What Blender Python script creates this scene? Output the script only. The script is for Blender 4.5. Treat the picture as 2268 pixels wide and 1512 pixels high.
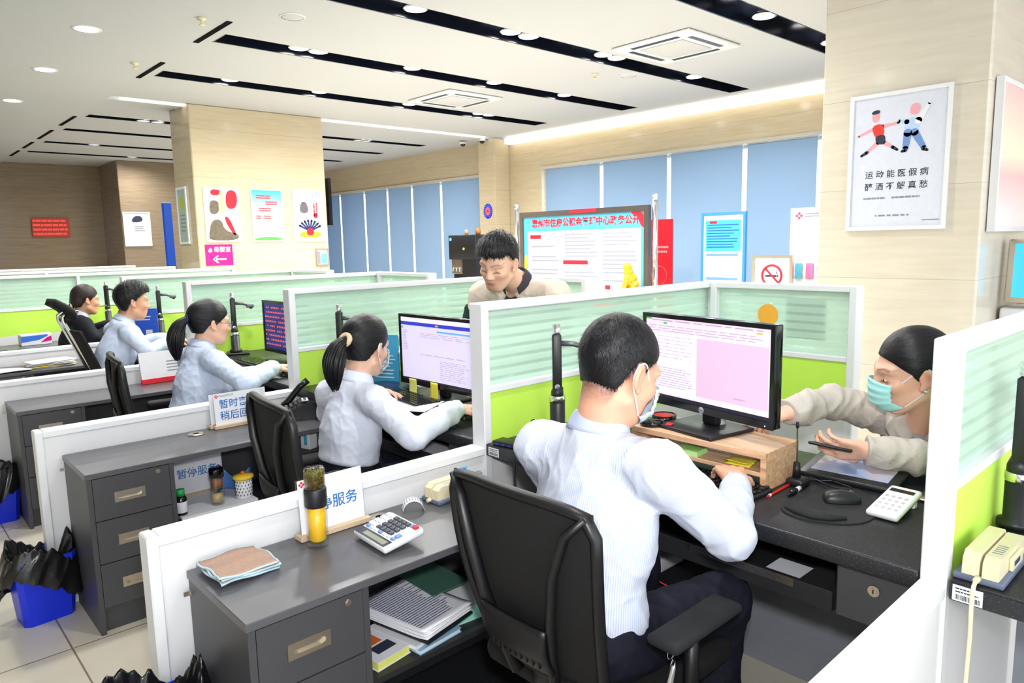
import bpy, bmesh, math, random
import numpy as np
from mathutils import Vector, Matrix
random.seed(7)
np.random.seed(7)
for _o in list(bpy.data.objects):
    bpy.data.objects.remove(_o)
SC = bpy.context.scene
COL = SC.collection
PI = math.pi

# ------------------------------------------------------------------ camera
YAW, PITCH, ROLL, FPX = 0.8293, 0.1381, -0.0212, 1588.27
_fw = Vector((math.cos(YAW)*math.cos(PITCH), math.sin(YAW)*math.cos(PITCH), -math.sin(PITCH)))
_r0 = Vector((math.sin(YAW), -math.cos(YAW), 0))
_u0 = _r0.cross(_fw)
_rt = _r0*math.cos(ROLL) + _u0*math.sin(ROLL)
_up = _u0*math.cos(ROLL) - _r0*math.sin(ROLL)
cam = bpy.data.cameras.new('camera')
cam.sensor_width = 36.0
cam.lens = FPX/2268*36.0
cam.clip_start = 0.02
cam.clip_end = 200
camo = bpy.data.objects.new('camera', cam)
COL.objects.link(camo)
_m = Matrix.Identity(4)
for _i in range(3):
    _m[_i][0] = _rt[_i]; _m[_i][1] = _up[_i]; _m[_i][2] = -_fw[_i]
_m[2][3] = 1.5
camo.matrix_world = _m
SC.camera = camo

# ------------------------------------------------------------------ view, world, flash
vs = SC.view_settings
vs.view_transform = 'Standard'
vs.look = 'None'
vs.gamma = 1
vs.use_curve_mapping = False
vs.exposure = 1.02
w = bpy.data.worlds.new('daylight')
SC.world = w
w.use_nodes = True
w.node_tree.nodes['Background'].inputs[0].default_value = (0.93, 0.97, 1.0, 1)
w.node_tree.nodes['Background'].inputs[1].default_value = 1.5
def lamp(name, kind, loc, power, size=0.1, rot=None, color=(1, 1, 1), angle=None):
    l = bpy.data.lights.new(name, kind)
    l.energy = power
    l.color = color
    if kind == 'AREA':
        l.size = size
    elif kind in ('POINT', 'SPOT'):
        l.shadow_soft_size = size
    if angle:
        l.spot_size = angle
        l.spot_blend = 1.0
    o = bpy.data.objects.new(name, l)
    COL.objects.link(o)
    o.location = loc
    if rot:
        o.rotation_euler = rot
    return o
# the photographer's flash, on top of the camera
_fl = lamp('camera_flash', 'SPOT', (0.05, -0.02, 1.66), 62, 0.05, angle=math.radians(120))
_fl.rotation_euler = camo.rotation_euler
SC.cycles.use_adaptive_sampling = True
SC.cycles.adaptive_threshold = 0.06
SC.cycles.max_bounces = 6
SC.cycles.diffuse_bounces = 2
SC.cycles.glossy_bounces = 3
SC.cycles.transmission_bounces = 5
SC.cycles.transparent_max_bounces = 20
SC.cycles.caustics_reflective = False
SC.cycles.caustics_refractive = False
SC.cycles.sample_clamp_indirect = 4.0
# ------------------------------------------------------------------ materials
def srgb(r, g, b):
    f = lambda c: (c/255/12.92) if c/255 <= 0.04045 else ((c/255+0.055)/1.055)**2.4
    return (f(r), f(g), f(b), 1)
class NT:
    def __init__(self, name):
        self.m = bpy.data.materials.new(name)
        self.m.use_nodes = True
        self.t = self.m.node_tree
        self.b = self.t.nodes['Principled BSDF']
        self.out = self.t.nodes['Material Output']
    def n(self, typ, **kw):
        o = self.t.nodes.new(typ)
        for k, v in kw.items():
            if hasattr(o, k):
                setattr(o, k, v)
            else:
                o.inputs[k.replace('_', ' ')].default_value = v
        return o
    def l(self, a, b):
        self.t.links.new(a, b)
def mat(name, c, rough=0.5, metal=0.0, var=0.06, scale=30, bump=0.0, bscale=None, coat=0.0, emit=0.0, alpha=1.0, stretch=None, spec=None, sheen=0.0, trans=0.0, detail=3):
    """Principled material whose colour varies gently with a noise texture."""
    N = NT(name)
    b = N.b
    tc = N.n('ShaderNodeTexCoord')
    src = tc.outputs['Object']
    if stretch:
        mp = N.n('ShaderNodeMapping')
        mp.inputs['Scale'].default_value = stretch
        N.l(src, mp.inputs[0]); src = mp.outputs[0]
    nz = N.n('ShaderNodeTexNoise', Scale=scale, Detail=detail)
    N.l(src, nz.inputs['Vector'])
    mx = N.n('ShaderNodeMix', data_type='RGBA')
    d = [max(0, x*(1-var)) for x in c[:3]] + [1]
    h = [min(1, x*(1+var)) for x in c[:3]] + [1]
    mx.inputs[6].default_value = d
    mx.inputs[7].default_value = h
    N.l(nz.outputs[0], mx.inputs[0])
    N.l(mx.outputs[2], b.inputs['Base Color'])
    b.inputs['Roughness'].default_value = rough
    b.inputs['Metallic'].default_value = metal
    b.inputs['Coat Weight'].default_value = coat
    b.inputs['Coat Roughness'].default_value = 0.05
    b.inputs['Alpha'].default_value = alpha
    b.inputs['Transmission Weight'].default_value = trans
    b.inputs['Sheen Weight'].default_value = sheen
    if spec is not None:
        b.inputs['Specular IOR Level'].default_value = spec
    if emit:
        N.l(mx.outputs[2], b.inputs['Emission Color'])
        b.inputs['Emission Strength'].default_value = emit
    if bump:
        nb = nz
        if bscale:
            nb = N.n('ShaderNodeTexNoise', Scale=bscale, Detail=4)
            N.l(src, nb.inputs['Vector'])
        bp = N.n('ShaderNodeBump', Strength=bump, Distance=0.004)
        N.l(nb.outputs[0], bp.inputs['Height'])
        N.l(bp.outputs[0], b.inputs['Normal'])
    return N.m

# ------------------------------------------------------------------ mesh building
class MB:
    def __init__(self):
        self.v = []; self.f = []; self.mi = []; self.sm = []
    def add(self, vs, fs, mi=0, smooth=False, M=None):
        n = len(self.v)
        for p in vs:
            p = Vector(p)
            if M is not None:
                p = M @ p
            self.v.append(tuple(p))
        for f in fs:
            self.f.append(tuple(i+n for i in f)); self.mi.append(mi); self.sm.append(smooth)
        return self
    def box(self, x0, x1, y0, y1, z0, z1, bev=0.0, seg=2, mi=0, M=None, smooth=None):
        if x0 > x1: x0, x1 = x1, x0
        if y0 > y1: y0, y1 = y1, y0
        if z0 > z1: z0, z1 = z1, z0
        vs = [(x0,y0,z0),(x1,y0,z0),(x1,y1,z0),(x0,y1,z0),(x0,y0,z1),(x1,y0,z1),(x1,y1,z1),(x0,y1,z1)]
        fs = [(3,2,1,0),(4,5,6,7),(0,1,5,4),(1,2,6,5),(2,3,7,6),(3,0,4,7)]
        if bev <= 0:
            return self.add(vs, fs, mi, False, M)
        bev = min(bev, 0.49*min(x1-x0, y1-y0, z1-z0))
        bm = bmesh.new()
        vv = [bm.verts.new(p) for p in vs]
        for f in fs: bm.faces.new([vv[i] for i in f])
        bmesh.ops.bevel(bm, geom=bm.edges[:], offset=bev, segments=seg, profile=0.5, affect='EDGES')
        return self.bm(bm, mi, (seg > 1) if smooth is None else smooth, M)
    def bm(self, bm, mi=0, smooth=True, M=None):
        bm.verts.index_update()
        self.add([v.co[:] for v in bm.verts], [[v.index for v in f.verts] for f in bm.faces], mi, smooth, M)
        bm.free()
        return self
    def cyl(self, p0, p1, r0, r1=None, n=20, cap=True, mi=0, smooth=True):
        r1 = r0 if r1 is None else r1
        return self.tube([p0, p1], [r0, r1], n, cap, mi, smooth)
    def tube(self, pts, r, n=10, cap=True, mi=0, smooth=True, closed=False, flat=None):
        pts = [Vector(p) for p in pts]
        m = len(pts)
        if not hasattr(r, '__len__'): r = [r]*m
        vs = []; fs = []
        prev = None
        for i, p in enumerate(pts):
            if closed:
                t = pts[(i+1) % m]-pts[i-1]
            else:
                t = pts[min(i+1, m-1)]-pts[max(i-1, 0)]
            t.normalize()
            if prev is None:
                a = Vector((0, 0, 1)) if abs(t.z) < 0.9 else Vector((1, 0, 0))
                x = t.cross(a).normalized()
            else:
                x = (prev - t*prev.dot(t)).normalized()
            prev = x
            y = t.cross(x)
            for k in range(n):
                a = 2*PI*k/n
                fy = flat if flat else 1.0
                vs.append(p + x*(math.cos(a)*r[i]) + y*(math.sin(a)*r[i]*fy))
        for i in range(m if closed else m-1):
            j = (i+1) % m
            for k in range(n):
                k2 = (k+1) % n
                fs.append((i*n+k, i*n+k2, j*n+k2, j*n+k))
        self.add(vs, fs, mi, smooth)
        if cap and not closed:
            b = len(self.v)-len(vs)
            self.f.append(tuple(b+k for k in range(n-1, -1, -1))); self.mi.append(mi); self.sm.append(False)
            self.f.append(tuple(b+(m-1)*n+k for k in range(n))); self.mi.append(mi); self.sm.append(False)
        return self
    def lathe(self, prof, n=32, mi=0, smooth=True, M=None, sx=1.0, sy=1.0, cap=True):
        vs = []; fs = []
        for r, z in prof:
            for k in range(n):
                a = 2*PI*k/n
                vs.append((r*math.cos(a)*sx, r*math.sin(a)*sy, z))
        for i in range(len(prof)-1):
            for k in range(n):
                k2 = (k+1) % n
                fs.append((i*n+k, i*n+k2, (i+1)*n+k2, (i+1)*n+k))
        if cap and prof[0][0] > 1e-6: fs.append(tuple(range(n-1, -1, -1)))
        if cap and prof[-1][0] > 1e-6: fs.append(tuple((len(prof)-1)*n+k for k in range(n)))
        return self.add(vs, fs, mi, smooth, M)
    def prism(self, poly, h0, h1, axis='z', mi=0, M=None):
        """polygon (ccw, 2D) extruded along an axis: 'z' -> (x,y), 'y' -> (x,z), 'x' -> (y,z)"""
        def P(a, b, h):
            return {'z': (a, b, h), 'y': (a, h, b), 'x': (h, a, b)}[axis]
        n = len(poly)
        vs = [P(a, b, h0) for a, b in poly]+[P(a, b, h1) for a, b in poly]
        fs = [tuple(range(n-1, -1, -1)), tuple(range(n, 2*n))]
        for i in range(n):
            j = (i+1) % n
            fs.append((i, j, n+j, n+i))
        if axis == 'y':
            fs = [tuple(reversed(f)) for f in fs]
        return self.add(vs, fs, mi, False, M)
    def sphere(self, c, r, n=16, m=10, mi=0, M=None):
        if not hasattr(r, '__len__'): r = (r, r, r)
        vs = [(c[0], c[1], c[2]-r[2])]
        for i in range(1, m):
            t = -PI/2+PI*i/m
            for k in range(n):
                a = 2*PI*k/n
                vs.append((c[0]+r[0]*math.cos(t)*math.cos(a), c[1]+r[1]*math.cos(t)*math.sin(a), c[2]+r[2]*math.sin(t)))
        vs.append((c[0], c[1], c[2]+r[2]))
        fs = []
        for k in range(n):
            fs.append((0, 1+(k+1) % n, 1+k))
            for i in range(m-2):
                a, b = 1+i*n, 1+(i+1)*n
                fs.append((a+k, a+(k+1) % n, b+(k+1) % n, b+k))
            fs.append((len(vs)-1, 1+(m-2)*n+k, 1+(m-2)*n+(k+1) % n))
        return self.add(vs, fs, mi, True, M)
    def grid(self, fn, nu, nv, thick=0.0, mi=0, smooth=True):
        """surface fn(u,v)->point; with thickness it is closed into a thin sheet"""
        P = [[Vector(fn(i/nu, j/nv)) for j in range(nv+1)] for i in range(nu+1)]
        vs = [p for r in P for p in r]
        fs = []
        W = nv+1
        for i in range(nu):
            for j in range(nv):
                fs.append((i*W+j, (i+1)*W+j, (i+1)*W+j+1, i*W+j+1))
        if thick:
            nor = []
            for i in range(nu+1):
                for j in range(nv+1):
                    du = P[min(i+1, nu)][j]-P[max(i-1, 0)][j]
                    dv = P[i][min(j+1, nv)]-P[i][max(j-1, 0)]
                    nor.append(du.cross(dv).normalized())
            n0 = len(vs)
            vs += [vs[k]-nor[k]*thick for k in range(n0)]
            fs += [tuple(n0+x for x in reversed(f)) for f in fs[:]]
            ring = [i*W for i in range(nu+1)]+[nu*W+j for j in range(1, nv+1)]+[i*W+nv for i in range(nu-1, -1, -1)]+[j for j in range(nv-1, 0, -1)]
            for a, b in zip(ring, ring[1:]+ring[:1]):
                fs.append((b, a, n0+a, n0+b))
        return self.add(vs, fs, mi, smooth)
    def build(self, name, mats, parent=None, loc=None):
        if not isinstance(mats, (list, tuple)): mats = [mats]
        me = bpy.data.meshes.new(name)
        me.from_pydata(self.v, [], self.f)
        for m in mats: me.materials.append(m)
        me.polygons.foreach_set('material_index', self.mi)
        me.polygons.foreach_set('use_smooth', self.sm)
        me.update()
        o = bpy.data.objects.new(name, me)
        COL.objects.link(o)
        if parent is not None: o.parent = parent
        if loc is not None: o.location = loc
        return o
def tag(o, label=None, cat=None, group=None, kind=None):
    if label: o['label'] = label
    if cat: o['category'] = cat
    if group: o['group'] = group
    if kind: o['kind'] = kind
    return o
def thing(name, label, cat, loc=(0, 0, 0), rz=0.0, group=None, kind=None):
    o = bpy.data.objects.new(name, None)
    o.empty_display_size = 0.05
    COL.objects.link(o)
    o.location = loc
    o.rotation_euler = (0, 0, rz)
    return tag(o, label, cat, group, kind)
def dup(root, loc=None, rz=None, label=None, group=None):
    def cp(o, par):
        c = o.copy(); COL.objects.link(c)
        if par is not None: c.parent = par
        for ch in o.children: cp(ch, c)
        return c
    r = cp(root, None)
    if loc is not None: r.location = loc
    if rz is not None: r.rotation_euler[2] = rz
    if label: r['label'] = label
    if group: r['group'] = group
    return r
def struct(name, mb, m):
    return tag(mb.build(name, m), kind='structure')
def text(s, size, m, parent=None, M=None, name='lettering', extrude=0.0008, align='CENTER', bold=0.0):
    cu = bpy.data.curves.new(name, 'FONT')
    cu.body = s; cu.size = size; cu.extrude = extrude
    cu.align_x = align; cu.align_y = 'CENTER'
    cu.offset = bold
    cu.resolution_u = 3
    t = bpy.data.objects.new(name+'_curve', cu)
    COL.objects.link(t)
    dg = bpy.context.evaluated_depsgraph_get()
    me = bpy.data.meshes.new_from_object(t.evaluated_get(dg))
    bpy.data.objects.remove(t)
    bpy.data.curves.remove(cu)
    me.name = name
    me.materials.clear(); me.materials.append(m)
    if M is not None: me.transform(M)
    o = bpy.data.objects.new(name, me)
    COL.objects.link(o)
    if parent is not None: o.parent = parent
    return o
def frame_m(o, x, z):
    """matrix whose local x runs along x, local y along z(up), local z = out of the face"""
    x = Vector(x).normalized(); z = Vector(z).normalized(); n = x.cross(z)
    M = Matrix.Identity(4)
    for i in range(3):
        M[i][0] = x[i]; M[i][1] = z[i]; M[i][2] = n[i]; M[i][3] = o[i]
    return M
def lines_mb(M, x0, x1, y0, y1, n, h=0.5, rag=0.25, t=0.0006, gap=0.0, mb=None):
    """rows of short ink strips standing for print too small to read"""
    mb = mb or MB()
    for i in range(n):
        yy = y1-(i+0.5)*(y1-y0)/n
        hh = (y1-y0)/n*h/2
        xe = x1-(x1-x0)*random.random()*rag
        x = x0
        while x < xe:
            wd = (x1-x0)*random.uniform(0.05, 0.22) if gap else xe-x0
            mb.box(x, min(x+wd, xe), yy-hh, yy+hh, 0, t, M=M)
            x += wd+gap*(x1-x0)
    return mb

WHITE = mat('white_powder_coat', srgb(240, 242, 245), 0.35, var=0.02)
WHITE_PANEL = mat('white_laminate', srgb(236, 236, 238), 0.45, var=0.02)
LIME = mat('lime_fabric_panel', srgb(206, 255, 92), 0.7, var=0.05, scale=200, bump=0.05)
DARKTOP = mat('charcoal_top', srgb(88, 88, 93), 0.30, var=0.05, scale=60)
DARK = mat('charcoal_laminate', srgb(70, 70, 74), 0.42, var=0.05, scale=60)
DARKER = mat('charcoal_edge', srgb(36, 37, 40), 0.5, var=0.05)
BLACK = mat('black_plastic', srgb(26, 27, 31), 0.4, var=0.1)
BLACKG = mat('glossy_black_plastic', srgb(14, 15, 18), 0.12, var=0.1)
BLACKM = mat('matt_black_rubber', srgb(30, 31, 34), 0.85, var=0.1)
CHROME = mat('chrome', (0.8, 0.8, 0.82, 1), 0.12, 1.0, var=0.02)
STEEL = mat('brushed_steel', srgb(205, 195, 180), 0.32, 1.0, var=0.08, scale=8, stretch=(4, 60, 60))
GREYM = mat('grey_metal', srgb(110, 112, 116), 0.4, 0.6)
PAPER = mat('white_paper', srgb(238, 239, 245), 0.7, var=0.02)
INK = mat('dark_ink', srgb(45, 50, 70), 0.7)
GREYINK = mat('grey_ink', srgb(140, 142, 155), 0.7)
BLUEINK = mat('blue_ink', srgb(40, 110, 190), 0.6)
RED = mat('red_print', srgb(225, 25, 45), 0.5)
CREAM = mat('cream_plastic', srgb(238, 228, 190), 0.45, var=0.05, scale=12)
SLATE = mat('slate_blue_plastic', srgb(105, 115, 140), 0.5)
YELLOW = mat('yellow_paper', srgb(250, 232, 70), 0.7)
LEMON = mat('lemon_paper', srgb(236, 240, 130), 0.7)
MAGENTA = mat('magenta_vinyl', srgb(225, 0, 130), 0.4)
BLUE = mat('blue_plastic', srgb(20, 50, 225), 0.35, var=0.05)
SKYBLUE = mat('sky_blue_print', srgb(70, 175, 220), 0.45)
LILAC = mat('pale_board', srgb(222, 226, 240), 0.5)

def granite():
    N = NT('speckled_black_granite'); b = N.b
    tc = N.n('ShaderNodeTexCoord')
    v = N.n('ShaderNodeTexVoronoi', Scale=260.0)
    N.l(tc.outputs['Object'], v.inputs['Vector'])
    r = N.n('ShaderNodeValToRGB')
    r.color_ramp.elements[0].position = 0.10; r.color_ramp.elements[0].color = srgb(140, 142, 150)
    r.color_ramp.elements[1].position = 0.16; r.color_ramp.elements[1].color = srgb(31, 32, 37)
    N.l(v.outputs['Distance'], r.inputs[0])
    N.l(r.outputs[0], b.inputs['Base Color'])
    nz = N.n('ShaderNodeTexNoise', Scale=4.0)
    N.l(tc.outputs['Object'], nz.inputs['Vector'])
    mr = N.n('ShaderNodeMapRange'); mr.inputs[3].default_value = 0.25; mr.inputs[4].default_value = 0.5
    N.l(nz.outputs[0], mr.inputs[0]); N.l(mr.outputs[0], b.inputs['Roughness'])
    return N.m
GRANITE = granite()
def glass_stripes():
    """clear pane with horizontal frosted bands (bands fixed to the pane's own height)"""
    N = NT('frosted_band_glass'); b = N.b
    tc = N.n('ShaderNodeTexCoord')
    sx = N.n('ShaderNodeSeparateXYZ'); N.l(tc.outputs['Object'], sx.inputs[0])
    mu = N.n('ShaderNodeMath', operation='MULTIPLY'); mu.inputs[1].default_value = 1/0.0375
    N.l(sx.outputs[2], mu.inputs[0])
    fr = N.n('ShaderNodeMath', operation='FRACT'); N.l(mu.outputs[0], fr.inputs[0])
    r = N.n('ShaderNodeValToRGB')
    e = r.color_ramp.elements
    e[0].position = 0.0; e[0].color = (0.94, 0.94, 0.94, 1)
    e[1].position = 0.55; e[1].color = (0.93, 0.93, 0.93, 1)
    a = e.new(0.66); a.color = (0.55, 0.55, 0.55, 1)
    a = e.new(0.90); a.color = (0.55, 0.55, 0.55, 1)
    a = e.new(0.99); a.color = (0.9, 0.9, 0.9, 1)
    N.l(fr.outputs[0], r.inputs[0])
    b.inputs['Base Color'].default_value = srgb(220, 246, 231)
    b.inputs['Roughness'].default_value = 0.25
    tl = N.n('ShaderNodeBsdfTranslucent'); tl.inputs[0].default_value = srgb(220, 247, 231)
    m1 = N.n('ShaderNodeMixShader'); m1.inputs[0].default_value = 0.35
    N.l(b.outputs[0], m1.inputs[1]); N.l(tl.outputs[0], m1.inputs[2])
    tr = N.n('ShaderNodeBsdfTransparent'); tr.inputs[0].default_value = (0.88, 0.95, 0.91, 1)
    m2 = N.n('ShaderNodeMixShader')
    N.l(r.outputs[0], m2.inputs[0]); N.l(tr.outputs[0], m2.inputs[1]); N.l(m1.outputs[0], m2.inputs[2])
    N.l(m2.outputs[0], N.out.inputs[0])
    return N.m
GLASSB = glass_stripes()
def clear(name, col, mixv=0.12, rough=0.02, ior=1.45):
    N = NT(name); b = N.b
    b.inputs['Base Color'].default_value = col
    b.inputs['Roughness'].default_value = rough
    nz = N.n('ShaderNodeTexNoise', Scale=20.0)
    mr = N.n('ShaderNodeMapRange'); mr.inputs[3].default_value = mixv*0.85; mr.inputs[4].default_value = mixv*1.15
    N.l(nz.outputs[0], mr.inputs[0])
    tr = N.n('ShaderNodeBsdfTransparent'); tr.inputs[0].default_value = col
    gl = N.n('ShaderNodeBsdfGlossy'); gl.inputs['Roughness'].default_value = rough
    lw = N.n('ShaderNodeLayerWeight'); lw.inputs['Blend'].default_value = 0.2
    fr = N.n('ShaderNodeMath', operation='MULTIPLY'); fr.inputs[1].default_value = min(0.5, (ior-1)*1.1)
    N.l(lw.outputs['Facing'], fr.inputs[0])
    mu = N.n('ShaderNodeMath', operation='MULTIPLY_ADD'); mu.inputs[1].default_value = 0.2
    N.l(mr.outputs[0], mu.inputs[0]); N.l(fr.outputs[0], mu.inputs[2])
    m = N.n('ShaderNodeMixShader')
    N.l(mu.outputs[0], m.inputs[0]); N.l(tr.outputs[0], m.inputs[1]); N.l(gl.outputs[0], m.inputs[2])
    N.l(m.outputs[0], N.out.inputs[0])
    return N.m
CLEAR = clear('clear_glass', (0.95, 0.97, 0.96, 1), 0.15)
WINGLASS = clear('window_glass', (0.97, 0.99, 1.0, 1), 0.05, 0.02, 1.06)
def wood():
    N = NT('light_oak_laminate'); b = N.b
    tc = N.n('ShaderNodeTexCoord')
    mp = N.n('ShaderNodeMapping'); mp.inputs['Scale'].default_value = (30, 2.0, 30)
    N.l(tc.outputs['Object'], mp.inputs[0])
    nz = N.n('ShaderNodeTexNoise', Scale=2.2, Detail=5.0, Distortion=0.4)
    N.l(mp.outputs[0], nz.inputs['Vector'])
    r = N.n('ShaderNodeValToRGB')
    r.color_ramp.elements[0].position = 0.3; r.color_ramp.elements[0].color = srgb(198, 148, 110)
    r.color_ramp.elements[1].position = 0.7; r.color_ramp.elements[1].color = srgb(238, 200, 164)
    N.l(nz.outputs[0], r.inputs[0]); N.l(r.outputs[0], b.inputs['Base Color'])
    b.inputs['Roughness'].default_value = 0.4
    return N.m
WOOD = wood()
def marble(name, c0, c1, rough=0.12, tile=(0.9, 0.9, 0.6)):
    """polished beige stone cladding with fine horizontal veining and thin joints"""
    N = NT(name); b = N.b
    g = N.n('ShaderNodeTexCoord')
    mp = N.n('ShaderNodeMapping'); mp.inputs['Scale'].default_value = (1.2, 1.2, 14)
    N.l(g.outputs['Object'], mp.inputs[0])
    nz = N.n('ShaderNodeTexNoise', Scale=2.0, Detail=6.0, Distortion=0.6)
    N.l(mp.outputs[0], nz.inputs['Vector'])
    r = N.n('ShaderNodeValToRGB')
    r.color_ramp.elements[0].position = 0.3; r.color_ramp.elements[0].color = c0
    r.color_ramp.elements[1].position = 0.72; r.color_ramp.elements[1].color = c1
    N.l(nz.outputs[0], r.inputs[0])
    sx = N.n('ShaderNodeSeparateXYZ'); N.l(g.outputs['Object'], sx.inputs[0])
    a = N.n('ShaderNodeMath', operation='MULTIPLY'); a.inputs[1].default_value = 1/tile[2]
    N.l(sx.outputs[2], a.inputs[0])
    f = N.n('ShaderNodeMath', operation='FRACT'); N.l(a.outputs[0], f.inputs[0])
    lt = N.n('ShaderNodeMath', operation='LESS_THAN'); lt.inputs[1].default_value = 0.006
    N.l(f.outputs[0], lt.inputs[0])
    mx = N.n('ShaderNodeMix', data_type='RGBA')
    N.l(lt.outputs[0], mx.inputs[0]); N.l(r.outputs[0], mx.inputs[6])
    mx.inputs[7].default_value = [x*0.7 for x in c0[:3]]+[1]
    N.l(mx.outputs[2], b.inputs['Base Color'])
    b.inputs['Roughness'].default_value = rough
    return N.m
MARBLE = marble('polished_beige_stone', srgb(220, 210, 192), srgb(228, 220, 204))
MARBLE_TAN = marble('polished_tan_stone', srgb(206, 190, 158), srgb(217, 203, 174))
MARBLE_DIM = marble('dimmed_beige_stone', srgb(138, 122, 100), srgb(156, 138, 114), 0.2)  # darker stone copy; the far end's light falloff is put into its colour
# ------------------------------------------------------------------ the room
def floor_mat():
    N = NT('cream_floor_tiles'); b = N.b
    tc = N.n('ShaderNodeTexCoord')
    mp = N.n('ShaderNodeMapping'); mp.inputs['Location'].default_value = (0.33, 0.17, 0)
    N.l(tc.outputs['Object'], mp.inputs[0])
    br = N.n('ShaderNodeTexBrick', Scale=1.0)
    br.offset = 0.0
    br.inputs['Color1'].default_value = srgb(234, 225, 207)
    br.inputs['Color2'].default_value = srgb(238, 230, 213)
    br.inputs['Mortar'].default_value = srgb(150, 135, 112)
    br.inputs['Mortar Size'].default_value = 0.0035
    br.inputs['Brick Width'].default_value = 0.8
    br.inputs['Row Height'].default_value = 0.8
    N.l(mp.outputs[0], br.inputs['Vector'])
    nz = N.n('ShaderNodeTexNoise', Scale=9.0, Detail=6.0)
    N.l(tc.outputs['Object'], nz.inputs['Vector'])
    mx = N.n('ShaderNodeMix', data_type='RGBA', blend_type='MULTIPLY')
    mx.inputs[0].default_value = 0.12
    N.l(br.outputs[0], mx.inputs[6]); N.l(nz.outputs[0], mx.inputs[7])
    N.l(mx.outputs[2], b.inputs['Base Color'])
    b.inputs['Roughness'].default_value = 0.22
    return N.m
ZC = 3.3
XW = 8.8           # window wall
struct('floor', MB().box(-4, XW+0.3, -3, 18, -0.1, 0), floor_mat())
CEIL = mat('white_ceiling_paint', srgb(202, 204, 206), 0.9, var=0.01, scale=3)
SLOTB = mat('black_gloss_slot_lining', srgb(22, 26, 38), 0.12, var=0.1)
# ceiling slab of the hall, pierced by the long black light slots
SLOTS = [(2.57, 8.35, 3.22, 0.33), (2.57, 8.42, 4.88, 0.31), (2.57, 8.28, 6.49, 0.31), (2.57, 8.18, 8.14, 0.31)]
SLOTS2 = [(2.58, 8.12, 11.2, 0.24), (2.58, 8.1, 12.6, 0.24), (2.6, 8.1, 14.2, 0.24), (2.6, 8.1, 15.7, 0.24)]
def ceiling_bay(name, x0, x1, y0, y1, slots, z):
    mb = MB()
    y = y0
    for (a, b, c, wd) in slots:
        mb.box(x0, x1, y, c-wd/2, z, z+0.2)
        mb.box(x0, a, c-wd/2, c+wd/2, z, z+0.2)
        mb.box(b, x1, c-wd/2, c+wd/2, z, z+0.2)
        y = c+wd/2
    mb.box(x0, x1, y, y1, z, z+0.2)
    return struct(name, mb, CEIL)
ceiling_bay('ceiling', 2.42, XW+0.2, -3, 9.62, SLOTS, ZC)
ceiling_bay('ceiling', 2.42, XW+0.2, 9.95, 18, SLOTS2, ZC)
struct('ceiling', MB().box(-4, 2.42, -3, 18, ZC-0.05, ZC+0.2), CEIL)
COVE = mat('cove_light_strip', srgb(255, 246, 232), 0.6, emit=0.9, var=0.0)
# the dropped beam between the bays with its light strip
struct('trim_1', MB().box(2.42, XW, 9.72, 9.95, ZC-0.02, ZC+0.2), CEIL)
tag(MB().box(2.6, 8.3, 9.62, 9.72, ZC-0.015, ZC+0.05).build('cove_light', COVE), 'long lit cove strip in the ceiling beside the near beige pillar', 'light')
tag(MB().box(8.62, 8.79, -3, 9.5, ZC-0.12, ZC-0.02, 0.01).build('cove_light', COVE), 'lit cove strip along the top of the window wall', 'light')
for (a, b, c, wd) in SLOTS+SLOTS2:
    mb = MB()
    z0, z1 = ZC+0.002, ZC+0.16
    y0, y1 = c-wd/2+0.003, c+wd/2-0.003
    a += 0.003; b -= 0.003
    t = 0.012
    mb.box(a, b, y0, y1, z1, z1+t)
    mb.box(a, b, y0, y0+t, z0, z1); mb.box(a, b, y1-t, y1, z0, z1)
    mb.box(a, a+t, y0, y1, z0, z1); mb.box(b-t, b, y0, y1, z0, z1)
    struct('trim_2', mb, SLOTB)
SLOTDARK = mat('dark_air_slot', (0.002, 0.002, 0.003, 1), 0.95, spec=0.1)
# short dark air slots along the soffit edge
k = 0
for y0, y1 in ((5.8, 6.55), (7.42, 8.22), (4.0, 4.9), (11.0, 11.9), (12.42, 13.5), (13.9, 14.8), (15.2, 16.1)):
    tag(MB().box(2.375, 2.419, y0, y1, ZC-0.056, ZC-0.045).box(2.42, 2.424, y0, y1, ZC-0.045, ZC).build('air_slot', SLOTDARK),
        'short black air slot along the edge of the ceiling step', 'air slot', 'air slots along the ceiling edge')

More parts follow.
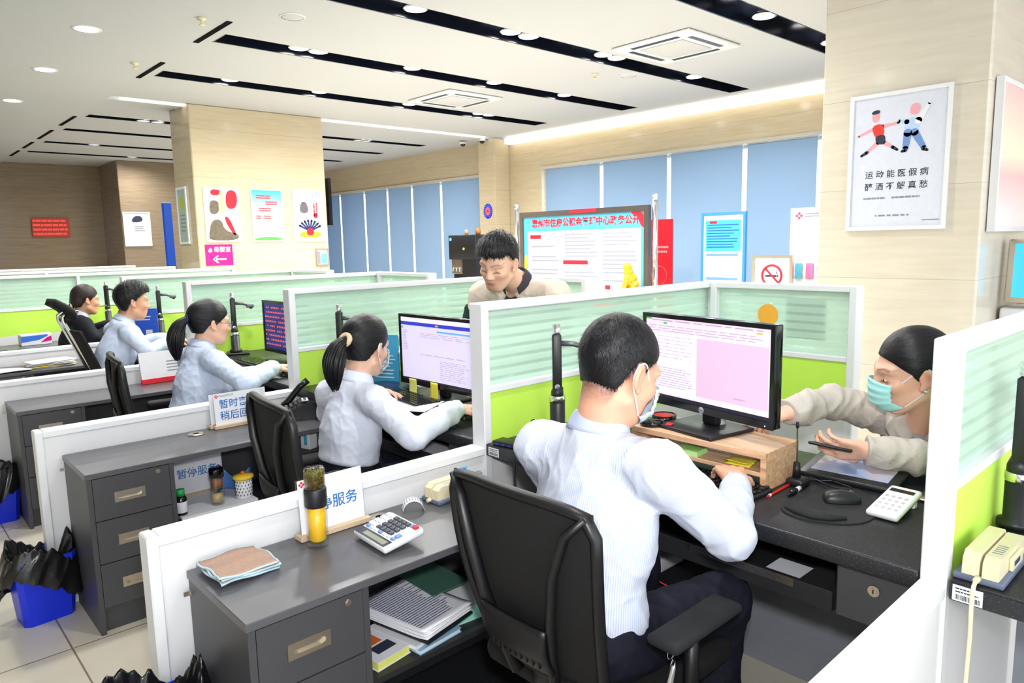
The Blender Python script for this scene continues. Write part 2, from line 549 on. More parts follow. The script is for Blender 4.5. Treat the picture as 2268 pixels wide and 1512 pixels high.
# window wall with roller blinds
GLOW = mat('window_wall_stone', srgb(226, 208, 170), 0.15)
def window_bay(n, y0, y1, ztop, nbl, gaps):
    mb = MB()
    return mb
mb = MB()
x0, x1 = XW, XW+0.25
def wseg(y0, y1, z0, z1): mb.box(x0, x1, y0, y1, z0, z1)
BAYS = [(-2.6, 8.78, 0.25, 2.72), (10.35, 17.6, 0.25, 2.72)]
wseg(-3, -2.6, 0, ZC); wseg(8.78, 10.35, 0, ZC); wseg(17.6, 18, 0, ZC)
for y0, y1, z0, z1 in BAYS:
    wseg(y0, y1, 0, z0); wseg(y0, y1, z1, ZC)
struct('wall_window', mb, MARBLE_TAN)
struct('wall_corner', MB().box(8.45, XW, 9.58, 10.02, 0, ZC-0.02, 0.01, 1), MARBLE_TAN)
FR = mat('white_window_frame', srgb(235, 238, 240), 0.4)
def blind_mat():
    N = NT('blue_grey_blind_fabric'); b = N.b
    tc = N.n('ShaderNodeTexCoord')
    nz = N.n('ShaderNodeTexNoise', Scale=120.0, Detail=2.0)
    N.l(tc.outputs['Object'], nz.inputs['Vector'])
    mx = N.n('ShaderNodeMix', data_type='RGBA')
    mx.inputs[6].default_value = srgb(156, 184, 210); mx.inputs[7].default_value = srgb(170, 197, 219)
    N.l(nz.outputs[0], mx.inputs[0]); N.l(mx.outputs[2], b.inputs['Base Color'])
    b.inputs['Roughness'].default_value = 0.8
    tl = N.n('ShaderNodeBsdfTranslucent'); tl.inputs[0].default_value = srgb(160, 195, 230)
    m = N.n('ShaderNodeMixShader'); m.inputs[0].default_value = 0.3
    N.l(b.outputs[0], m.inputs[1]); N.l(tl.outputs[0], m.inputs[2]); N.l(m.outputs[0], N.out.inputs[0])
    return N.m
BLIND = blind_mat()
edges1 = [8.73, 7.47, 6.21, 5.02, 4.02, 2.95, 1.9, 0.8, -0.3, -1.4, -2.5]
edges2 = [10.40, 11.62, 12.62, 13.55, 14.5, 15.6, 16.6, 17.55]
wn = 0
for edges in (edges1, edges2):
    ea = sorted(edges)
    for a, b in zip(ea, ea[1:]):
        wn += 1
        m = MB()
        m.box(XW+0.14, XW+0.19, a-0.03, a+0.03, 0.25, 2.72).box(XW+0.14, XW+0.19, b-0.03, b+0.03, 0.25, 2.72)
        m.box(XW+0.14, XW+0.19, a, b, 0.25, 0.31).box(XW+0.14, XW+0.19, a, b, 2.66, 2.72)
        wo = tag(m.build('window_%d' % wn, FR), kind='structure')
        MB().box(XW+0.16, XW+0.166, a+0.03, b-0.03, 0.31, 2.66).build('pane', WINGLASS, wo)
        bl = thing('roller_blind', 'lowered plain blue-grey roller blind over a tall window', 'blind', (XW, (a+b)/2, 2.7), 0, 'roller blinds along the window wall')
        h = (b-a)/2-0.035
        MB().box(0.015, 0.018, -h, h, -2.42, 0.0).build('fabric', BLIND, bl)
        r = MB(); r.cyl((0.035, -h, 0.0), (0.035, h, 0.0), 0.022, n=14); r.build('roller_tube', WHITE, bl)
        MB().box(0.006, 0.026, -h, h, -2.44, -2.415, 0.004, 1).build('bottom_bar', WHITE, bl)
struct('trim_3', MB().box(XW-0.03, XW+0.1, -2.6, 8.78, 2.7, 2.745).box(XW-0.03, XW+0.1, 10.35, 17.6, 2.7, 2.745), mat('blind_pelmet', srgb(200, 196, 186), 0.5))
# the far end of the hall and the pillars
mb = MB().box(-4, XW+0.3, 17.7, 18, 0, ZC)
struct('wall_back', mb, MARBLE_DIM)
struct('wall_pillar', MB().box(4.2, 6.6, 16.3, 17.7, 0, ZC, 0.01, 1), MARBLE_DIM)
struct('wall_left', MB().box(-4.2, -4, -3, 18, 0, ZC), MARBLE)
def pillar(name, x0, x1, y0, y1, m_):
    o = MB().box(x0, x1, y0, y1, 0, ZC-0.001, 0.012, 1).build(name, m_)
    o['kind'] = 'structure'
    return o
pillar('wall_pillar', 3.33, 5.17, 9.545, 10.25, MARBLE_TAN)
pillar('wall_pillar', 5.15, 6.6, 1.33, 2.345, MARBLE)
struct("wall_right", MB().box(7.2, 7.4, -3, 2.6, 0, ZC), MARBLE)

# ------------------------------------------------------------------ ceiling fittings
LEDM = mat('lamp_diffuser', (1, 1, 1, 1), 0.5, emit=12.0, var=0.0)
spot = thing('ceiling_spotlight', 'round recessed spotlight shining in a black ceiling slot', 'spotlight', (0, 0, 0), 0, 'spotlights in the black ceiling slots')
MB().lathe([(0.088, 0.0), (0.102, 0.0), (0.102, 0.03), (0.085, 0.03), (0.084, 0.008)], 24, cap=False).build('ring', CHROME, spot)
MB().lathe([(0.0, 0.004), (0.086, 0.004), (0.086, 0.02), (0.0, 0.02)], 24).build('diffuser', LEDM, spot)
LP = [(5.9, 0), (7.2, 0), (4.2, 0), (3.51, 1), (4.53, 1), (4.75, 1), (5.79, 1), (6.0, 1), (7.4, 1), (3.32, 2), (3.52, 2), (4.6, 2), (5.75, 2), (6.94, 2), (3.32, 3), (4.4, 3), (5.7, 3), (6.9, 3), (7.1, 3)]
LP2 = [(3.35, 0), (3.54, 0), (6.88, 0), (7.02, 0), (5.3, 0), (3.39, 2), (5.2, 2), (6.9, 2), (4.4, 3)]
first = True
for S, L in ((SLOTS, LP), (SLOTS2, LP2)):
    for x, i in L:
        p = (x, S[i][2]-0.005, ZC+0.03)
        if first:
            spot.location = p; first = False
        else:
            dup(spot, p)
        lamp('spotlight_beam', 'SPOT', (p[0], p[1], p[2]-0.02), 75, 0.06, angle=math.radians(165), color=(1, 0.985, 0.96))
dl = thing('downlight', 'round white recessed downlight lit in the plain lower ceiling', 'downlight', (1.6, 6.69, ZC-0.05), 0, 'downlights in the lower ceiling')
MB().lathe([(0.085, -0.004), (0.11, -0.004), (0.112, 0.0), (0.085, 0.0)], 28, cap=False).build('ring', WHITE, dl)
MB().lathe([(0.0, -0.003), (0.086, -0.003), (0.086, 0.0), (0.0, 0.0)], 28).build('diffuser', LEDM, dl)
for y in (5.0, 3.3, 8.39, 10.29):
    dup(dl, (1.61, y, ZC-0.05))
for y in (3.3, 5.0, 6.69, 8.39, 10.29, 1.2):
    lamp('downlight_beam', 'SPOT', (1.61, y, ZC-0.07), 60, 0.08, angle=math.radians(165), color=(1, 0.99, 0.95))
def cassette(x, y, lab):
    t = thing('air_conditioner', lab, 'air conditioner', (x, y, ZC), 0)
    MB().box(-0.43, 0.43, -0.43, 0.43, -0.028, -0.001, 0.012).build('panel', WHITE, t)
    MB().box(-0.24, 0.24, -0.24, 0.24, -0.036, -0.028, 0.006).build('grille', CEIL, t)
    for dx, dy, a, b in ((0.33, 0, 0.025, 0.26), (-0.33, 0, 0.025, 0.26), (0, 0.33, 0.26, 0.025), (0, -0.33, 0.26, 0.025)):
        MB().box(dx-a, dx+a, dy-b, dy+b, -0.031, -0.0275).build('vent', BLACK if dx+dy > 0 or dx < 0 else GREYM, t)
cassette(5.98, 4.15, 'white square ceiling air conditioner between the two nearest black slots')
cassette(5.85, 7.35, 'white square ceiling air conditioner over the middle black slots')
for x, y, l in ((2.2, 5.85, 'small beige fire sprinkler in the lower ceiling, the nearer one'), (2.2, 7.6, 'small beige fire sprinkler in the lower ceiling, the farther one'), (6.23, 5.37, 'small fire sprinkler in the ceiling beside the air conditioner')):
    z = ZC-0.05 if x < 2.4 else ZC
    tag(MB().lathe([(0.0, -0.055), (0.022, -0.055), (0.024, -0.05), (0.008, -0.045), (0.010, -0.02), (0.034, -0.012), (0.036, 0.0), (0.0, 0.0)], 16).build('fire_sprinkler', CREAM, None, (x, y, z)), l, 'sprinkler')
for x, y, l in ((2.8, 5.55, 'flat round ceiling speaker near the end of the dark slot'), (6.6, 5.2, 'round ceiling speaker plate above the window wall side')):
    o = thing('ceiling_speaker', l, 'speaker', (x, y, ZC))
    MB().lathe([(0.0, -0.008), (0.075, -0.008), (0.09, -0.003), (0.09, 0.0), (0.0, 0.0)], 24).build('grille', CEIL, o)
    MB().lathe([(0.09, -0.006), (0.102, -0.004), (0.102, 0.0), (0.09, 0.0)], 24, cap=False).build('rim', WHITE, o)
for x, y, l in ((8.3, 10.25, 'black dome camera under the beam left of the corner column'), (8.34, 9.77, 'black dome camera on the ceiling at the corner column')):
    o = thing('dome_camera', l, 'camera', (x, y, ZC-0.021))
    MB().lathe([(0.0, 0.0), (0.06, 0.0), (0.06, -0.03), (0.05, -0.036), (0.0, -0.036)][::-1], 20).build('housing', WHITE, o)
    MB().sphere((0, 0, -0.04), (0.045, 0.045, 0.04), 16, 10).build('dome', BLACKG, o)
# ------------------------------------------------------------------ cubicle dividers, counters, cabinets
XA, XB, XC = 1.62, 3.15, 0.483          # tall panel start, tall panel end, low panel end
HL, HT, HD = 0.767, 1.286, 0.782
TH = 0.072
def PY(i): return 1.96+1.507*i
def panel_parts(t, p, q, axis='x', mull=(), low=0.735, zt=HT):
    """frame, striped glass, lime panel and white kick panel of a tall screen from p to q"""
    def bx(mb, a, b, c, d, z0, z1, bev=0.0):
        if axis == 'x': mb.box(a, b, c, d, z0, z1, bev, 1)
        else: mb.box(c, d, a, b, z0, z1, bev, 1)
    h = TH/2
    f = MB()
    bx(f, p, p+0.035, -h, h, 0, zt, 0.004)
    bx(f, q-0.035, q, -h, h, 0, zt, 0.004)
    bx(f, p+0.035, q-0.035, -h, h, zt-0.028, zt, 0.004)
    bx(f, p+0.035, q-0.035, -h+0.012, h-0.012, 0, 0.06)
    for m in mull: bx(f, m-0.014, m+0.014, -h, h, 0.06, zt-0.028)
    f.build('frame', WHITE, t)
    r = MB(); bx(r, p+0.035, q-0.035, -h+0.006, h-0.006, 0.958, 0.982, 0.003); r.build('rail', WHITE, t)
    g = MB(); bx(g, p+0.033, q-0.033, -0.004, 0.004, 0.982, zt-0.028); g.build('glass_pane', GLASSB, t)
    g = MB(); bx(g, p+0.033, q-0.033, -h+0.014, h-0.014, low, 0.958); g.build('fabric_panel', LIME, t)
    g = MB(); bx(g, p+0.033, q-0.033, -h+0.013, h-0.013, 0.06, low); g.build('kick_panel', WHITE_PANEL, t)
def make_divider(name, lab, y, tall0=XA, low=True):
    t = thing(name, lab, 'partition', (0, y, 0), 0, kind='thing')
    panel_parts(t, tall0, XB)
    if low:
        h = TH/2
        f = MB()
        f.box(XC, XC+0.03, -h, h, 0, HL, 0.004, 1)
        f.box(XC+0.03, tall0, -h, h, HL-0.03, HL, 0.004, 1)
        f.box(XC+0.03, tall0, -h+0.01, h-0.01, 0, 0.05)
        f.build('low_frame', WHITE, t)
        MB().box(XC+0.03, tall0, -h+0.01, h-0.01, 0.05, HL-0.03).build('low_panel', WHITE_PANEL, t)
    return t
seat = ['the nearest counter on the right edge', 'the front man with the striped shirt', 'the ponytailed woman in a mask', 'the woman in a pale blue shirt with a black ponytail', 'the man in the light blue shirt', 'the woman in black']
DIV = [make_divider('desk_divider', 'white framed green divider cut off by the right edge, beside the cream card swiper', PY(-1))]
labs = ['white framed green and glass divider beside the front man in a striped shirt',
        'white framed green and glass divider behind the masked woman with a ponytail',
        'white framed green and glass divider right behind the unmasked woman with a black ponytail',
        'white framed green and glass divider behind the man in the light blue shirt']
for i in range(4):
    d = dup(DIV[0], (0, PY(i), 0), label=labs[i]); DIV.append(d)
def long_divider(i, x0, x1, lab, mull):
    t = thing('desk_divider', lab, 'partition', (0, PY(i), 0), 0, kind='thing')
    panel_parts(t, x0, x1, mull=mull)
    return t
long_divider(4, -1.2, XB, 'long green and glass divider behind the woman in black, reaching past the left edge', (0.42, 1.62))
long_divider(5, -1.8, 3.0, 'long glass divider seen over the one behind the woman in black', (0.6, 1.62))
long_divider(6, -2.2, 2.95, 'farthest long glass divider below the far wall', (0.6, 1.62))
# short return screens facing the customers
def cross_screen(y, lab):
    t = thing('return_screen', lab, 'partition', (XB-TH/2, y, 0), 0, kind='thing')
    panel_parts(t, -0.70-TH/2, -TH/2, axis='y')
    return t
CR = [cross_screen(PY(0), 'short green and glass return screen with a round orange sticker beside the wide tan pillar')]
for i, l in ((1, 'short return screen just right of the standing young man'), (2, 'short glass return screen left of the standing man'), (3, 'short return screen below the magenta sign and right of it')):
    CR.append(dup(CR[0], (XB-TH/2, PY(i), 0), label=l))
CR[3]['label'] = 'short return screen under the small steel notice case on the pillar'

_st = MB(); _st.prism([(0.05*math.cos(a), 0.05*math.sin(a)) for a in np.linspace(0, 2*PI, 33)[:-1]], 0, 0.0012, 'z', 0, frame_m((XB-TH/2-0.0055, 1.635, 1.14), (0, -1, 0), (0, 0, 1)))
tag(_st.build('round_sticker', mat('orange_sticker', srgb(250, 180, 60), 0.5)), 'round orange sticker on the return screen behind the big monitor', 'sticker')
tag(MB().box(XB-TH/2+0.005, XB-TH/2+0.006, 1.37, 1.55, 1.04, 1.22).build('notice_sheet', PAPER), 'white sheet taped behind the return screen glass, right of the orange sticker', 'paper')
# counters
def make_counter(lab, y0, y1):
    """granite topped counter between two dividers; its origin is at the right divider"""
    w = y1-y0
    t = thing('service_counter', lab, 'counter', (0, y0, 0), 0, kind='thing')
    MB().box(XA, 2.30, 0.002, w-0.002, HD-0.045, HD, 0.006, 2).build('granite_top', GRANITE, t)
    MB().box(2.24, 2.262, 0.005, w-0.005, 0.0, HD-0.046).build('modesty_panel', mat('shadow_grey_laminate', srgb(150, 155, 166), 0.5) if 'shadow_grey_laminate' not in bpy.data.materials else bpy.data.materials['shadow_grey_laminate'], t)  # laminate darkened so its colour holds the shadow of the knee space
    dr = MB().box(XA+0.03, XA+0.05, 0.006, 0.185, 0.60, HD-0.047, 0.002, 1).box(XA+0.05, 2.1, 0.010, 0.180, 0.61, HD-0.06).build('drawer', DARK, t)
    lk = MB().cyl((XA+0.024, 0.10, 0.69), (XA+0.031, 0.10, 0.69), 0.013, n=20); lk.cyl((XA+0.022, 0.10, 0.69), (XA+0.026, 0.10, 0.69), 0.009, n=16); lk.build('lock', STEEL, dr)
    MB().box(XA+0.0215, XA+0.0222, 0.0985, 0.1015, 0.685, 0.695).build('keyhole', BLACK, dr)
    tr = MB()
    a, b = 0.195, w-0.42
    tr.box(XA+0.03, XA+0.046, a, b, 0.60, 0.652, 0.002, 1).box(XA+0.046, 2.05, a, b, 0.60, 0.610).box(XA+0.046, 2.05, a, a+0.012, 0.61, 0.65).box(XA+0.046, 2.05, b-0.012, b, 0.61, 0.65).box(2.04, 2.05, a, b, 0.61, 0.65)
    tr.build('pencil_tray', DARKER, t)
    MB().box(XA+0.05, 2.1, 0.186, 0.194, 0.60, HD-0.046).box(XA+0.05, 2.1, b+0.002, b+0.012, 0.60, HD-0.046).box(2.1, 2.11, 0.01, b, 0.60, HD-0.046).build('side_panel', DARKER, t)
    return t
cl = ['black granite counter holding the card swiper at the right edge', 'black speckled granite counter in front of the man in the striped shirt', 'black granite counter in front of the masked woman with a ponytail',
      'black granite counter in front of the woman with a black ponytail', 'black counter in front of the man in the light blue shirt', 'black counter in front of the woman in black']
CT = []
for i in range(6):
    y0 = PY(i-2)+TH/2 if i else PY(-1)-1.507+TH/2
    y1 = y0+1.507-TH
    if i == 0: CT.append(make_counter(cl[0], y0, y1))
    else: CT.append(dup(CT[0], (0, y0, 0), label=cl[i]))

DIV[0].scale[1] = 0.72; DIV[0].location[1] = 0.463; CT[0].location[1] += 0.018
# low side cabinets: three drawers and an open shelf
def make_cabinet(lab, y):
    """origin at the back, on the divider face"""
    t = thing('drawer_cabinet', lab, 'cabinet', (0, y, 0), 0)
    X0, X1, X2, D, H = 0.575, 0.875, 1.60, 0.385, 0.655
    MB().box(X0-0.004, X2, -D-0.004, -0.002, H-0.022, H, 0.002, 1).build('top', DARKTOP, t)
    c = MB()
    c.box(X0, X0+0.018, -D, -0.003, 0.0, H-0.022)
    c.box(X1, X1+0.018, -D+0.002, -0.003, 0.0, H-0.022)
    c.box(X2-0.018, X2, -D+0.002, -0.003, 0.0, H-0.022)
    c.box(X0+0.018, X2-0.018, -0.014, -0.003, 0.0, H-0.022)
    c.box(X0+0.018, X1, -D+0.03, -D+0.045, 0.0, 0.105)
    c.build('carcass', DARK, t)
    s = MB(); s.box(X1+0.018, X2-0.018, -D+0.012, -0.014, 0.345, 0.362); s.box(X1+0.018, X2-0.018, -D+0.012, -0.014, 0.03, 0.05); s.build('shelf', DARKER, t)
    for k, (z0, z1) in enumerate(((0.462, 0.630), (0.288, 0.458), (0.108, 0.284))):
        zc = (z0+z1)/2-0.002
        xc = (X0+X1)/2-0.003
        d = MB().box(X0+0.020, X1-0.002, -D+0.0065, -D+0.018, z0, z1).box(X0+0.020, xc-0.05, -D, -D+0.0064, z0, z1).box(xc+0.05, X1-0.002, -D, -D+0.0064, z0, z1).box(xc-0.05, xc+0.05, -D, -D+0.0064, z0, zc-0.015).box(xc-0.05, xc+0.05, -D, -D+0.0064, zc+0.015, z1).box(X0+0.03, X1-0.012, -D+0.018, -0.03, z0+0.01, z1-0.02).build('drawer', DARK, t)
        h = MB()
        w, hh = 0.056, 0.021
        # recessed flush pull: plate with a slot
        yb = -D-0.0035
        angs = sorted(list(np.linspace(0, 2*PI, 41)[:-1]+0.01)+[math.atan2(sz*hh, sx*w) % (2*PI) for sx in (-1, 1) for sz in (-1, 1)])
        outer = []; slot = []
        for a in angs:
            ca, sa = math.cos(a), math.sin(a)
            k_ = min(w/abs(ca) if abs(ca) > 1e-9 else 9, hh/abs(sa) if abs(sa) > 1e-9 else 9)
            outer.append((xc+ca*k_, zc+sa*k_))
            r_, l_ = 0.0095, 0.034
            t_ = r_/abs(sa) if abs(sa) > 1e-9 else 9
            if abs(ca*t_) > l_:
                b_ = l_*abs(ca); t_ = b_+math.sqrt(max(0, b_*b_-l_*l_+r_*r_))
            slot.append((xc+ca*t_, zc+sa*t_))
        m = len(angs)
        vs = [(a, yb, b) for a, b in outer]+[(a, yb, b) for a, b in slot]+[(a, -D+0.006, b) for a, b in slot]+[(a, -D+0.0002, b) for a, b in outer]
        fs = []
        for a in range(m):
            b_ = (a+1) % m
            fs.append((a, b_, m+b_, m+a)); fs.append((m+a, m+b_, 2*m+b_, 2*m+a)); fs.append((3*m+a, 3*m+b_, b_, a))
        fs.append(tuple(range(2*m, 3*m)))
        h.add(vs, fs)
        h.build('handle', STEEL, d)
        if k == 0:
            l = MB().cyl((X1-0.044, -D-0.004, z1-0.018), (X1-0.044, -D, z1-0.018), 0.009, n=18).cyl((X1-0.044, -D-0.006, z1-0.018), (X1-0.044, -D-0.003, z1-0.018), 0.006, n=14)
            l.build('lock', STEEL, d)
    b = MB().box(X0-0.018, X0+0.0, -0.012, -0.010, H-0.066, H-0.054).box(X0-0.002, X0, -0.018, -0.010, H-0.066, H-0.054)
    b.build('bracket', STEEL, t)
    return t
cabl = ['charcoal cabinet with steel pulls carrying the brown cloth and the tea bottle', 'charcoal three drawer cabinet behind the blue bin with a black liner', 'charcoal cabinet behind the chair, with the red edged folder on top', 'charcoal cabinet with papers beside the chrome framed chair', 'charcoal cabinet at the left edge with the tissue box']
CAB = []
for i in range(5):
    if i == 0: CAB.append(make_cabinet(cabl[0], PY(0)-TH/2))
    else: CAB.append(dup(CAB[0], (0, PY(i)-TH/2, 0), label=cabl[i]))
# ------------------------------------------------------------------ organic surfaces: smooth unions of rounded shapes, polygonised
def V(*a): return np.array(a, float)
def unit(a): a = np.asarray(a, float); return a/np.linalg.norm(a)
class Field:
    def __init__(self, lo, hi, h):
        self.h = h; self.lo = np.asarray(lo, float)
        n = np.ceil((np.asarray(hi)-self.lo)/h).astype(int)+1
        self.n = n
        self.ax = [self.lo[i]+h*np.arange(n[i]) for i in range(3)]
        self.d = np.full(n, 0.08, np.float32)
    def sub(self, lo, hi, pad):
        sl = []; cs = []
        for i in range(3):
            a = int(np.floor((lo[i]-pad-self.lo[i])/self.h)); b = int(np.ceil((hi[i]+pad-self.lo[i])/self.h))+1
            a = max(a, 0); b = min(b, self.n[i])
            if b <= a: return None, None
            sl.append(slice(a, b))
            sh = [1, 1, 1]; sh[i] = -1
            cs.append(self.ax[i][a:b].reshape(sh).astype(np.float32))
        return tuple(sl), cs
    def mix(self, sl, e, k, op):
        d = self.d[sl]
        if op == 'u':
            if k > 0:
                hh = np.clip(0.5+0.5*(d-e)/k, 0, 1)
                self.d[sl] = d*(1-hh)+e*hh-k*hh*(1-hh)
            else: self.d[sl] = np.minimum(d, e)
        elif op == 's':
            e = -e
            if k > 0:
                hh = np.clip(0.5-0.5*(d-e)/k, 0, 1)
                self.d[sl] = d*(1-hh)+e*hh+k*hh*(1-hh)
            else: self.d[sl] = np.maximum(d, e)
    def cap(self, a, b, r1, r2=None, k=0.02, op='u', pad=0.05):
        r2 = r1 if r2 is None else r2
        a = np.asarray(a, float); b = np.asarray(b, float)
        R = max(r1, r2)
        sl, (X, Y, Z) = self.sub(np.minimum(a, b)-R, np.maximum(a, b)+R, pad+k)
        if sl is None: return self
        ba = b-a; L = float(ba@ba)+1e-12
        px, py, pz = X-a[0], Y-a[1], Z-a[2]
        t = np.clip((px*ba[0]+py*ba[1]+pz*ba[2])/L, 0, 1)
        e = np.sqrt((px-t*ba[0])**2+(py-t*ba[1])**2+(pz-t*ba[2])**2)-(r1+(r2-r1)*t)
        self.mix(sl, e.astype(np.float32), k, op)
        return self
    def ell(self, c, r, F=None, k=0.02, op='u', pad=0.05):
        c = np.asarray(c, float); r = np.asarray(r, float)
        F = np.eye(3) if F is None else F          # columns = local axes
        R = np.sqrt(((F*r)**2).sum(1))
        sl, cs = self.sub(c-R, c+R, pad+k)
        if sl is None: return self
        X, Y, Z = cs[0]-c[0], cs[1]-c[1], cs[2]-c[2]
        q = [(X*F[0, i]+Y*F[1, i]+Z*F[2, i])/r[i] for i in range(3)]
        k0 = np.sqrt(q[0]**2+q[1]**2+q[2]**2)
        k1 = np.sqrt((q[0]/r[0])**2+(q[1]/r[1])**2+(q[2]/r[2])**2)+1e-9
        e = k0*(k0-1)/k1
        self.mix(sl, e.astype(np.float32), k, op)
        return self
    def rbox(self, c, hx, rad, F=None, k=0.01, op='u', pad=0.05):
        c = np.asarray(c, float); hx = np.asarray(hx, float)
        F = np.eye(3) if F is None else F
        R = (np.abs(F)*hx).sum(1)
        sl, cs = self.sub(c-R, c+R, pad+k)
        if sl is None: return self
        X, Y, Z = cs[0]-c[0], cs[1]-c[1], cs[2]-c[2]
        q = [np.abs(X*F[0, i]+Y*F[1, i]+Z*F[2, i])-(hx[i]-rad) for i in range(3)]
        e = np.sqrt(np.maximum(q[0], 0)**2+np.maximum(q[1], 0)**2+np.maximum(q[2], 0)**2)+np.minimum(np.maximum(q[0], np.maximum(q[1], q[2])), 0)-rad
        self.mix(sl, e.astype(np.float32), k, op)
        return self
    def plane(self, p, n, k=0.0):
        """keep the side the normal points away from"""
        n = unit(n); p = np.asarray(p, float)
        X, Y, Z = [a.reshape([-1 if i == j else 1 for j in range(3)]).astype(np.float32) for i, a in enumerate(self.ax)]
        e = -((X-p[0])*n[0]+(Y-p[1])*n[1]+(Z-p[2])*n[2])
        self.mix((slice(None),)*3, e.astype(np.float32), k, 's')
        return self
    def wrinkle(self, amp, freq, seed=0, stretch=(1, 1, 1), F=None):
        """crease-like displacement: ridged sum of warped sines"""
        rs = np.random.RandomState(seed)
        X, Y, Z = [a.reshape([-1 if i == j else 1 for j in range(3)]).astype(np.float32) for i, a in enumerate(self.ax)]
        m = np.abs(self.d) < 0.03
        ii = np.nonzero(m)
        P = np.stack([self.ax[i][ii[i]] for i in range(3)], 1)
        s = np.zeros(len(P))
        W = P.copy()
        for o in range(2):
            ph = rs.rand(3)*6.28
            W = W+0.35/freq*np.sin(P[:, [1, 2, 0]]*freq*(0.7+o)+ph)
        for o in range(5):
            v = unit(rs.randn(3)*np.array(stretch)); f = freq*(0.6+rs.rand()*1.5)
            q = np.sin(W@v*f+rs.rand()*6.28)
            s += (1-np.abs(q))**2.2-0.35
        self.d[ii] -= (amp*s/1.6).astype(np.float32)
        return self
    def poly(self):
        d = self.d
        s = d < 0
        n = d.shape
        cnt = np.zeros((n[0]-1, n[1]-1, n[2]-1), np.int8)
        for i in (0, 1):
            for j in (0, 1):
                for k in (0, 1):
                    cnt += s[i:n[0]-1+i, j:n[1]-1+j, k:n[2]-1+k]
        act = (cnt > 0) & (cnt < 8)
        ci = np.stack(np.nonzero(act), 1)
        idx = np.full(act.shape, -1, np.int32)
        idx[act] = np.arange(len(ci))
        acc = np.zeros((len(ci), 3)); wn = np.zeros(len(ci))
        cor = [(i, j, k) for i in (0, 1) for j in (0, 1) for k in (0, 1)]
        val = {c: d[ci[:, 0]+c[0], ci[:, 1]+c[1], ci[:, 2]+c[2]].astype(float) for c in cor}
        for c in cor:
            for a in range(3):
                if c[a] == 0:
                    e = list(c); e[a] = 1; e = tuple(e)
                    v0, v1 = val[c], val[e]
                    m = (v0 < 0) != (v1 < 0)
                    t = np.where(m, v0/np.where(m, v0-v1, 1), 0)
                    p = np.tile(np.array(c, float), (len(ci), 1)); p[:, a] += t
                    acc[m] += p[m]; wn[m] += 1
        vert = self.lo+self.h*(ci+acc/wn[:, None])
        quads = []
        for a in range(3):
            b, c = (a+1) % 3, (a+2) % 3
            s0 = [slice(None)]*3; s1 = [slice(None)]*3
            s0[a] = slice(0, n[a]-1); s1[a] = slice(1, n[a])
            ch = s[tuple(s0)] != s[tuple(s1)]
            q = np.stack(np.nonzero(ch), 1)
            q = q[(q[:, b] > 0) & (q[:, c] > 0) & (q[:, b] < n[b]-1) & (q[:, c] < n[c]-1)]
            ins = s[tuple(s0)][q[:, 0], q[:, 1], q[:, 2]]
            def at(db, dc):
                w = q.copy(); w[:, b] += db; w[:, c] += dc
                return idx[w[:, 0], w[:, 1], w[:, 2]]
            f = np.stack([at(-1, -1), at(0, -1), at(0, 0), at(-1, 0)], 1)
            f[~ins] = f[~ins][:, ::-1]
            quads.append(f)
        q = np.concatenate(quads)
        q = q[(q >= 0).all(1)]
        return vert, q
def smooth_mesh(v, q, it=2, lam=0.5):
    e = np.concatenate([q[:, [0, 1]], q[:, [1, 2]], q[:, [2, 3]], q[:, [3, 0]]])
    for _ in range(it):
        s = np.zeros_like(v); c = np.zeros(len(v))
        for a, b in ((0, 1), (1, 0)):
            for k in range(3): s[:, k] += np.bincount(e[:, a], v[e[:, b], k], len(v))
            c += np.bincount(e[:, a], minlength=len(v))
        v = v+lam*(s/np.maximum(c, 1)[:, None]-v)
    return v
def keep_big(v, q, least=0.02):
    """drop crumbs: keep connected pieces above a share of the vertices"""
    lab = np.arange(len(v))
    for _ in range(400):
        m = lab[q].min(1)
        new = lab.copy()
        for k in range(4): np.minimum.at(new, q[:, k], m)
        new = new[new]
        if (new == lab).all(): break
        lab = new
    u, c = np.unique(lab, return_counts=True)
    ok = np.isin(lab, u[c >= least*len(v)])
    mp = -np.ones(len(v), int); mp[ok] = np.arange(ok.sum())
    q = q[ok[q[:, 0]]]
    return v[ok], mp[q]
def mesh_obj(name, v, q, m, parent=None, col=None, uv=None, origin=(0, 0, 0)):
    me = bpy.data.meshes.new(name)
    v = v-np.asarray(origin)
    me.vertices.add(len(v)); me.vertices.foreach_set('co', v.astype(np.float32).ravel())
    me.loops.add(q.size); me.loops.foreach_set('vertex_index', q.astype(np.int32).ravel())
    me.polygons.add(len(q))
    k = q.shape[1]
    me.polygons.foreach_set('loop_start', np.arange(len(q), dtype=np.int32)*k)
    me.polygons.foreach_set('use_smooth', np.ones(len(q), bool))
    me.update(calc_edges=True)
    me.materials.append(m)
    if col is not None:
        at = me.color_attributes.new('Col', 'FLOAT_COLOR', 'POINT')
        at.data.foreach_set('color', np.concatenate([col, np.ones((len(col), 1))], 1).astype(np.float32).ravel())
    if uv is not None:
        at = me.attributes.new('flow', 'FLOAT_VECTOR', 'POINT')
        u3 = np.concatenate([uv, np.zeros((len(uv), 3-uv.shape[1]))], 1)
        at.data.foreach_set('vector', u3.astype(np.float32).ravel())
    o = bpy.data.objects.new(name, me)
    COL.objects.link(o)
    if parent is not None: o.parent = parent
    return o

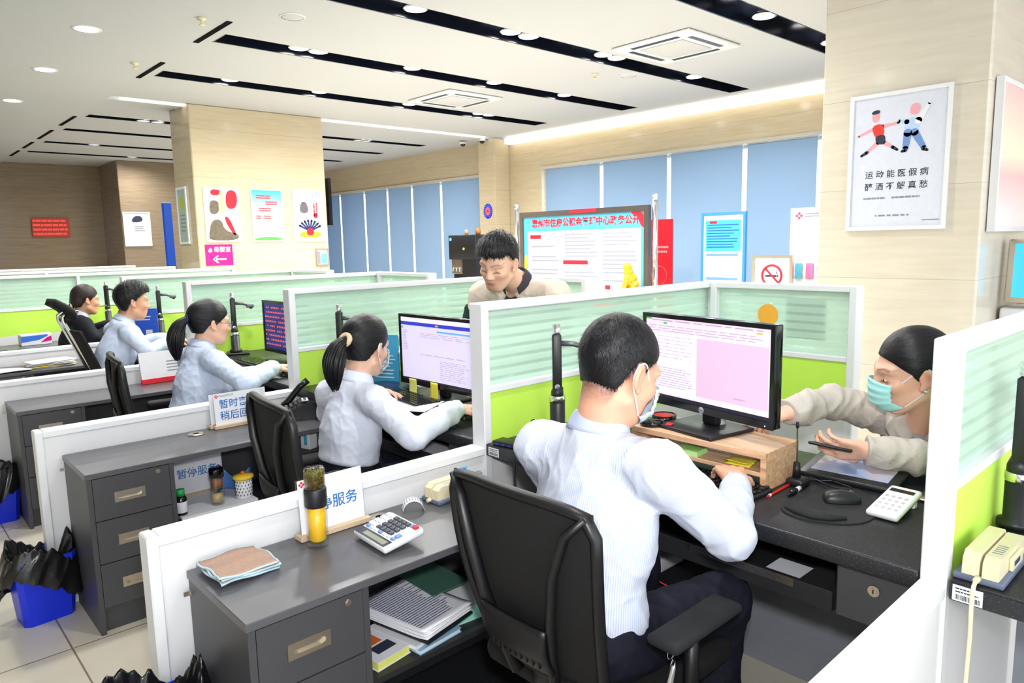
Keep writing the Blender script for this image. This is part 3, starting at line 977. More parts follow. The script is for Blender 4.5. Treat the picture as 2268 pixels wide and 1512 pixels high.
# ------------------------------------------------------------------ people materials
def skin_mat():
    N = NT('skin'); b = N.b
    a = N.n('ShaderNodeVertexColor'); a.layer_name = 'Col'
    tc = N.n('ShaderNodeTexCoord')
    nz = N.n('ShaderNodeTexNoise', Scale=90.0, Detail=3.0); N.l(tc.outputs['Object'], nz.inputs['Vector'])
    mr = N.n('ShaderNodeMapRange'); mr.inputs[3].default_value = 0.94; mr.inputs[4].default_value = 1.06
    N.l(nz.outputs[0], mr.inputs[0])
    mx = N.n('ShaderNodeMix', data_type='RGBA', blend_type='MULTIPLY'); mx.inputs[0].default_value = 1
    N.l(a.outputs[0], mx.inputs[6]); N.l(mr.outputs[0], mx.inputs[7])
    N.l(mx.outputs[2], b.inputs['Base Color'])
    b.inputs['Roughness'].default_value = 0.48
    b.inputs['Subsurface Weight'].default_value = 0.12
    b.inputs['Subsurface Radius'].default_value = (0.02, 0.008, 0.004)
    return N.m
SKIN = skin_mat()
def hair_mat(name, c0, c1, rough=0.38):
    N = NT(name); b = N.b
    a = N.n('ShaderNodeAttribute'); a.attribute_name = 'flow'
    mp = N.n('ShaderNodeMapping'); mp.inputs['Scale'].default_value = (1, 0.06, 1)
    N.l(a.outputs['Vector'], mp.inputs[0])
    nz = N.n('ShaderNodeTexNoise', Scale=1.0, Detail=4.0); N.l(mp.outputs[0], nz.inputs['Vector'])
    r = N.n('ShaderNodeValToRGB')
    r.color_ramp.elements[0].position = 0.35; r.color_ramp.elements[0].color = c0
    r.color_ramp.elements[1].position = 0.75; r.color_ramp.elements[1].color = c1
    N.l(nz.outputs[0], r.inputs[0]); N.l(r.outputs[0], b.inputs['Base Color'])
    b.inputs['Roughness'].default_value = rough
    b.inputs['Specular IOR Level'].default_value = 0.35
    bp = N.n('ShaderNodeBump', Strength=0.6, Distance=0.003); N.l(nz.outputs[0], bp.inputs['Height'])
    N.l(bp.outputs[0], b.inputs['Normal'])
    return N.m
HAIR = hair_mat('black_hair', srgb(8, 8, 12), srgb(26, 25, 32))
HAIRB = hair_mat('dark_brown_hair', srgb(22, 15, 14), srgb(52, 38, 34))
def cloth(name, c, rough=0.75, stripe=None, scol=None, bump=0.12):
    N = NT(name); b = N.b
    tc = N.n('ShaderNodeTexCoord')
    nz = N.n('ShaderNodeTexNoise', Scale=14.0, Detail=4.0); N.l(tc.outputs['Object'], nz.inputs['Vector'])
    mx = N.n('ShaderNodeMix', data_type='RGBA')
    mx.inputs[6].default_value = [x*0.95 for x in c[:3]]+[1]; mx.inputs[7].default_value = c
    N.l(nz.outputs[0], mx.inputs[0])
    src = mx.outputs[2]
    if stripe:
        a = N.n('ShaderNodeAttribute'); a.attribute_name = 'flow'
        sx = N.n('ShaderNodeSeparateXYZ'); N.l(a.outputs['Vector'], sx.inputs[0])
        mu = N.n('ShaderNodeMath', operation='MULTIPLY'); mu.inputs[1].default_value = 1/stripe; N.l(sx.outputs[0], mu.inputs[0])
        fr = N.n('ShaderNodeMath', operation='FRACT'); N.l(mu.outputs[0], fr.inputs[0])
        lt = N.n('ShaderNodeMath', operation='LESS_THAN'); lt.inputs[1].default_value = 0.42; N.l(fr.outputs[0], lt.inputs[0])
        m2 = N.n('ShaderNodeMix', data_type='RGBA'); N.l(lt.outputs[0], m2.inputs[0]); N.l(src, m2.inputs[6]); m2.inputs[7].default_value = scol
        src = m2.outputs[2]
    N.l(src, b.inputs['Base Color'])
    b.inputs['Roughness'].default_value = rough
    b.inputs['Specular IOR Level'].default_value = 0.25
    n2 = N.n('ShaderNodeTexNoise', Scale=26.0, Detail=3.0, Distortion=1.2); N.l(tc.outputs['Object'], n2.inputs['Vector'])
    bp = N.n('ShaderNodeBump', Strength=bump, Distance=0.012); N.l(n2.outputs[0], bp.inputs['Height']); N.l(bp.outputs[0], b.inputs['Normal'])
    return N.m
SHIRT_STRIPE = cloth('white_shirt_fine_blue_stripes', srgb(219, 223, 234), stripe=0.0052, scol=srgb(192, 202, 228))
SHIRT_WHITE = cloth('pale_blue_white_cotton', srgb(226, 232, 248), bump=0.06)
SHIRT_BLUE = cloth('pale_blue_cotton', srgb(212, 225, 250), bump=0.06)
TROUSERS = cloth('dark_navy_trousers', srgb(22, 24, 38))
SUIT = cloth('black_suit_cloth', srgb(20, 24, 32))
JACKET = cloth('light_beige_windbreaker', srgb(206, 198, 190), 0.6, bump=0.25)
CREAMJ = cloth('cream_jacket_cloth', srgb(238, 222, 208), 0.8)
GREENJ = cloth('dark_green_sleeve_cloth', srgb(22, 62, 56), 0.8)
POLO = cloth('dark_grey_polo_knit', srgb(72, 66, 74), 0.9)
TEE = cloth('light_blue_tee', srgb(170, 190, 220), 0.8)
SHOE = mat('black_leather_shoe', srgb(20, 20, 22), 0.3)
MASKM = cloth('white_blue_face_mask', srgb(214, 230, 242), 0.8, bump=0.05)
MASKT = cloth('mint_blue_face_mask', srgb(184, 248, 248), 0.8, bump=0.05)
ELASTIC = mat('white_elastic', srgb(245, 245, 248), 0.7)
TIE = mat('beige_hair_tie', srgb(225, 195, 160), 0.7, scale=60, var=0.2)
EYEW = mat('eye_white', srgb(225, 220, 215), 0.2)
EYEI = mat('dark_iris', srgb(30, 18, 14), 0.1)

# ------------------------------------------------------------------ body pieces
def head_frame(az, pitch, roll=0.0):
    """columns: right, forward, up.  az = heading of the nose in degrees, pitch > 0 looks down, roll > 0 leans to its right"""
    a, p, r = map(math.radians, (az, pitch, roll))
    f = V(math.cos(a)*math.cos(p), math.sin(a)*math.cos(p), -math.sin(p))
    rt = V(math.sin(a), -math.cos(a), 0)
    up = np.cross(rt, f)
    r2 = rt*math.cos(r)-up*math.sin(r); u2 = up*math.cos(r)+rt*math.sin(r)
    return np.stack([r2, f, u2], 1)
def add_head(F, c, B, s=1.0, neck=None, nr=0.052, fem=False, lids=True):
    """adds skull, face, ears and neck to field F; B = head frame, c = point between the ears"""
    L = lambda x, y, z: c+B@(V(x, y, z)*s)
    j = 0.92 if fem else 1.0
    F.ell(L(0, -0.018, 0.035), V(0.0765, 0.094, 0.088)*s, B, 0.0)
    F.ell(L(0, 0.032, -0.028), V(0.062*j, 0.062, 0.085)*s, B, 0.03)
    F.ell(L(0, 0.050, -0.082), V(0.036*j, 0.036, 0.032)*s, B, 0.028)
    for sx in (-1, 1):
        F.cap(L(sx*0.052*j, 0.0, -0.062), L(sx*0.02, 0.062, -0.098), 0.018*s, 0.014*s, 0.022)
        F.ell(L(sx*0.040*j, 0.062, -0.022), V(0.020, 0.020, 0.018)*s, B, 0.02)
        F.cap(L(sx*0.046, 0.068, 0.026), L(sx*0.012, 0.084, 0.022), 0.010*s, 0.010*s, 0.018)
    F.cap(L(0, 0.086, 0.014), L(0, 0.105, -0.026), 0.0080*s, 0.0100*s, 0.012)
    for sx in (-1, 1):
        F.ell(L(sx*0.012, 0.096, -0.031), V(0.0072, 0.009, 0.0068)*s, B, 0.008)
        F.ell(L(sx*0.031, 0.100, 0.006), V(0.017, 0.018, 0.013)*s, B, 0.012, 's')
        F.ell(L(sx*0.031, 0.069, 0.004), V(0.0155, 0.0155, 0.0135)*s, B, 0.003)
        F.ell(L(sx*0.0065, 0.104, -0.0395), V(0.003, 0.004, 0.003)*s, B, 0.002, 's')
    # lips
    F.cap(L(-0.020, 0.082, -0.057), L(0.020, 0.082, -0.057), 0.0050*s, None, 0.006)
    F.cap(L(-0.008, 0.090, -0.056), L(0.008, 0.090, -0.056), 0.0052*s, None, 0.006)
    F.cap(L(-0.012, 0.087, -0.067), L(0.012, 0.087, -0.066), 0.0054*s, None, 0.006)
    F.cap(L(-0.020, 0.096, -0.0617), L(0.020, 0.096, -0.0617), 0.0016*s, None, 0.003, 's')
    # ears
    for sx in (-1, 1):
        ang = 0.42
        E = B@np.array([[math.cos(sx*ang), -math.sin(sx*ang), 0], [math.sin(sx*ang), math.cos(sx*ang), 0], [0, 0, 1]])
        e = L(sx*0.079, -0.012, -0.004)
        F.ell(e, V(0.009, 0.019, 0.031)*s, E, 0.006)
        F.ell(e+B@(V(sx*0.0085, 0.004, 0.002)*s), V(0.007, 0.011, 0.020)*s, E, 0.005, 's')
        F.ell(L(sx*0.076, 0.002, -0.032), V(0.006, 0.009, 0.010)*s, E, 0.006)
    if neck is not None:
        F.cap(L(0, -0.028, -0.055), neck, nr*0.98, nr*1.05, 0.03)
        F.cap(L(0, -0.012, -0.075), neck+B@V(0, 0.012, 0), nr*0.75, nr*0.9, 0.03)
HAND_FINGERS = [(-0.030, 0.088, (0.043, 0.026, 0.021), 0.0088), (-0.010, 0.094, (0.047, 0.029, 0.022), 0.0090), (0.010, 0.090, (0.043, 0.027, 0.021), 0.0086), (0.029, 0.081, (0.034, 0.020, 0.018), 0.0078)]
def add_hand(F, w, d, n, side, curl=(0.35, 0.35, 0.4, 0.45), spread=0.10, thumb=(0.75, 0.25), s=1.0):
    """w wrist, d finger direction, n back-of-hand normal, side = +1 when the thumb lies along cross(d, n)"""
    d = unit(d); n = unit(n-d*np.dot(n, d)); t = np.cross(d, n)*side
    P = lambda x, y, z: w+(-t*x*(1) + d*y + n*z)*s      # x>0 towards the little finger
    for (x, y, ln, r), cu in zip(HAND_FINGERS, curl):
        F.cap(P(x*0.55, 0.004, 0.0), P(x, y, 0.004), 0.0155*s, 0.0112*s, 0.010)
        p = P(x, y, 0.003)
        a = 0.0
        dirx = -t*math.sin(x*spread*30)+d*math.cos(x*spread*30)
        for i, l in enumerate(ln):
            a += cu*(0.75 if i == 0 else 1.0)
            q = p+(dirx*math.cos(a)-n*math.sin(a))*l*s
            F.cap(p, q, (r-0.0004*i)*s, (r-0.0004*(i+1))*s, 0.004)
            p = q
    F.cap(P(-0.006, 0.03, -0.006), P(0.012, 0.07, -0.006), 0.014*s, 0.011*s, 0.012)
    # thumb leaves the side of the palm near its base
    p = P(-0.020, 0.020, -0.004)
    a = thumb[0]
    for i, (l, r) in enumerate(((0.044, 0.0125), (0.034, 0.0100), (0.027, 0.0092))):
        q = p+(t*math.sin(a)+d*math.cos(a)-n*(0.25+0.18*i))*l*s*0.95
        F.cap(p, q, r*s, (r-0.001)*s, 0.007)
        p = q
        a -= thumb[1]
    F.cap(w-d*0.03, P(0, 0.012, 0), 0.0245*s, 0.023*s, 0.015)
def seg_dist(P, a, b):
    ba = b-a; t = np.clip(((P-a)@ba)/(ba@ba), 0, 1)
    return np.linalg.norm(P-a-t[:, None]*ba, axis=1), t
def skin_color(v, c, B, s, base, fem=False, brow=True, hairline=None):
    base = np.array(base[:3]); col = np.tile(base, (len(v), 1))
    q = (v-c)@B/s
    def blob(p, r, cc, amt):
        nonlocal col
        w = np.exp(-(((q-np.array(p))/np.array(r))**2).sum(1))*amt
        col = col*(1-w[:, None])+np.array(cc)*w[:, None]
    lip = np.array(srgb(206, 108, 108)[:3]); warm = base*np.array([1.0, 0.80, 0.76])
    dk = np.array(srgb(35, 25, 25)[:3])
    for sx in (-1, 1):
        blob((sx*0.04, 0.07, -0.025), (0.025, 0.03, 0.025), warm, 0.6)
        blob((sx*0.085, -0.01, 0.0), (0.02, 0.03, 0.035), warm, 0.7)
        if brow:
            for k in range(5):
                x = 0.014+0.009*k
                blob((sx*x, 0.085-0.006*k, 0.0275+0.0022*(k if k < 3 else 5-k)), (0.0062, 0.03, 0.0031), dk, 0.92)
        # lash line of the lowered lid
        for k in range(6):
            x = 0.019+0.005*k
            blob((sx*x, 0.083, -0.0045-0.0012*abs(k-2.5)), (0.0042, 0.02, 0.0026), dk, 0.9)
    blob((0, 0.1, -0.028), (0.014, 0.015, 0.012), warm, 0.5)
    for x in (-0.017, -0.010, -0.003, 0.003, 0.010, 0.017):
        blob((x, 0.09, -0.0575), (0.0065, 0.02, 0.004), lip, 0.65)
        blob((x*0.9, 0.09, -0.0665), (0.0065, 0.02, 0.0045), lip, 0.65)
    blob((0, 0.095, -0.062), (0.018, 0.02, 0.0013), lip*0.45, 0.8)
    if hairline is not None:
        w = (hairline(q)*np.random.RandomState(1).uniform(0.65, 1.0, len(q)))[:, None]
        col = col*(1-w)+dk*w
    return col
def interp(x, xs, ys): return np.interp(x, xs, ys)
MALE_LINE = ([-0.14, -0.045, -0.034, -0.022, 0.004, 0.020, 0.036, 0.055, 0.075, 0.12], [-0.085, -0.080, -0.022, 0.006, 0.004, 0.034, 0.044, 0.066, 0.074, 0.076])
FEM_LINE = ([-0.14, -0.055, -0.036, -0.022, 0.006, 0.022, 0.040, 0.060, 0.085, 0.12], [-0.070, -0.062, -0.022, 0.004, -0.012, 0.012, 0.030, 0.050, 0.072, 0.076])
def make_hair(root, org, c, B, s, style, m, h=0.003):
    L = lambda x, y, z: c+B@(V(x, y, z)*s)
    F = Field(c-0.2*s, c+0.2*s, h)
    fem = style in ('pony', 'low', 'sleek')
    t = {'short': 0.005, 'crop': 0.009, 'fringe': 0.007, 'pony': 0.008, 'low': 0.008, 'sleek': 0.006}[style]
    F.ell(L(0, -0.020, 0.036), V(0.0775+t, 0.096+t, 0.089+t*1.25)*s, B, 0.0)
    if fem: F.ell(L(0, -0.055, -0.028), V(0.060+t*0.4, 0.048+t*0.5, 0.060)*s, B, 0.03)
    else: F.ell(L(0, -0.040, -0.030), V(0.060+t*0.3, 0.036+t*0.5, 0.055)*s, B, 0.03)
    if style in ('fringe', 'crop'):
        F.ell(L(0, 0.012, 0.080), V(0.072, 0.084, 0.062)*s, B, 0.03)
    if style == 'pony':
        F.ell(L(0, -0.085, 0.03), V(0.055, 0.045, 0.06)*s, B, 0.04)
    if style == 'low':
        F.ell(L(0, -0.07, -0.03), V(0.062, 0.05, 0.07)*s, B, 0.03)
    X, Y, Z = [a.reshape([-1 if i == j else 1 for j in range(3)]).astype(np.float32)-c[i] for i, a in enumerate(F.ax)]
    lx = (X*B[0, 0]+Y*B[1, 0]+Z*B[2, 0])/s; ly = (X*B[0, 1]+Y*B[1, 1]+Z*B[2, 1])/s; lz = (X*B[0, 2]+Y*B[1, 2]+Z*B[2, 2])/s
    xs, ys = FEM_LINE if fem else MALE_LINE
    zmin = np.interp(ly, xs, ys).astype(np.float32)
    if style == 'short': zmin = zmin+np.where(ly < -0.03, 0.032, np.where(ly < 0.008, 0.026, 0)).astype(np.float32)
    if style == 'fringe':
        zmin = zmin-np.where(ly > 0.05, 0.004+0.006*np.sin(lx*160)*np.sin(lx*47+1), np.where(ly > -0.04, -0.022, -0.03)).astype(np.float32)
    jag = (0.0 if fem else 0.002)*np.sin(np.arctan2(lx, ly)*60)
    e = (zmin-lz)*0.34+(jag*0.5).astype(np.float32)
    F.d = np.maximum(F.d, e*s)
    # strand relief
    ax = {'short': (0, -0.055, 0.115), 'crop': (0, -0.055, 0.115), 'fringe': (0.0, -0.06, 0.12), 'pony': (0, -0.125, 0.02), 'low': (0, -0.12, -0.055), 'sleek': (0, -0.125, -0.02)}[style]
    axn = unit(np.array(ax)+V(0, 0.02, -0.03))
    e1 = unit(np.cross(axn, V(1, 0.01, 0.02))); e2 = np.cross(axn, e1)
    def flow(q):
        q = q-V(0, -0.02, 0.03)
        r = np.linalg.norm(q, axis=1)+1e-9
        a = np.arctan2(q@e2, q@e1); th = np.arccos(np.clip(q@axn/r, -1, 1))
        return np.stack([a*34*np.maximum(np.sin(th), 0.25), th*60], 1), a, th
    ii = np.nonzero(np.abs(F.d) < 0.012)
    P = np.stack([F.ax[i][ii[i]] for i in range(3)], 1)
    q = (P-c)@B/s
    uv, a, th = flow(q)
    rs = np.random.RandomState(3)
    rel = np.zeros(len(q))
    for f in (14, 23, 37, 61):
        rel += np.sin(a*f+rs.rand()*6+1.5*np.sin(th*(2+f*0.06)+rs.rand()*6))/4
    amp = {'short': 0.0005, 'crop': 0.0022, 'fringe': 0.0030, 'pony': 0.0010, 'low': 0.0012, 'sleek': 0.0005}[style]
    F.d[ii] -= (amp*rel*s).astype(np.float32)
    v, f = F.poly()
    v, f = keep_big(v, f)
    v = smooth_mesh(v, f, 1, 0.4)
    if style in ('short', 'crop', 'fringe'):
        # loose strands standing off the surface
        qs = (v-c)@B/s
        n_s = {'short': 5200, 'crop': 2600, 'fringe': 3400}[style]
        sel = rs.choice(len(v), n_s)
        nv = []; nf = []
        b0 = len(v)
        cen = c+B@V(0, -0.02, 0.03)*s
        tip = c+B@np.array(ax)*s
        for k in sel:
            p = v[k]; n = unit(p-cen); dn = unit(p-tip); dn = unit(dn-n*np.dot(dn, n))
            if style == 'fringe':
                dn = unit(dn+0.35*rs.randn(3)); ln = 0.020 if qs[k][1] > 0.02 else 0.016; lift = 0.35
                if qs[k][2] < 0.03: ln = 0.006
                elif qs[k][2] < 0.075 and qs[k][1] > 0.03: ln = 0.010; lift = 0.1
            elif style == 'crop':
                dn = unit(dn+0.35*rs.randn(3)); ln = 0.020 if qs[k][2] > 0.06 else 0.009; lift = 0.40
            else:
                dn = unit(dn+0.13*rs.randn(3)); ln = 0.013; lift = 0.05
            ln *= rs.uniform(0.6, 1.2)*s
            if qs[k][1] > 0.03 and qs[k][2] < 0.085 and style != 'fringe': ln *= 0.4
            wd = (0.0006 if style == 'short' else 0.0009)*s
            sd = unit(np.cross(dn, n))
            m1 = p+dn*ln*0.55+n*ln*lift*0.8; m2 = p+dn*ln+n*ln*(lift*0.9)
            p0 = p-n*0.002
            bb = b0+len(nv)
            nv += [p0-sd*wd, p0+sd*wd, m1+sd*wd*0.8, m1-sd*wd*0.8, m2+sd*wd*0.15, m2-sd*wd*0.15]
            nf += [(bb, bb+1, bb+2, bb+3), (bb+3, bb+2, bb+4, bb+5)]
        v = np.concatenate([v, np.array(nv)]); f = np.concatenate([f, np.array(nf)])
    uv, _, _ = flow((v-c)@B/s)
    return mesh_obj('hair', v, f, m, root, uv=uv, origin=org)
def tail(root, org, pts, rad, m, n=70, name='ponytail', seed=1):
    """a gathered tail made of many thin tapering locks following pts; rad = radius along the way"""
    rs = np.random.RandomState(seed)
    pts = np.array(pts, float)
    T = np.linspace(0, 1, len(pts)); tt = np.linspace(0, 1, 14)
    C = np.stack([np.interp(tt, T, pts[:, k]) for k in range(3)], 1)
    for _ in range(3): C[1:-1] = 0.25*C[:-2]+0.5*C[1:-1]+0.25*C[2:]
    R = np.interp(tt, np.linspace(0, 1, len(rad)), rad)
    V_ = []; Q = []; UV = []
    for k in range(n):
        a = rs.rand()*6.283; rr = math.sqrt(rs.rand())
        endt = rs.uniform(0.86, 1.0)
        base = len(V_)
        M = 6
        wob = rs.randn(2)*0.25
        for i in range(14):
            t = tt[i]*endt
            p = np.array([np.interp(t, tt, C[:, j]) for j in range(3)])
            d = unit(np.array([np.interp(min(t+0.03, 1), tt, C[:, j])-np.interp(max(t-0.03, 0), tt, C[:, j]) for j in range(3)]))
            x = unit(np.cross(d, V(0.3, 0.9, 0.2))); y = np.cross(d, x)
            r = np.interp(t, tt, R)
            o = p+(x*math.cos(a+wob[0]*t)+y*math.sin(a+wob[0]*t))*rr*r
            lr = r*0.17*(1-0.75*max(0, (tt[i]-0.6)/0.4))+0.0007
            for j in range(M):
                b = 6.283*j/M
                V_.append(o+(x*math.cos(b)+y*math.sin(b))*lr); UV.append((k*3.7+b*2.0, t*60))
        for i in range(13):
            for j in range(M):
                j2 = (j+1) % M
                Q.append((base+i*M+j, base+i*M+j2, base+(i+1)*M+j2, base+(i+1)*M+j))
        Q.append((base+13*M, base+13*M+1, base+13*M+2, base+13*M+3)); Q.append((base+13*M+3, base+13*M+4, base+13*M+5, base+13*M))
    return mesh_obj(name, np.array(V_), np.array(Q), m, root, uv=np.array(UV), origin=org)
def face_mask(root, org, c, B, s, m):
    L = lambda x, y, z: Vector(c+B@(V(x, y, z)*s)-org)
    def surf(u, v):
        a = (u-0.5)*2.0
        x = 0.058*math.sin(a*1.22)/math.sin(1.22)
        dep = 0.048+0.070*math.cos(a*1.18)**0.9
        top = 0.006-0.020*abs(a)**1.4
        bot = -0.106+0.020*abs(a)**1.5
        z = top+(bot-top)*v
        y = dep+0.004*math.sin(v*PI)-0.026*max(0, v-0.70)/0.3+0.0014*math.sin(v*30)-0.004*max(0, 0.2-v)/0.2
        return L(x, y, z)
    mk = MB(); mk.grid(surf, 26, 24, 0.0016).build('face_mask', m, root)
    mk = bpy.context.scene.collection.objects[-1]
    for sx in (-1, 1):
        pts = [(0.056, 0.052, -0.014), (0.066, 0.030, 0.004), (0.078, 0.004, 0.026), (0.0805, -0.012, 0.030), (0.083, -0.028, 0.018), (0.083, -0.031, -0.006), (0.080, -0.022, -0.028), (0.076, -0.004, -0.044), (0.066, 0.024, -0.066), (0.055, 0.048, -0.084)]
        P = [np.array(p) for p in pts]
        for _ in range(2):
            P = [P[0]]+[x for i in range(len(P)-1) for x in (P[i]*0.75+P[i+1]*0.25, P[i]*0.25+P[i+1]*0.75)]+[P[-1]]
        e = MB(); e.tube([L(sx*p[0], p[1], p[2]) for p in P], 0.0019*s, 6).build('ear_loop', ELASTIC, mk)
    return mk
def collar_ring(root, org, N, T, m, r=0.060, hgt=0.040, open_=0.5, flare=0.020, name='collar', tip=0.02):
    """folded shirt collar: a band around the neck, open at the front"""
    def surf(u, v):
        a = -PI/2+(u*2-1)*(PI-open_)          # angle from the back of the neck
        g = abs(u*2-1)
        prof = [(r*0.98, -0.01), (r*0.97, hgt*0.9), (r*1.0, hgt), (r+flare*0.6, hgt*0.5), (r+flare, -0.002-tip*g**3)]
        q = v*4; i = min(3, int(q)); fr = q-i
        rr = prof[i][0]*(1-fr)+prof[i+1][0]*fr; zz = prof[i][1]*(1-fr)+prof[i+1][1]*fr
        zz -= 0.022*g**2
        return Vector(N+T@V(rr*math.cos(a), rr*math.sin(a)*0.98+0.004, zz)-org)
    return MB().grid(surf, 40, 8, 0.0022).build(name, m, root)
def limb_uv(v, segs, T, mid):
    best = np.full(len(v), 9.0); uv = np.zeros((len(v), 2))
    q = (v-mid)@T
    uv[:, 0] = np.arctan2(q[:, 0], np.abs(q[:, 1])+0.05)*0.155; uv[:, 1] = q[:, 2]
    for a, b, r, on in segs:
        d, t = seg_dist(v, a, b)
        m = (d-r < best) if not on else (d < r*1.25)
        ax = unit(b-a); e1 = unit(np.cross(ax, T[:, 1]+0.01)); e2 = np.cross(ax, e1)
        w = (v-a)
        ang = np.arctan2(w@e2, w@e1)
        uv[m, 0] = ang[m]*r; uv[m, 1] = (w@ax)[m]
    return uv
def make_person(label, J, head, skin, hair_style, hair_m, top_m, h=0.005, s=1.0, fem=False, mask=None, hands=(), group=None, collar=True, hem=0.05, wrk=0.003, bottom_m=None, sleeve_r=(0.062, 0.052, 0.040), width=1.0, brow=True, trous=True, top_name='shirt', seed=1, hairline=None, collar_m=None, cuff=True, bust=0.0, depth=1.0, open_front=None, under=None):
    J = {k: np.asarray(v, float) for k, v in J.items()}
    c, az, pitch, roll = head
    c = np.asarray(c, float); B = head_frame(az, pitch, roll)
    org = V(J['P'][0], J['P'][1], 0)
    up = unit(J['N']-J['P']); rt = unit(J['SR']-J['SL']); rt = unit(rt-up*np.dot(rt, up)); fw = np.cross(up, rt)
    T = np.stack([rt, fw, up], 1)
    mid = (J['SL']+J['SR'])/2
    pts = np.stack(list(J.values())+[c+V(0, 0, 0.13), c+B@V(0, 0.15, 0)]+[hh['w']+unit(hh['d'])*0.2 for hh in hands])
    lo, hi = pts.min(0)-0.13, pts.max(0)+0.13
    lo[2] = max(lo[2], 0.0)
    # one continuous body
    F = Field(lo, hi, h)
    F.ell(mid+T@V(0, 0.01, -0.12), V(0.120*width, 0.070, 0.16), T, 0.0)
    F.ell(J['P']*0.55+mid*0.45, V(0.105*width, 0.070, 0.18), T, 0.04)
    F.ell(J['P'], V(0.115*width, 0.08, 0.085), T, 0.04)
    for sd in 'LR':
        F.cap(J['N']+T@V(0, -0.008, -0.045), J['S'+sd], 0.036, 0.040, 0.03)
        F.cap(J['S'+sd], J['E'+sd], 0.042, 0.036, 0.03)
        F.cap(J['E'+sd], J['W'+sd], 0.036, 0.0255, 0.02)
        hp = J['P']+T@V(0.085 if sd == 'R' else -0.085, 0, -0.02)
        if 'K'+sd in J:
            F.cap(hp, J['K'+sd], 0.058, 0.042, 0.03); F.cap(J['K'+sd], J['A'+sd], 0.042, 0.034, 0.02)
            F.cap(J['A'+sd]+V(0, 0, -0.03), J['A'+sd]+fw*0.12+V(0, 0, -0.045), 0.032, 0.026, 0.03)
    F.cap(J['P'], mid, 0.065, 0.065, 0.04)
    add_head(F, c, B, s, J['N']-up*0.01, 0.047 if fem else 0.053, fem)
    for hh in hands:
        add_hand(F, hh['w'], hh['d'], hh['n'], hh['side'], hh.get('curl', (0.35, 0.35, 0.4, 0.45)), thumb=hh.get('thumb', (0.75, 0.25)), s=hh.get('s', 0.95))
    v, q = F.poly()
    v, q = keep_big(v, q)
    v = smooth_mesh(v, q, 1, 0.35)
    body = mesh_obj('person', v, q, SKIN, None, col=skin_color(v, c, B, s, skin, fem, brow, hairline), origin=org)
    body.location = org
    tag(body, label, 'person', group, 'thing')
    make_hair(body, org, c, B, s, hair_style, hair_m, max(0.0028, h*0.75))
    # upper garment
    G = Field(lo, hi, max(h, 0.0045))
    G.ell(mid+T@V(0, 0.012, -0.13), V(0.168*width, 0.112*depth, 0.19), T, 0.0)
    G.cap(J['N']-up*0.032+T@V(0, -0.013, 0), mid+T@V(0, 0.0, -0.12), 0.066, 0.108*depth, 0.04)
    if bust:
        for sx in (-1, 1): G.ell(mid+T@V(sx*0.075, 0.075, -0.15), V(0.07, 0.06, 0.07)*bust, T, 0.05)
    G.ell(J['P']*0.58+mid*0.42+T@V(0, 0.0, 0), V(0.150*width, 0.116*depth, 0.19), T, 0.05)
    G.ell(J['P']+T@V(0, 0, 0.05), V(0.166*width, 0.128*depth, 0.13), T, 0.04)
    for sd in 'LR':
        r0, r1, r2 = sleeve_r
        G.cap(J['N']+T@V(0, -0.014, -0.040), J['S'+sd], 0.055, r0*0.95, 0.03)
        G.cap(J['S'+sd], J['E'+sd], r0, r1, 0.035)
        G.cap(J['E'+sd], J['W'+sd], r1, r2, 0.015)
        # slack cloth bunched above the wrist and the elbow
        for t, k_ in ((0.55, 1.08), (0.70, 1.05), (0.84, 1.12)):
            p = J['E'+sd]*(1-t)+J['W'+sd]*t
            G.ell(p, V(1, 1, 1)*(r1*(1-t)+r2*t)*k_, None, 0.012)
        if cuff:
            d = unit(J['W'+sd]-J['E'+sd])
            G.cap(J['W'+sd]-d*0.035, J['W'+sd]+d*0.012, r2*0.92, r2*0.92, 0.004)
    G.wrinkle(wrk, 34, seed)
    if open_front:
        w_, top_, ln_ = open_front
        G.ell(mid+T@V(0, 0.125, top_-ln_), V(w_, 0.085, ln_), T, 0.008, 's')
    G.plane(J['P']+up*hem, -up, 0.02)
    for sd in 'LR':
        d = unit(J['W'+sd]-J['E'+sd])
        # open cuff
        sl, cs = G.sub(J['W'+sd]-0.06, J['W'+sd]+0.06, 0.03)
        if sl is not None:
            e = ((cs[0]-J['W'+sd][0])*d[0]+(cs[1]-J['W'+sd][1])*d[1]+(cs[2]-J['W'+sd][2])*d[2])-0.014
            G.d[sl] = np.maximum(G.d[sl], e.astype(np.float32))
    v, q = G.poly(); v, q = keep_big(v, q)
    v = smooth_mesh(v, q, 1, 0.4)
    segs = []
    for sd in 'LR':
        segs += [(J['S'+sd], J['E'+sd], sleeve_r[0]*1.05, True), (J['E'+sd], J['W'+sd], sleeve_r[1], True)]
    mesh_obj(top_name, v, q, top_m, body, uv=limb_uv(v, segs, T, mid), origin=org)
    if under is not None:
        U = Field(lo, hi, max(h, 0.005))
        U.ell(mid+T@V(0, 0.010, -0.13), V(0.155*width, 0.104*depth, 0.18), T, 0.0)
        for sd in 'LR': U.cap(J['N']+T@V(0, -0.005, -0.035), J['S'+sd], 0.050, 0.048, 0.03)
        U.ell(J['P']*0.58+mid*0.42, V(0.140*width, 0.106*depth, 0.18), T, 0.05)
        v, q = U.poly(); v, q = keep_big(v, q)
        mesh_obj(under[0], v, q, under[1], body, origin=org)
    if collar:
        collar_ring(body, org, J['N']+up*0.002, T, collar_m or top_m)
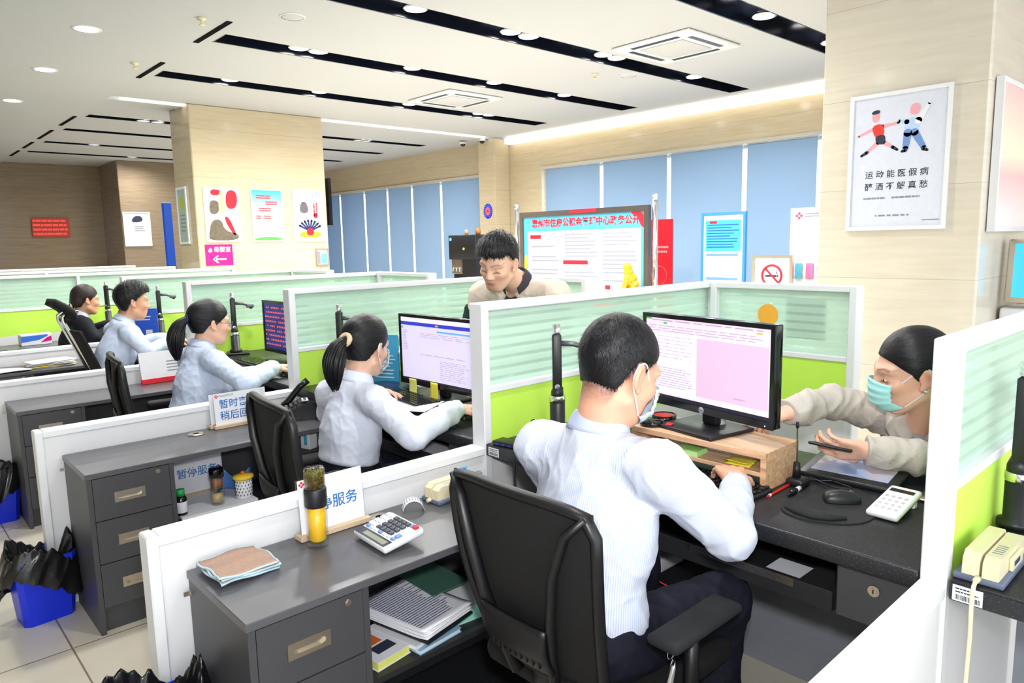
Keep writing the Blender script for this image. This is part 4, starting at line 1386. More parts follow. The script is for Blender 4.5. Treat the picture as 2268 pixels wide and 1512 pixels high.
    if trous:
        H = Field(lo, hi, max(h, 0.006))
        H.ell(J['P']+T@V(0, -0.01, -0.005), V(0.165*width, 0.128*depth, 0.115), T, 0.0)
        H.ell(J['P']+T@V(0, 0.0, 0.06), V(0.156*width, 0.118*depth, 0.16), T, 0.03)
        H.plane(J['P']+up*(hem+0.035), up)
        for sd in 'LR':
            hp = J['P']+T@V(0.085 if sd == 'R' else -0.085, 0.02, -0.025)
            if 'K'+sd in J:
                H.cap(hp, J['K'+sd], 0.094, 0.076, 0.04)
                H.cap(J['K'+sd], J['A'+sd]+V(0, 0, 0.01), 0.068, 0.056, 0.03)
        H.wrinkle(0.004, 26, seed+5)
        v, q = H.poly(); v, q = keep_big(v, q)
        mesh_obj('trousers', v, q, bottom_m or TROUSERS, body, origin=org)
        if 'AL' in J:
            for sd in 'LR':
                S = Field(J['A'+sd]-0.22, J['A'+sd]+0.22, 0.007)
                a = J['A'+sd]
                a0 = np.array([a[0], a[1], 0.0])
                S.cap(a0+V(0, 0, 0.045)-fw*V(1, 1, 0)*0.04, a0+V(0, 0, 0.035)+fw*V(1, 1, 0)*0.13, 0.043, 0.036, 0.02)
                S.cap(a0+V(0, 0, 0.05), a0+V(0, 0, 0.10), 0.042, 0.038, 0.02)
                S.plane(a0+V(0, 0, 0.004), V(0, 0, -1))
                v, q = S.poly(); mesh_obj('shoe', v, q, SHOE, body, origin=org)
    if mask is not None: face_mask(body, org, c, B, s, mask)
    return body, c, B, T, org
# ------------------------------------------------------------------ the seven people
SKA = srgb(238, 176, 148); SKF = srgb(240, 190, 165); SKD = srgb(228, 172, 140); SKG = srgb(243, 190, 165)
def fade(q):
    """stubble fading into the skin above the nape and temples"""
    z0 = np.interp(q[:, 1], [-0.14, -0.045, -0.03, 0.0, 0.05], [-0.105, -0.100, -0.04, -0.015, 0.03])
    w = np.clip((q[:, 2]-z0)/0.045, 0, 1)*0.85
    return np.where((np.abs(q[:, 0]) < 0.0772) & (q[:, 1] < 0.055) & ((np.abs(q[:, 0]) < 0.0755) | (q[:, 1] < -0.03)), w, 0)
DN = V(0, 0, 1)
hA = [dict(w=V(1.715, .985, .848), d=V(.76, .62, -.10), n=V(.1, 0, 1), side=1, curl=(.28, .3, .34, .38), thumb=(0.6, .2), s=1.08),
      dict(w=V(1.66, 1.28, .835), d=V(.95, -.25, -.10), n=DN, side=-1, s=1.0)]
make_person('man from behind in a fine-striped white shirt and face mask, typing at the nearest counter',
    dict(N=(1.305, 1.12, 1.045), SR=(1.315, .945, .975), SL=(1.285, 1.295, .965), ER=(1.48, .86, .795), WR=(1.70, .97, .845), EL=(1.44, 1.37, .78), WL=(1.66, 1.28, .835), P=(1.245, 1.12, .555), KR=(1.63, .965, .535), KL=(1.62, 1.25, .535), AR=(1.60, .97, .09), AL=(1.60, 1.24, .09)),
    ((1.345, 1.085, 1.185), -9, 24, 2), SKA, 'short', HAIR, SHIRT_STRIPE, h=0.0038, s=1.04, mask=MASKM, hands=hA, hem=0.02, wrk=0.0042, seed=4, width=1.02, sleeve_r=(.066, .060, .034), hairline=fade)
hB = [dict(w=V(1.72, 2.215, .842), d=V(.95, .12, -.10), n=DN, side=1), dict(w=V(1.70, 2.83, .835), d=V(.75, -.55, -.1), n=V(.1, .3, 1), side=-1)]
bB = make_person('woman with a ponytail, white face mask and pale shirt, working at the second counter',
    dict(N=(1.48, 2.58, .955), SR=(1.48, 2.43, .885), SL=(1.45, 2.74, .875), ER=(1.46, 2.14, .805), WR=(1.72, 2.215, .842), EL=(1.50, 2.84, .77), WL=(1.70, 2.83, .835), P=(1.42, 2.58, .52), KR=(1.78, 2.46, .53), KL=(1.78, 2.70, .53), AR=(1.75, 2.46, .09), AL=(1.75, 2.70, .09)),
    ((1.54, 2.57, 1.085), 20, 14, 3), SKF, 'pony', HAIR, SHIRT_WHITE, h=0.005, fem=True, mask=MASKM, hands=hB, hem=0.10, seed=9, width=0.90, depth=0.9, sleeve_r=(.058, .058, .040))
hC = [dict(w=V(1.67, 3.78, .84), d=V(.97, .1, -.1), n=DN, side=1), dict(w=V(1.62, 4.22, .68), d=V(.6, -.3, -.7), n=V(.6, 0, .6), side=-1)]
bC = make_person('woman with a low black ponytail and pale blue shirt, unmasked, reaching to her mouse',
    dict(N=(1.41, 4.12, .955), SR=(1.42, 3.965, .885), SL=(1.39, 4.28, .875), ER=(1.46, 3.66, .80), WR=(1.67, 3.78, .84), EL=(1.42, 4.34, .66), WL=(1.62, 4.22, .68), P=(1.33, 4.12, .52), KR=(1.68, 4.0, .53), KL=(1.68, 4.24, .53), AR=(1.66, 4.0, .09), AL=(1.66, 4.24, .09)),
    ((1.465, 4.10, 1.085), -2, 10, 2), SKF, 'pony', HAIR, SHIRT_BLUE, h=0.0055, fem=True, hands=hC, hem=0.05, seed=14, width=0.95, depth=1.05, sleeve_r=(.060, .058, .042))
hD = [dict(w=V(1.66, 5.46, .84), d=V(.97, .2, -.1), n=DN, side=1), dict(w=V(1.70, 5.72, .84), d=V(.95, -.2, -.1), n=DN, side=-1)]
make_person('man with short black hair in a pale blue shirt, side on, behind the charcoal chair',
    dict(N=(1.40, 5.62, 1.0), SR=(1.39, 5.45, .925), SL=(1.37, 5.79, .92), ER=(1.46, 5.34, .80), WR=(1.66, 5.46, .84), EL=(1.50, 5.86, .80), WL=(1.70, 5.72, .84), P=(1.24, 5.62, .54), KR=(1.62, 5.5, .53), KL=(1.62, 5.74, .53), AR=(1.60, 5.5, .09), AL=(1.60, 5.74, .09)),
    ((1.465, 5.60, 1.135), -4, 8, 0), SKD, 'crop', HAIR, SHIRT_BLUE, h=0.006, s=1.05, hands=hD, hem=0.02, seed=21, width=1.05, hairline=fade)
hE = [dict(w=V(1.66, 6.98, .84), d=V(.97, .1, -.1), n=DN, side=1), dict(w=V(1.68, 7.22, .84), d=V(.95, -.2, -.1), n=DN, side=-1)]
bE = make_person('woman in a black suit with brown hair tied low, farthest of the seated clerks',
    dict(N=(1.43, 7.12, .95), SR=(1.43, 6.96, .875), SL=(1.40, 7.28, .87), ER=(1.47, 6.84, .76), WR=(1.66, 6.98, .84), EL=(1.46, 7.38, .76), WL=(1.68, 7.22, .84), P=(1.33, 7.12, .52), KR=(1.68, 7.0, .53), KL=(1.68, 7.24, .53), AR=(1.66, 7.0, .09), AL=(1.66, 7.24, .09)),
    ((1.49, 7.10, 1.075), 4, 8, 0), SKD, 'low', HAIRB, SUIT, h=0.007, s=1.03, fem=True, hands=hE, hem=0.0, seed=25, width=0.95, collar_m=SHIRT_WHITE, top_name='jacket')
# the young man bending over the counter from the customer side
hF = [dict(w=V(2.20, 2.84, .84), d=V(-.9, -.3, -.1), n=DN, side=1), dict(w=V(2.2, 2.50, .84), d=V(-.9, .3, -.1), n=DN, side=-1)]
bF = make_person('young man with short black hair and a cream jacket bending over the divider, looking down',
    dict(N=(2.455, 2.635, 1.31), SR=(2.44, 2.885, 1.225), SL=(2.545, 2.455, 1.24), ER=(2.40, 2.97, .95), WR=(2.20, 2.84, .84), EL=(2.45, 2.34, .93), WL=(2.2, 2.50, .84), P=(2.68, 2.66, .88), KR=(2.64, 2.76, .48), KL=(2.64, 2.56, .48), AR=(2.70, 2.77, .09), AL=(2.70, 2.55, .09)),
    ((2.285, 2.58, 1.405), 199, 26, -8), SKF, 'fringe', HAIR, CREAMJ, h=0.0042, s=1.06, hands=hF, hem=-0.02, wrk=0.004, seed=31, width=1.05, sleeve_r=(.070, .060, .048), collar=True, collar_m=POLO, under=('polo_shirt', POLO), open_front=(.080, .17, .32), top_name='jacket', brow=True)
b, c, B, T, org = bF
for sx, e, wv in (((2.44, 2.885, 1.225), (2.40, 2.97, .95), (2.20, 2.84, .84)), ((2.545, 2.455, 1.24), (2.45, 2.34, .93), (2.2, 2.50, .84))):
    S = Field(V(2.1, 2.2, .8), V(2.7, 3.1, 1.35), 0.005)
    sx, e, wv = map(lambda a: np.array(a, float), (sx, e, wv))
    S.cap(sx*0.66+e*0.34, e, .074, .070, 0.02); S.cap(e, wv, .070, .056, 0.02)
    S.wrinkle(0.004, 34, 8)
    v, q = S.poly(); v, q = keep_big(v, q); mesh_obj('jacket_sleeve', smooth_mesh(v, q, 1), q, GREENJ, b, origin=org)
# the customer on the right, reaching across
hG = [dict(w=V(2.12, 1.03, .955), d=V(-.62, .55, -.28), n=V(-.2, 0, 1), side=1, curl=(.15, .8, .9, .9), thumb=(.5, .3), s=.9),
      dict(w=V(2.16, .80, .865), d=V(-.35, .95, .02), n=V(-.75, -.2, -.35), side=-1, curl=(.45, .5, .5, .55), thumb=(.9, .35), s=.95)]
bG = make_person('woman in a beige windbreaker and mint face mask reaching across the counter, phone in hand',
    dict(N=(2.39, .72, .935), SR=(2.43, .875, .92), SL=(2.40, .56, .90), ER=(2.30, .985, .965), WR=(2.12, 1.03, .955), EL=(2.30, .58, .845), WL=(2.16, .80, .865), P=(2.60, .72, .53), KR=(2.40, .86, .52), KL=(2.40, .6, .52), AR=(2.44, .86, .09), AL=(2.44, .6, .09)),
    ((2.285, .745, 1.095), 128, 12, -6), SKG, 'sleek', HAIR, JACKET, h=0.0042, s=1.02, fem=True, mask=MASKT, hands=hG, hem=-0.02, wrk=0.007, seed=41, width=0.95, sleeve_r=(.064, .056, .046), collar=False, under=('tee', TEE), open_front=(.05, .10, .17), top_name='windbreaker', bottom_m=SUIT)
b, c, B, T, org = bG
# folded down hood, zip, earring
S = Field(V(2.15, .45, .75), V(2.7, 1.1, 1.15), 0.005)
N_ = np.array((2.39, .72, .935))
for a in np.linspace(-2.55, 2.55, 22):
    p = N_+T@V(.085*math.sin(a), -.078*math.cos(a)+.01, .012-.035*abs(a/2.55)**2)
    S.ell(p, V(.034, .034, .036), None, 0.02)
S.wrinkle(0.006, 40, 3)
v, q = S.poly(); v, q = keep_big(v, q); mesh_obj('hood', smooth_mesh(v, q, 1), q, JACKET, b, origin=org)
mid = (np.array((2.43, .875, .92))+np.array((2.40, .56, .90)))/2
z = MB(); z.tube([Vector(mid+T@V(0.004, .128, -.10-.02*k)-org) for k in range(12)], 0.0035, 6); z.build('zip', GREYM, b)
sx = -1
e = MB().sphere(tuple(c+B@V(sx*.087, .0, -.036)*1.02-org), 0.0055, 12, 8); e.build('earring', CHROME, b)
def eyes(b, c, B, org, s, which, gaze=0.0):
    for sx in which:
        m = MB(); m.sphere(tuple(c+B@(V(sx*.031, .0705, .004)*s)-org), 0.0142*s, 16, 10); m.build('eye', EYEW, b)
        i = MB(); i.sphere(tuple(c+B@(V(sx*.031, .0705+.0092, .0015)*s)-org), 0.0068*s, 12, 8); i.build('iris', EYEI, b)
def slit_eyes(P, s):
    b, c, B, T, org = P
    for sx in (-1, 1):
        R = np.eye(4); R[:3, :3] = B; R[:3, 3] = c+B@(V(sx*.031, .0825, -.0015)*s)-org
        m = MB(); m.sphere((0, 0, 0), (.0105*s, .0035*s, .0036*s), 14, 8, M=Matrix(R.tolist())); e = m.build('eye', EYEW, b)
        R[:3, 3] = c+B@(V(sx*.031, .0845, -.0018)*s)-org
        m = MB(); m.sphere((0, 0, 0), (.0050*s, .0026*s, .0036*s), 12, 8, M=Matrix(R.tolist())); m.build('iris', EYEI, e)
slit_eyes(bG, 1.02); slit_eyes(bC, 1.0); slit_eyes(bB, 1.0)
# ponytails, ties
b, c, B, T, org = bB
Lh = lambda x, y, z: c+B@V(x, y, z)
tail(b, org, [Lh(0, -.118, .014), Lh(0, -.150, .008), Lh(.0, -.180, -.025), Lh(.0, -.190, -.085), Lh(.0, -.172, -.145), Lh(0, -.150, -.195)], [.014, .016, .033, .041, .033, .012], HAIR, 210)
MB().tube([Vector(Lh(.020*math.cos(a), -.138+.010*math.sin(a)*.5, .011+.020*math.sin(a))-org) for a in np.linspace(0, 2*PI, 20)[:-1]], .0115, 10, closed=True).build('hair_tie', TIE, b)
b, c, B, T, org = bC
Lc = lambda x, y, z: c+B@V(x, y, z)
tail(b, org, [Lc(0, -.115, .012), Lc(0, -.145, .006), Lc(.0, -.176, -.04), Lc(.0, -.182, -.11), Lc(.0, -.170, -.17), Lc(0, -.155, -.225)], [.014, .018, .037, .043, .033, .012], HAIR, 170, seed=4)
MB().tube([Vector(Lc(.019*math.cos(a), -.134, .010+.019*math.sin(a))-org) for a in np.linspace(0, 2*PI, 16)[:-1]], .007, 8, closed=True).build('hair_tie', mat('navy_hair_tie', srgb(34, 46, 110), 0.7), b)
b, c, B, T, org = bE
Le = lambda x, y, z: c+B@V(x, y, z)
tail(b, org, [Le(0, -.105, -.055), Le(0.0, -.125, -.085), Le(.006, -.14, -.14), Le(.004, -.15, -.20), Le(.0, -.15, -.26)], [.018, .030, .044, .040, .016], HAIRB, 130, seed=6)
MB().tube([Vector(Le(.024*math.cos(a), -.118, -.062+.022*math.sin(a))-org) for a in np.linspace(0, 2*PI, 16)[:-1]], .011, 8, closed=True).build('hair_tie', TIE, b)
b, c, B, T, org = bC
g = MB()
for sx in (-1, 1):
    g.tube([Vector(Lc(sx*(.033+.021*math.cos(a)), .104-.006*abs(math.cos(a)), .002+.017*math.sin(a))-org) for a in np.linspace(0, 2*PI, 20)[:-1]], .0012, 6, closed=True)
    g.tube([Vector(Lc(sx*.054, .098, .006)-org), Vector(Lc(sx*.078, .02, .01)-org), Vector(Lc(sx*.08, -.01, .006)-org)], .0013, 6)
g.tube([Vector(Lc(-.012, .106, .004)-org), Vector(Lc(.012, .106, .004)-org)], .0012, 6)
g.build('eyeglasses', GREYM, b)
# ------------------------------------------------------------------ office chairs
MESHB = mat('black_chair_mesh', srgb(9, 9, 11), 0.85, scale=300, bump=0.2)
CHB = mat('black_chair_plastic', srgb(16, 16, 19), 0.42, var=0.08)
def back_pt(u, z, off=0.0):
    """point on the curved chair back; u = -1..1 across, z height"""
    t = (z-0.50)/0.455
    w = 0.185+0.045*math.sin(min(max(t, 0), 1)*PI*0.55)
    x = -0.215-0.085*t+0.05*(1-u*u)*(-1)*0.5-0.02*math.sin(t*PI)
    return Vector((x-off, u*w, z))
def loop_pts(w=1.0, z0=0.50, z1=0.955, off=0.0, rc=0.2):
    pts = []
    for k in range(13): pts.append(back_pt(w*(-1+2*k/12)*0.90, z1-0.012*(abs(-1+2*k/12))**4, off))
    for k in range(1, 12): pts.append(back_pt(w, z1-0.02-(z1-z0-0.04)*k/12, off))
    for k in range(13): pts.append(back_pt(w*(1-2*k/12)*0.90, z0, off))
    for k in range(1, 12): pts.append(back_pt(-w, z0+0.02+(z1-z0-0.04)*k/12, off))
    return pts
def make_chair(label, loc, rz=0.0):
    t = thing('office_chair', label, 'chair', loc, rz, 'black office chairs')
    f = MB(); f.tube(loop_pts(), 0.0165, 10, closed=True, flat=0.75)
    f.build('back_frame', CHB, t)
    m = MB(); m.grid(lambda u, v: back_pt((u*2-1)*0.97, 0.50+0.452*v, -0.004), 20, 20, 0.006); m.build('back_mesh', MESHB, t)
    for s in (-1, 1):
        b = MB()
        b.tube([back_pt(s*0.93, 0.945, 0.008), back_pt(s*0.74, 0.90, 0.018), back_pt(s*0.60, 0.80, 0.024), back_pt(s*0.52, 0.68, 0.026), back_pt(s*0.44, 0.56, 0.026), back_pt(s*0.34, 0.47, 0.022)], [0.012, 0.015, 0.016, 0.016, 0.016, 0.018], 10, flat=0.7)
        b.build('back_brace', CHB, t)
    l = MB(); l.grid(lambda u, v: back_pt((u*2-1)*0.5, 0.545+0.115*v, 0.034+0.012*math.sin(v*PI)), 14, 8, 0.012)
    for k in range(9):
        y = -0.075+k*0.019
        p = back_pt(y/0.2, 0.60, 0.048)
        l.cyl((p.x+0.004, y, 0.56), (p.x-0.012, y, 0.645), 0.0035, n=6)
    l.build('lumbar_support', CHB, t)
    s = MB(); s.tube([(-0.24, 0, 0.52), (-0.22, 0, 0.44), (-0.12, 0, 0.395), (0.05, 0, 0.385)], [0.035, 0.038, 0.04, 0.04], 12, flat=0.6); s.build('spine', CHB, t)
    c = MB(); c.box(-0.22, 0.25, -0.235, 0.235, 0.405, 0.475, 0.032, 4); c.build('seat', MESHB, t)
    for sd in (-1, 1):
        a = MB()
        a.tube([(-0.02, sd*0.18, 0.40), (-0.02, sd*0.27, 0.41), (-0.02, sd*0.275, 0.46), (-0.02, sd*0.275, 0.615)], [0.018, 0.018, 0.02, 0.017], 10)
        ao = a.build('arm_post', CHB, t)
        pad = MB(); pad.box(-0.14, 0.135, sd*0.275-0.042, sd*0.275+0.042, 0.612, 0.638, 0.012, 3)
        pad.build('armrest', BLACKM, t)
    g = MB(); g.cyl((0, 0, 0.09), (0, 0, 0.385), 0.028, 0.022); g.cyl((0, 0, 0.33), (0, 0, 0.39), 0.05, 0.07); g.build('gas_lift', BLACK, t)
    for k in range(5):
        a = 2*PI*k/5+0.3
        st = MB(); st.tube([(0.02*math.cos(a), 0.02*math.sin(a), 0.10), (0.28*math.cos(a), 0.28*math.sin(a), 0.07)], [0.03, 0.018], 8, flat=0.7)
        leg = st.build('base_leg', CHB, t)
        w = MB(); x, y = 0.28*math.cos(a), 0.28*math.sin(a)
        for q in (-0.014, 0.014):
            ox, oy = -math.sin(a)*q, math.cos(a)*q
            w.cyl((x+ox*0.5, y+oy*0.5, 0.027), (x+ox*1.5, y+oy*1.5, 0.027), 0.026, n=14)
        w.build('caster', BLACK, leg)
    return t
ch0 = make_chair('black mesh backed chair under the man in the striped shirt', (1.345, 1.135, 0), 0.0)
dup(ch0, (1.36, 2.42, 0), -0.12, 'black chair under the masked woman with a ponytail')
dup(ch0, (1.27, 4.08, 0), -0.15, 'black mesh backed chair beside the red edged folder')
# chair with a headrest and chrome back tubes
def headrest_chair(loc, rz):
    t = thing('office_chair', 'tall black chair with a headrest and two chrome back tubes', 'chair', loc, rz)
    for s in (-1, 1):
        b = MB(); b.tube([(-0.12, s*0.07, 0.46), (-0.20, s*0.072, 0.60), (-0.30, s*0.074, 0.85), (-0.375, s*0.076, 1.03), (-0.375, s*0.074, 1.06), (-0.345, s*0.07, 1.085), (-0.28, s*0.066, 1.09)], 0.0125, 10); b.build('chrome_tube', CHROME, t)
    hr = MB(); hr.grid(lambda u, v: (-0.31-0.10*v+0.05*math.sin(v*PI)-0.03*(2*u-1)**2+0.02, (u-0.5)*0.34*(1-0.25*abs(2*v-1)**3), 1.02+0.16*v), 16, 12, 0.045); hr.build('headrest', MESHB, t)
    m = MB(); m.grid(lambda u, v: (-0.16-0.17*v+0.03*(2*u-1)**2, (u-0.5)*0.44, 0.50+0.47*v), 16, 14, 0.02); m.build('backrest', MESHB, t)
    c = MB(); c.box(-0.2, 0.25, -0.235, 0.235, 0.40, 0.475, 0.03, 4); c.build('seat', MESHB, t)
    for sd in (-1, 1):
        a = MB(); a.tube([(-0.02, sd*0.2, 0.40), (-0.02, sd*0.275, 0.42), (-0.02, sd*0.275, 0.615)], 0.017, 8); a.build('arm_post', CHB, t)
        MB().box(-0.14, 0.13, sd*0.275-0.04, sd*0.275+0.04, 0.612, 0.638, 0.012, 3).build('armrest', BLACKM, t)
    g = MB(); g.cyl((0, 0, 0.09), (0, 0, 0.39), 0.028, 0.022); g.build('gas_lift', BLACK, t)
    for k in range(5):
        a = 2*PI*k/5+0.3
        st = MB(); st.tube([(0.02*math.cos(a), 0.02*math.sin(a), 0.10), (0.28*math.cos(a), 0.28*math.sin(a), 0.06)], [0.03, 0.018], 8, flat=0.7); st.sphere((0.28*math.cos(a), 0.28*math.sin(a), 0.028), 0.027, 10, 8); st.build('base_leg', CHB, t)
    return t
headrest_chair((1.40, 5.68, 0), 0.0)
t = thing('stool', 'black stool under the woman in the black suit', 'stool', (1.36, 7.12, 0))
MB().lathe([(0, 0.40), (0.15, 0.40), (0.17, 0.42), (0.17, 0.45), (0.15, 0.465), (0, 0.468)], 28).build('seat', MESHB, t); MB().cyl((0, 0, 0.03), (0, 0, 0.40), 0.03).build('post', CHROME, t); MB().lathe([(0, 0), (0.19, 0), (0.19, 0.012), (0.05, 0.03), (0, 0.03)], 28).build('foot', CHROME, t)

# ------------------------------------------------------------------ electronics
def screen_mat(name, c, e=0.30):
    return mat(name, c, 0.25, var=0.01, emit=e)
PINKS = screen_mat('screen_pale_pink', srgb(236, 206, 228)); PINKD = screen_mat('screen_grey_pink', srgb(206, 176, 204)); LILS = screen_mat('screen_lilac', srgb(214, 206, 236))
SBLUE = screen_mat('screen_blue_bar', srgb(50, 60, 190)); SSKY = screen_mat('screen_sky_bar', srgb(90, 170, 220)); SDK = screen_mat('screen_dark_blue', srgb(24, 22, 110)); STASK = screen_mat('screen_taskbar', srgb(22, 24, 40), 0.3)
SINK = screen_mat('screen_text', srgb(165, 140, 172), 0.4); SRED = screen_mat('screen_red_mark', srgb(235, 90, 110)); SGRN = screen_mat('screen_green_mark', srgb(60, 190, 80)); SORG = screen_mat('screen_orange_mark', srgb(245, 170, 90)); SWHT = screen_mat('screen_white', srgb(240, 232, 245))
def monitor(label, loc, rz, w=0.49, hgt=0.295, zc=0.29, tilt=0.0):
    """local frame: screen faces -x, width along y; origin under the base"""
    t = thing('monitor', label, 'monitor', loc, rz)
    b = MB(); b.box(-0.09, 0.11, -0.115, 0.115, 0.0, 0.012, 0.004, 2); b.build('base', BLACK, t)
    n = MB(); n.box(0.03, 0.06, -0.03, 0.03, 0.012, zc, 0.006, 2); n.build('neck', BLACK, t)
    p = MB(); bz = 0.014
    y0, y1, z0, z1 = -w/2, w/2, zc-hgt/2, zc+hgt/2
    p.box(0.0, 0.032, y0, y1, z0, z1, 0.004, 2)
    p.box(-0.006, 0.0, y0, y0+bz, z0, z1).box(-0.006, 0.0, y1-bz, y1, z0, z1).box(-0.006, 0, y0+bz, y1-bz, z1-bz, z1).box(-0.006, 0, y0+bz, y1-bz, z0, z0+bz*1.6)
    p.build('housing', BLACKG, t)
    s = MB().box(-0.002, -0.0005, y0+bz, y1-bz, z0+bz*1.6, z1-bz)
    # matrix for content: x to the viewer's right is -y, up is z
    M = frame_m((-0.0022, y1-bz, z0+bz*1.6), (0, -1, 0), (0, 0, 1))
    return t, s, M, w-2*bz, hgt-bz*2.6, z0
MZ = 0.895
t, s, M, W_, H_, z0 = monitor('large black monitor with a pale pink screen on the wooden riser', (1.945, 1.235, MZ), -0.17, 0.535, 0.305, 0.205)
sc = s.build('screen', PINKS, t)
def sb(m_, x0, x1, y0, y1, name='screen_area', k=1):
    MB().box(x0*W_, x1*W_, y0*H_, y1*H_, 0, 0.0003*k, M=M).build(name, m_, sc)
sb(PINKD, 0.45, 0.985, 0.11, 0.80); sb(STASK, 0, 1, 0, 0.045, 'taskbar'); sb(SGRN, 0, 0.05, 0.975, 1.0, 'menu_button'); sb(SGRN, 0.16, 0.19, 0.93, 0.955, 'menu_button', 2); sb(SORG, 0.90, 0.94, 0.93, 0.95, 'menu_button', 2)
sb(SWHT, 0.0, 0.44, 0.07, 0.82, 'document_page')
L = MB()
lines_mb(M, 0.03*W_, 0.95*W_, 0.83*H_, 0.92*H_, 3, 0.3, 0.1, 0.0006, 0.02, L); lines_mb(M, 0.10*W_, 0.42*W_, 0.50*H_, 0.80*H_, 7, 0.16, 0.3, 0.0006, 0.03, L); lines_mb(M, 0.04*W_, 0.42*W_, 0.14*H_, 0.40*H_, 9, 0.3, 0.15, 0.0006, 0.008, L)
lines_mb(M, 0.05*W_, 0.95*W_, 0.955*H_, 0.99*H_, 1, 0.35, 0.3, 0.0006, 0.03, L); lines_mb(M, 0.74*W_, 0.84*W_, 0.16*H_, 0.19*H_, 1, 0.4, 0.1, 0.0006, 0.01, L)
for a in (0.08, 0.20, 0.28, 0.40): L.box(a*W_, (a+0.0025)*W_, 0.50*H_, 0.80*H_, 0, 0.0006, M=M)
L.build('lettering', SINK, sc)
ic = MB()
for k in range(4): ic.box((0.03+0.03*k)*W_, (0.042+0.03*k)*W_, 0.012*H_, 0.034*H_, 0, 0.0008, M=M)
ic.build('taskbar_icons', SORG, sc)
text('hp', 0.017, GREYM, t, frame_m((-0.0066, 0.0, z0+0.0105), (0, -1, 0), (0, 0, 1)), 'brand_mark')
MB().cyl((-0.0066, 0, z0+0.011), (-0.0062, 0, z0+0.011), 0.0105, n=24).build('brand_disc', mat('silver_mark', srgb(190, 190, 200), 0.3), t)
MB().cyl((-0.007, -W_/2+0.012, z0+0.009), (-0.005, -W_/2+0.012, z0+0.009), 0.002, n=10).build('power_light', SWHT, t)
# second counter's monitor
t, s, M, W_, H_, z0 = monitor('black monitor with a lilac screen and two yellow notes on its lower edge', (1.93, 2.62, HD), 0.02, 0.56, 0.335, 0.222)
sc = s.build('screen', LILS, t)
sb(SWHT, 0, 1, 0.93, 1.0, 'browser_bar'); sb(SBLUE, 0, 1, 0.875, 0.93, 'blue_bar'); sb(SSKY, 0.52, 1, 0.80, 0.825, 'sky_bar'); sb(SSKY, 0.0, 0.03, 0.82, 0.85, 'sky_bar'); sb(STASK, 0, 1, 0, 0.03, 'taskbar'); sb(SORG, 0.50, 0.54, 0.89, 0.91, 'menu_button', 2)
L = MB()
lines_mb(M, 0.03*W_, 0.10*W_, 0.48*H_, 0.80*H_, 13, 0.3, 0.5, 0.0006, 0, L); lines_mb(M, 0.28*W_, 0.98*W_, 0.70*H_, 0.78*H_, 3, 0.25, 0.2, 0.0006, 0.05, L); lines_mb(M, 0.28*W_, 0.95*W_, 0.42*H_, 0.45*H_, 1, 0.3, 0.1, 0.0006, 0.03, L); lines_mb(M, 0.55*W_, 0.95*W_, 0.08*H_, 0.38*H_, 10, 0.25, 0.3, 0.0006, 0.05, L)
L.build('lettering', SINK, sc)
# third counter's monitor
t, s, M, W_, H_, z0 = monitor('black monitor showing red marks on dark blue, before the unmasked ponytailed woman', (1.95, 4.23, HD), 0.02, 0.55, 0.33, 0.215)
sc = s.build('screen', SDK, t)
L = MB()
for j in range(9):
    for i in range(22):
        if random.random() < 0.85: L.box((0.03+i*0.044)*W_, (0.055+i*0.044)*W_, (0.08+j*0.10)*H_, (0.115+j*0.10)*H_, 0, 0.0006, M=M)
L.build('screen_marks', SRED, sc)
def keyboard(label, loc, rz):
    t = thing('keyboard', label, 'keyboard', loc, rz)
    MB().box(-0.075, 0.075, -0.22, 0.22, 0.0, 0.014, 0.005, 2).build('case', BLACK, t)
    k = MB()
    for r in range(6):
        for c in range(21):
            x = 0.060-r*0.022; y = 0.21-c*0.0203
            if r == 5 and 5 <= c <= 9:
                if c == 5: k.box(x-0.009, x+0.009, y-0.10, y, 0.014, 0.021, 0.002, 1)
                continue
            k.box(x-0.009, x+0.009, y-0.017, y, 0.014, 0.021, 0.002, 1)
    k.build('keys', BLACKG, t)
    return t
kb = keyboard('black keyboard half under the wooden riser', (1.785, 1.165, HD), -0.04)
dup(kb, (1.84, 2.76, HD), -0.10, 'black keyboard below the lilac screen')
dup(kb, (1.80, 4.28, HD), 0.0, 'black keyboard beside the red and blue screen')
dup(kb, (1.80, 5.70, HD), 0.0, 'black keyboard at the hands of the man in pale blue')
def mouse(label, loc, rz):
    t = thing('computer_mouse', label, 'mouse', loc, rz)
    t.scale = (0.84, 0.84, 0.84)
    m = MB(); m.grid(lambda u, v: (0.056*math.cos(PI*(1-u))*1.0, 0.031*math.sin((v-0.5)*PI)*math.sin(PI*(0.06+0.88*u))**0.5, 0.002+0.036*math.cos((v-0.5)*PI)**0.8*math.sin(PI*(0.04+0.92*u))**0.7*(0.85+0.25*(1-u))), 20, 16)
    m.build('shell', BLACK, t)
    MB().cyl((0.028, -0.004, 0.029), (0.028, 0.004, 0.029), 0.008, n=14).build('scroll_wheel', GREYM, t)
    return t
mo = mouse('black mouse on the wavy black mouse pad', (1.905, 0.775, HD+0.005), -0.9)
dup(mo, (1.81, 2.25, HD+0.003), 0.1, 'mouse under the right hand of the masked ponytailed woman')
dup(mo, (1.76, 3.80, HD), 0.1, 'mouse under the hand of the unmasked ponytailed woman')
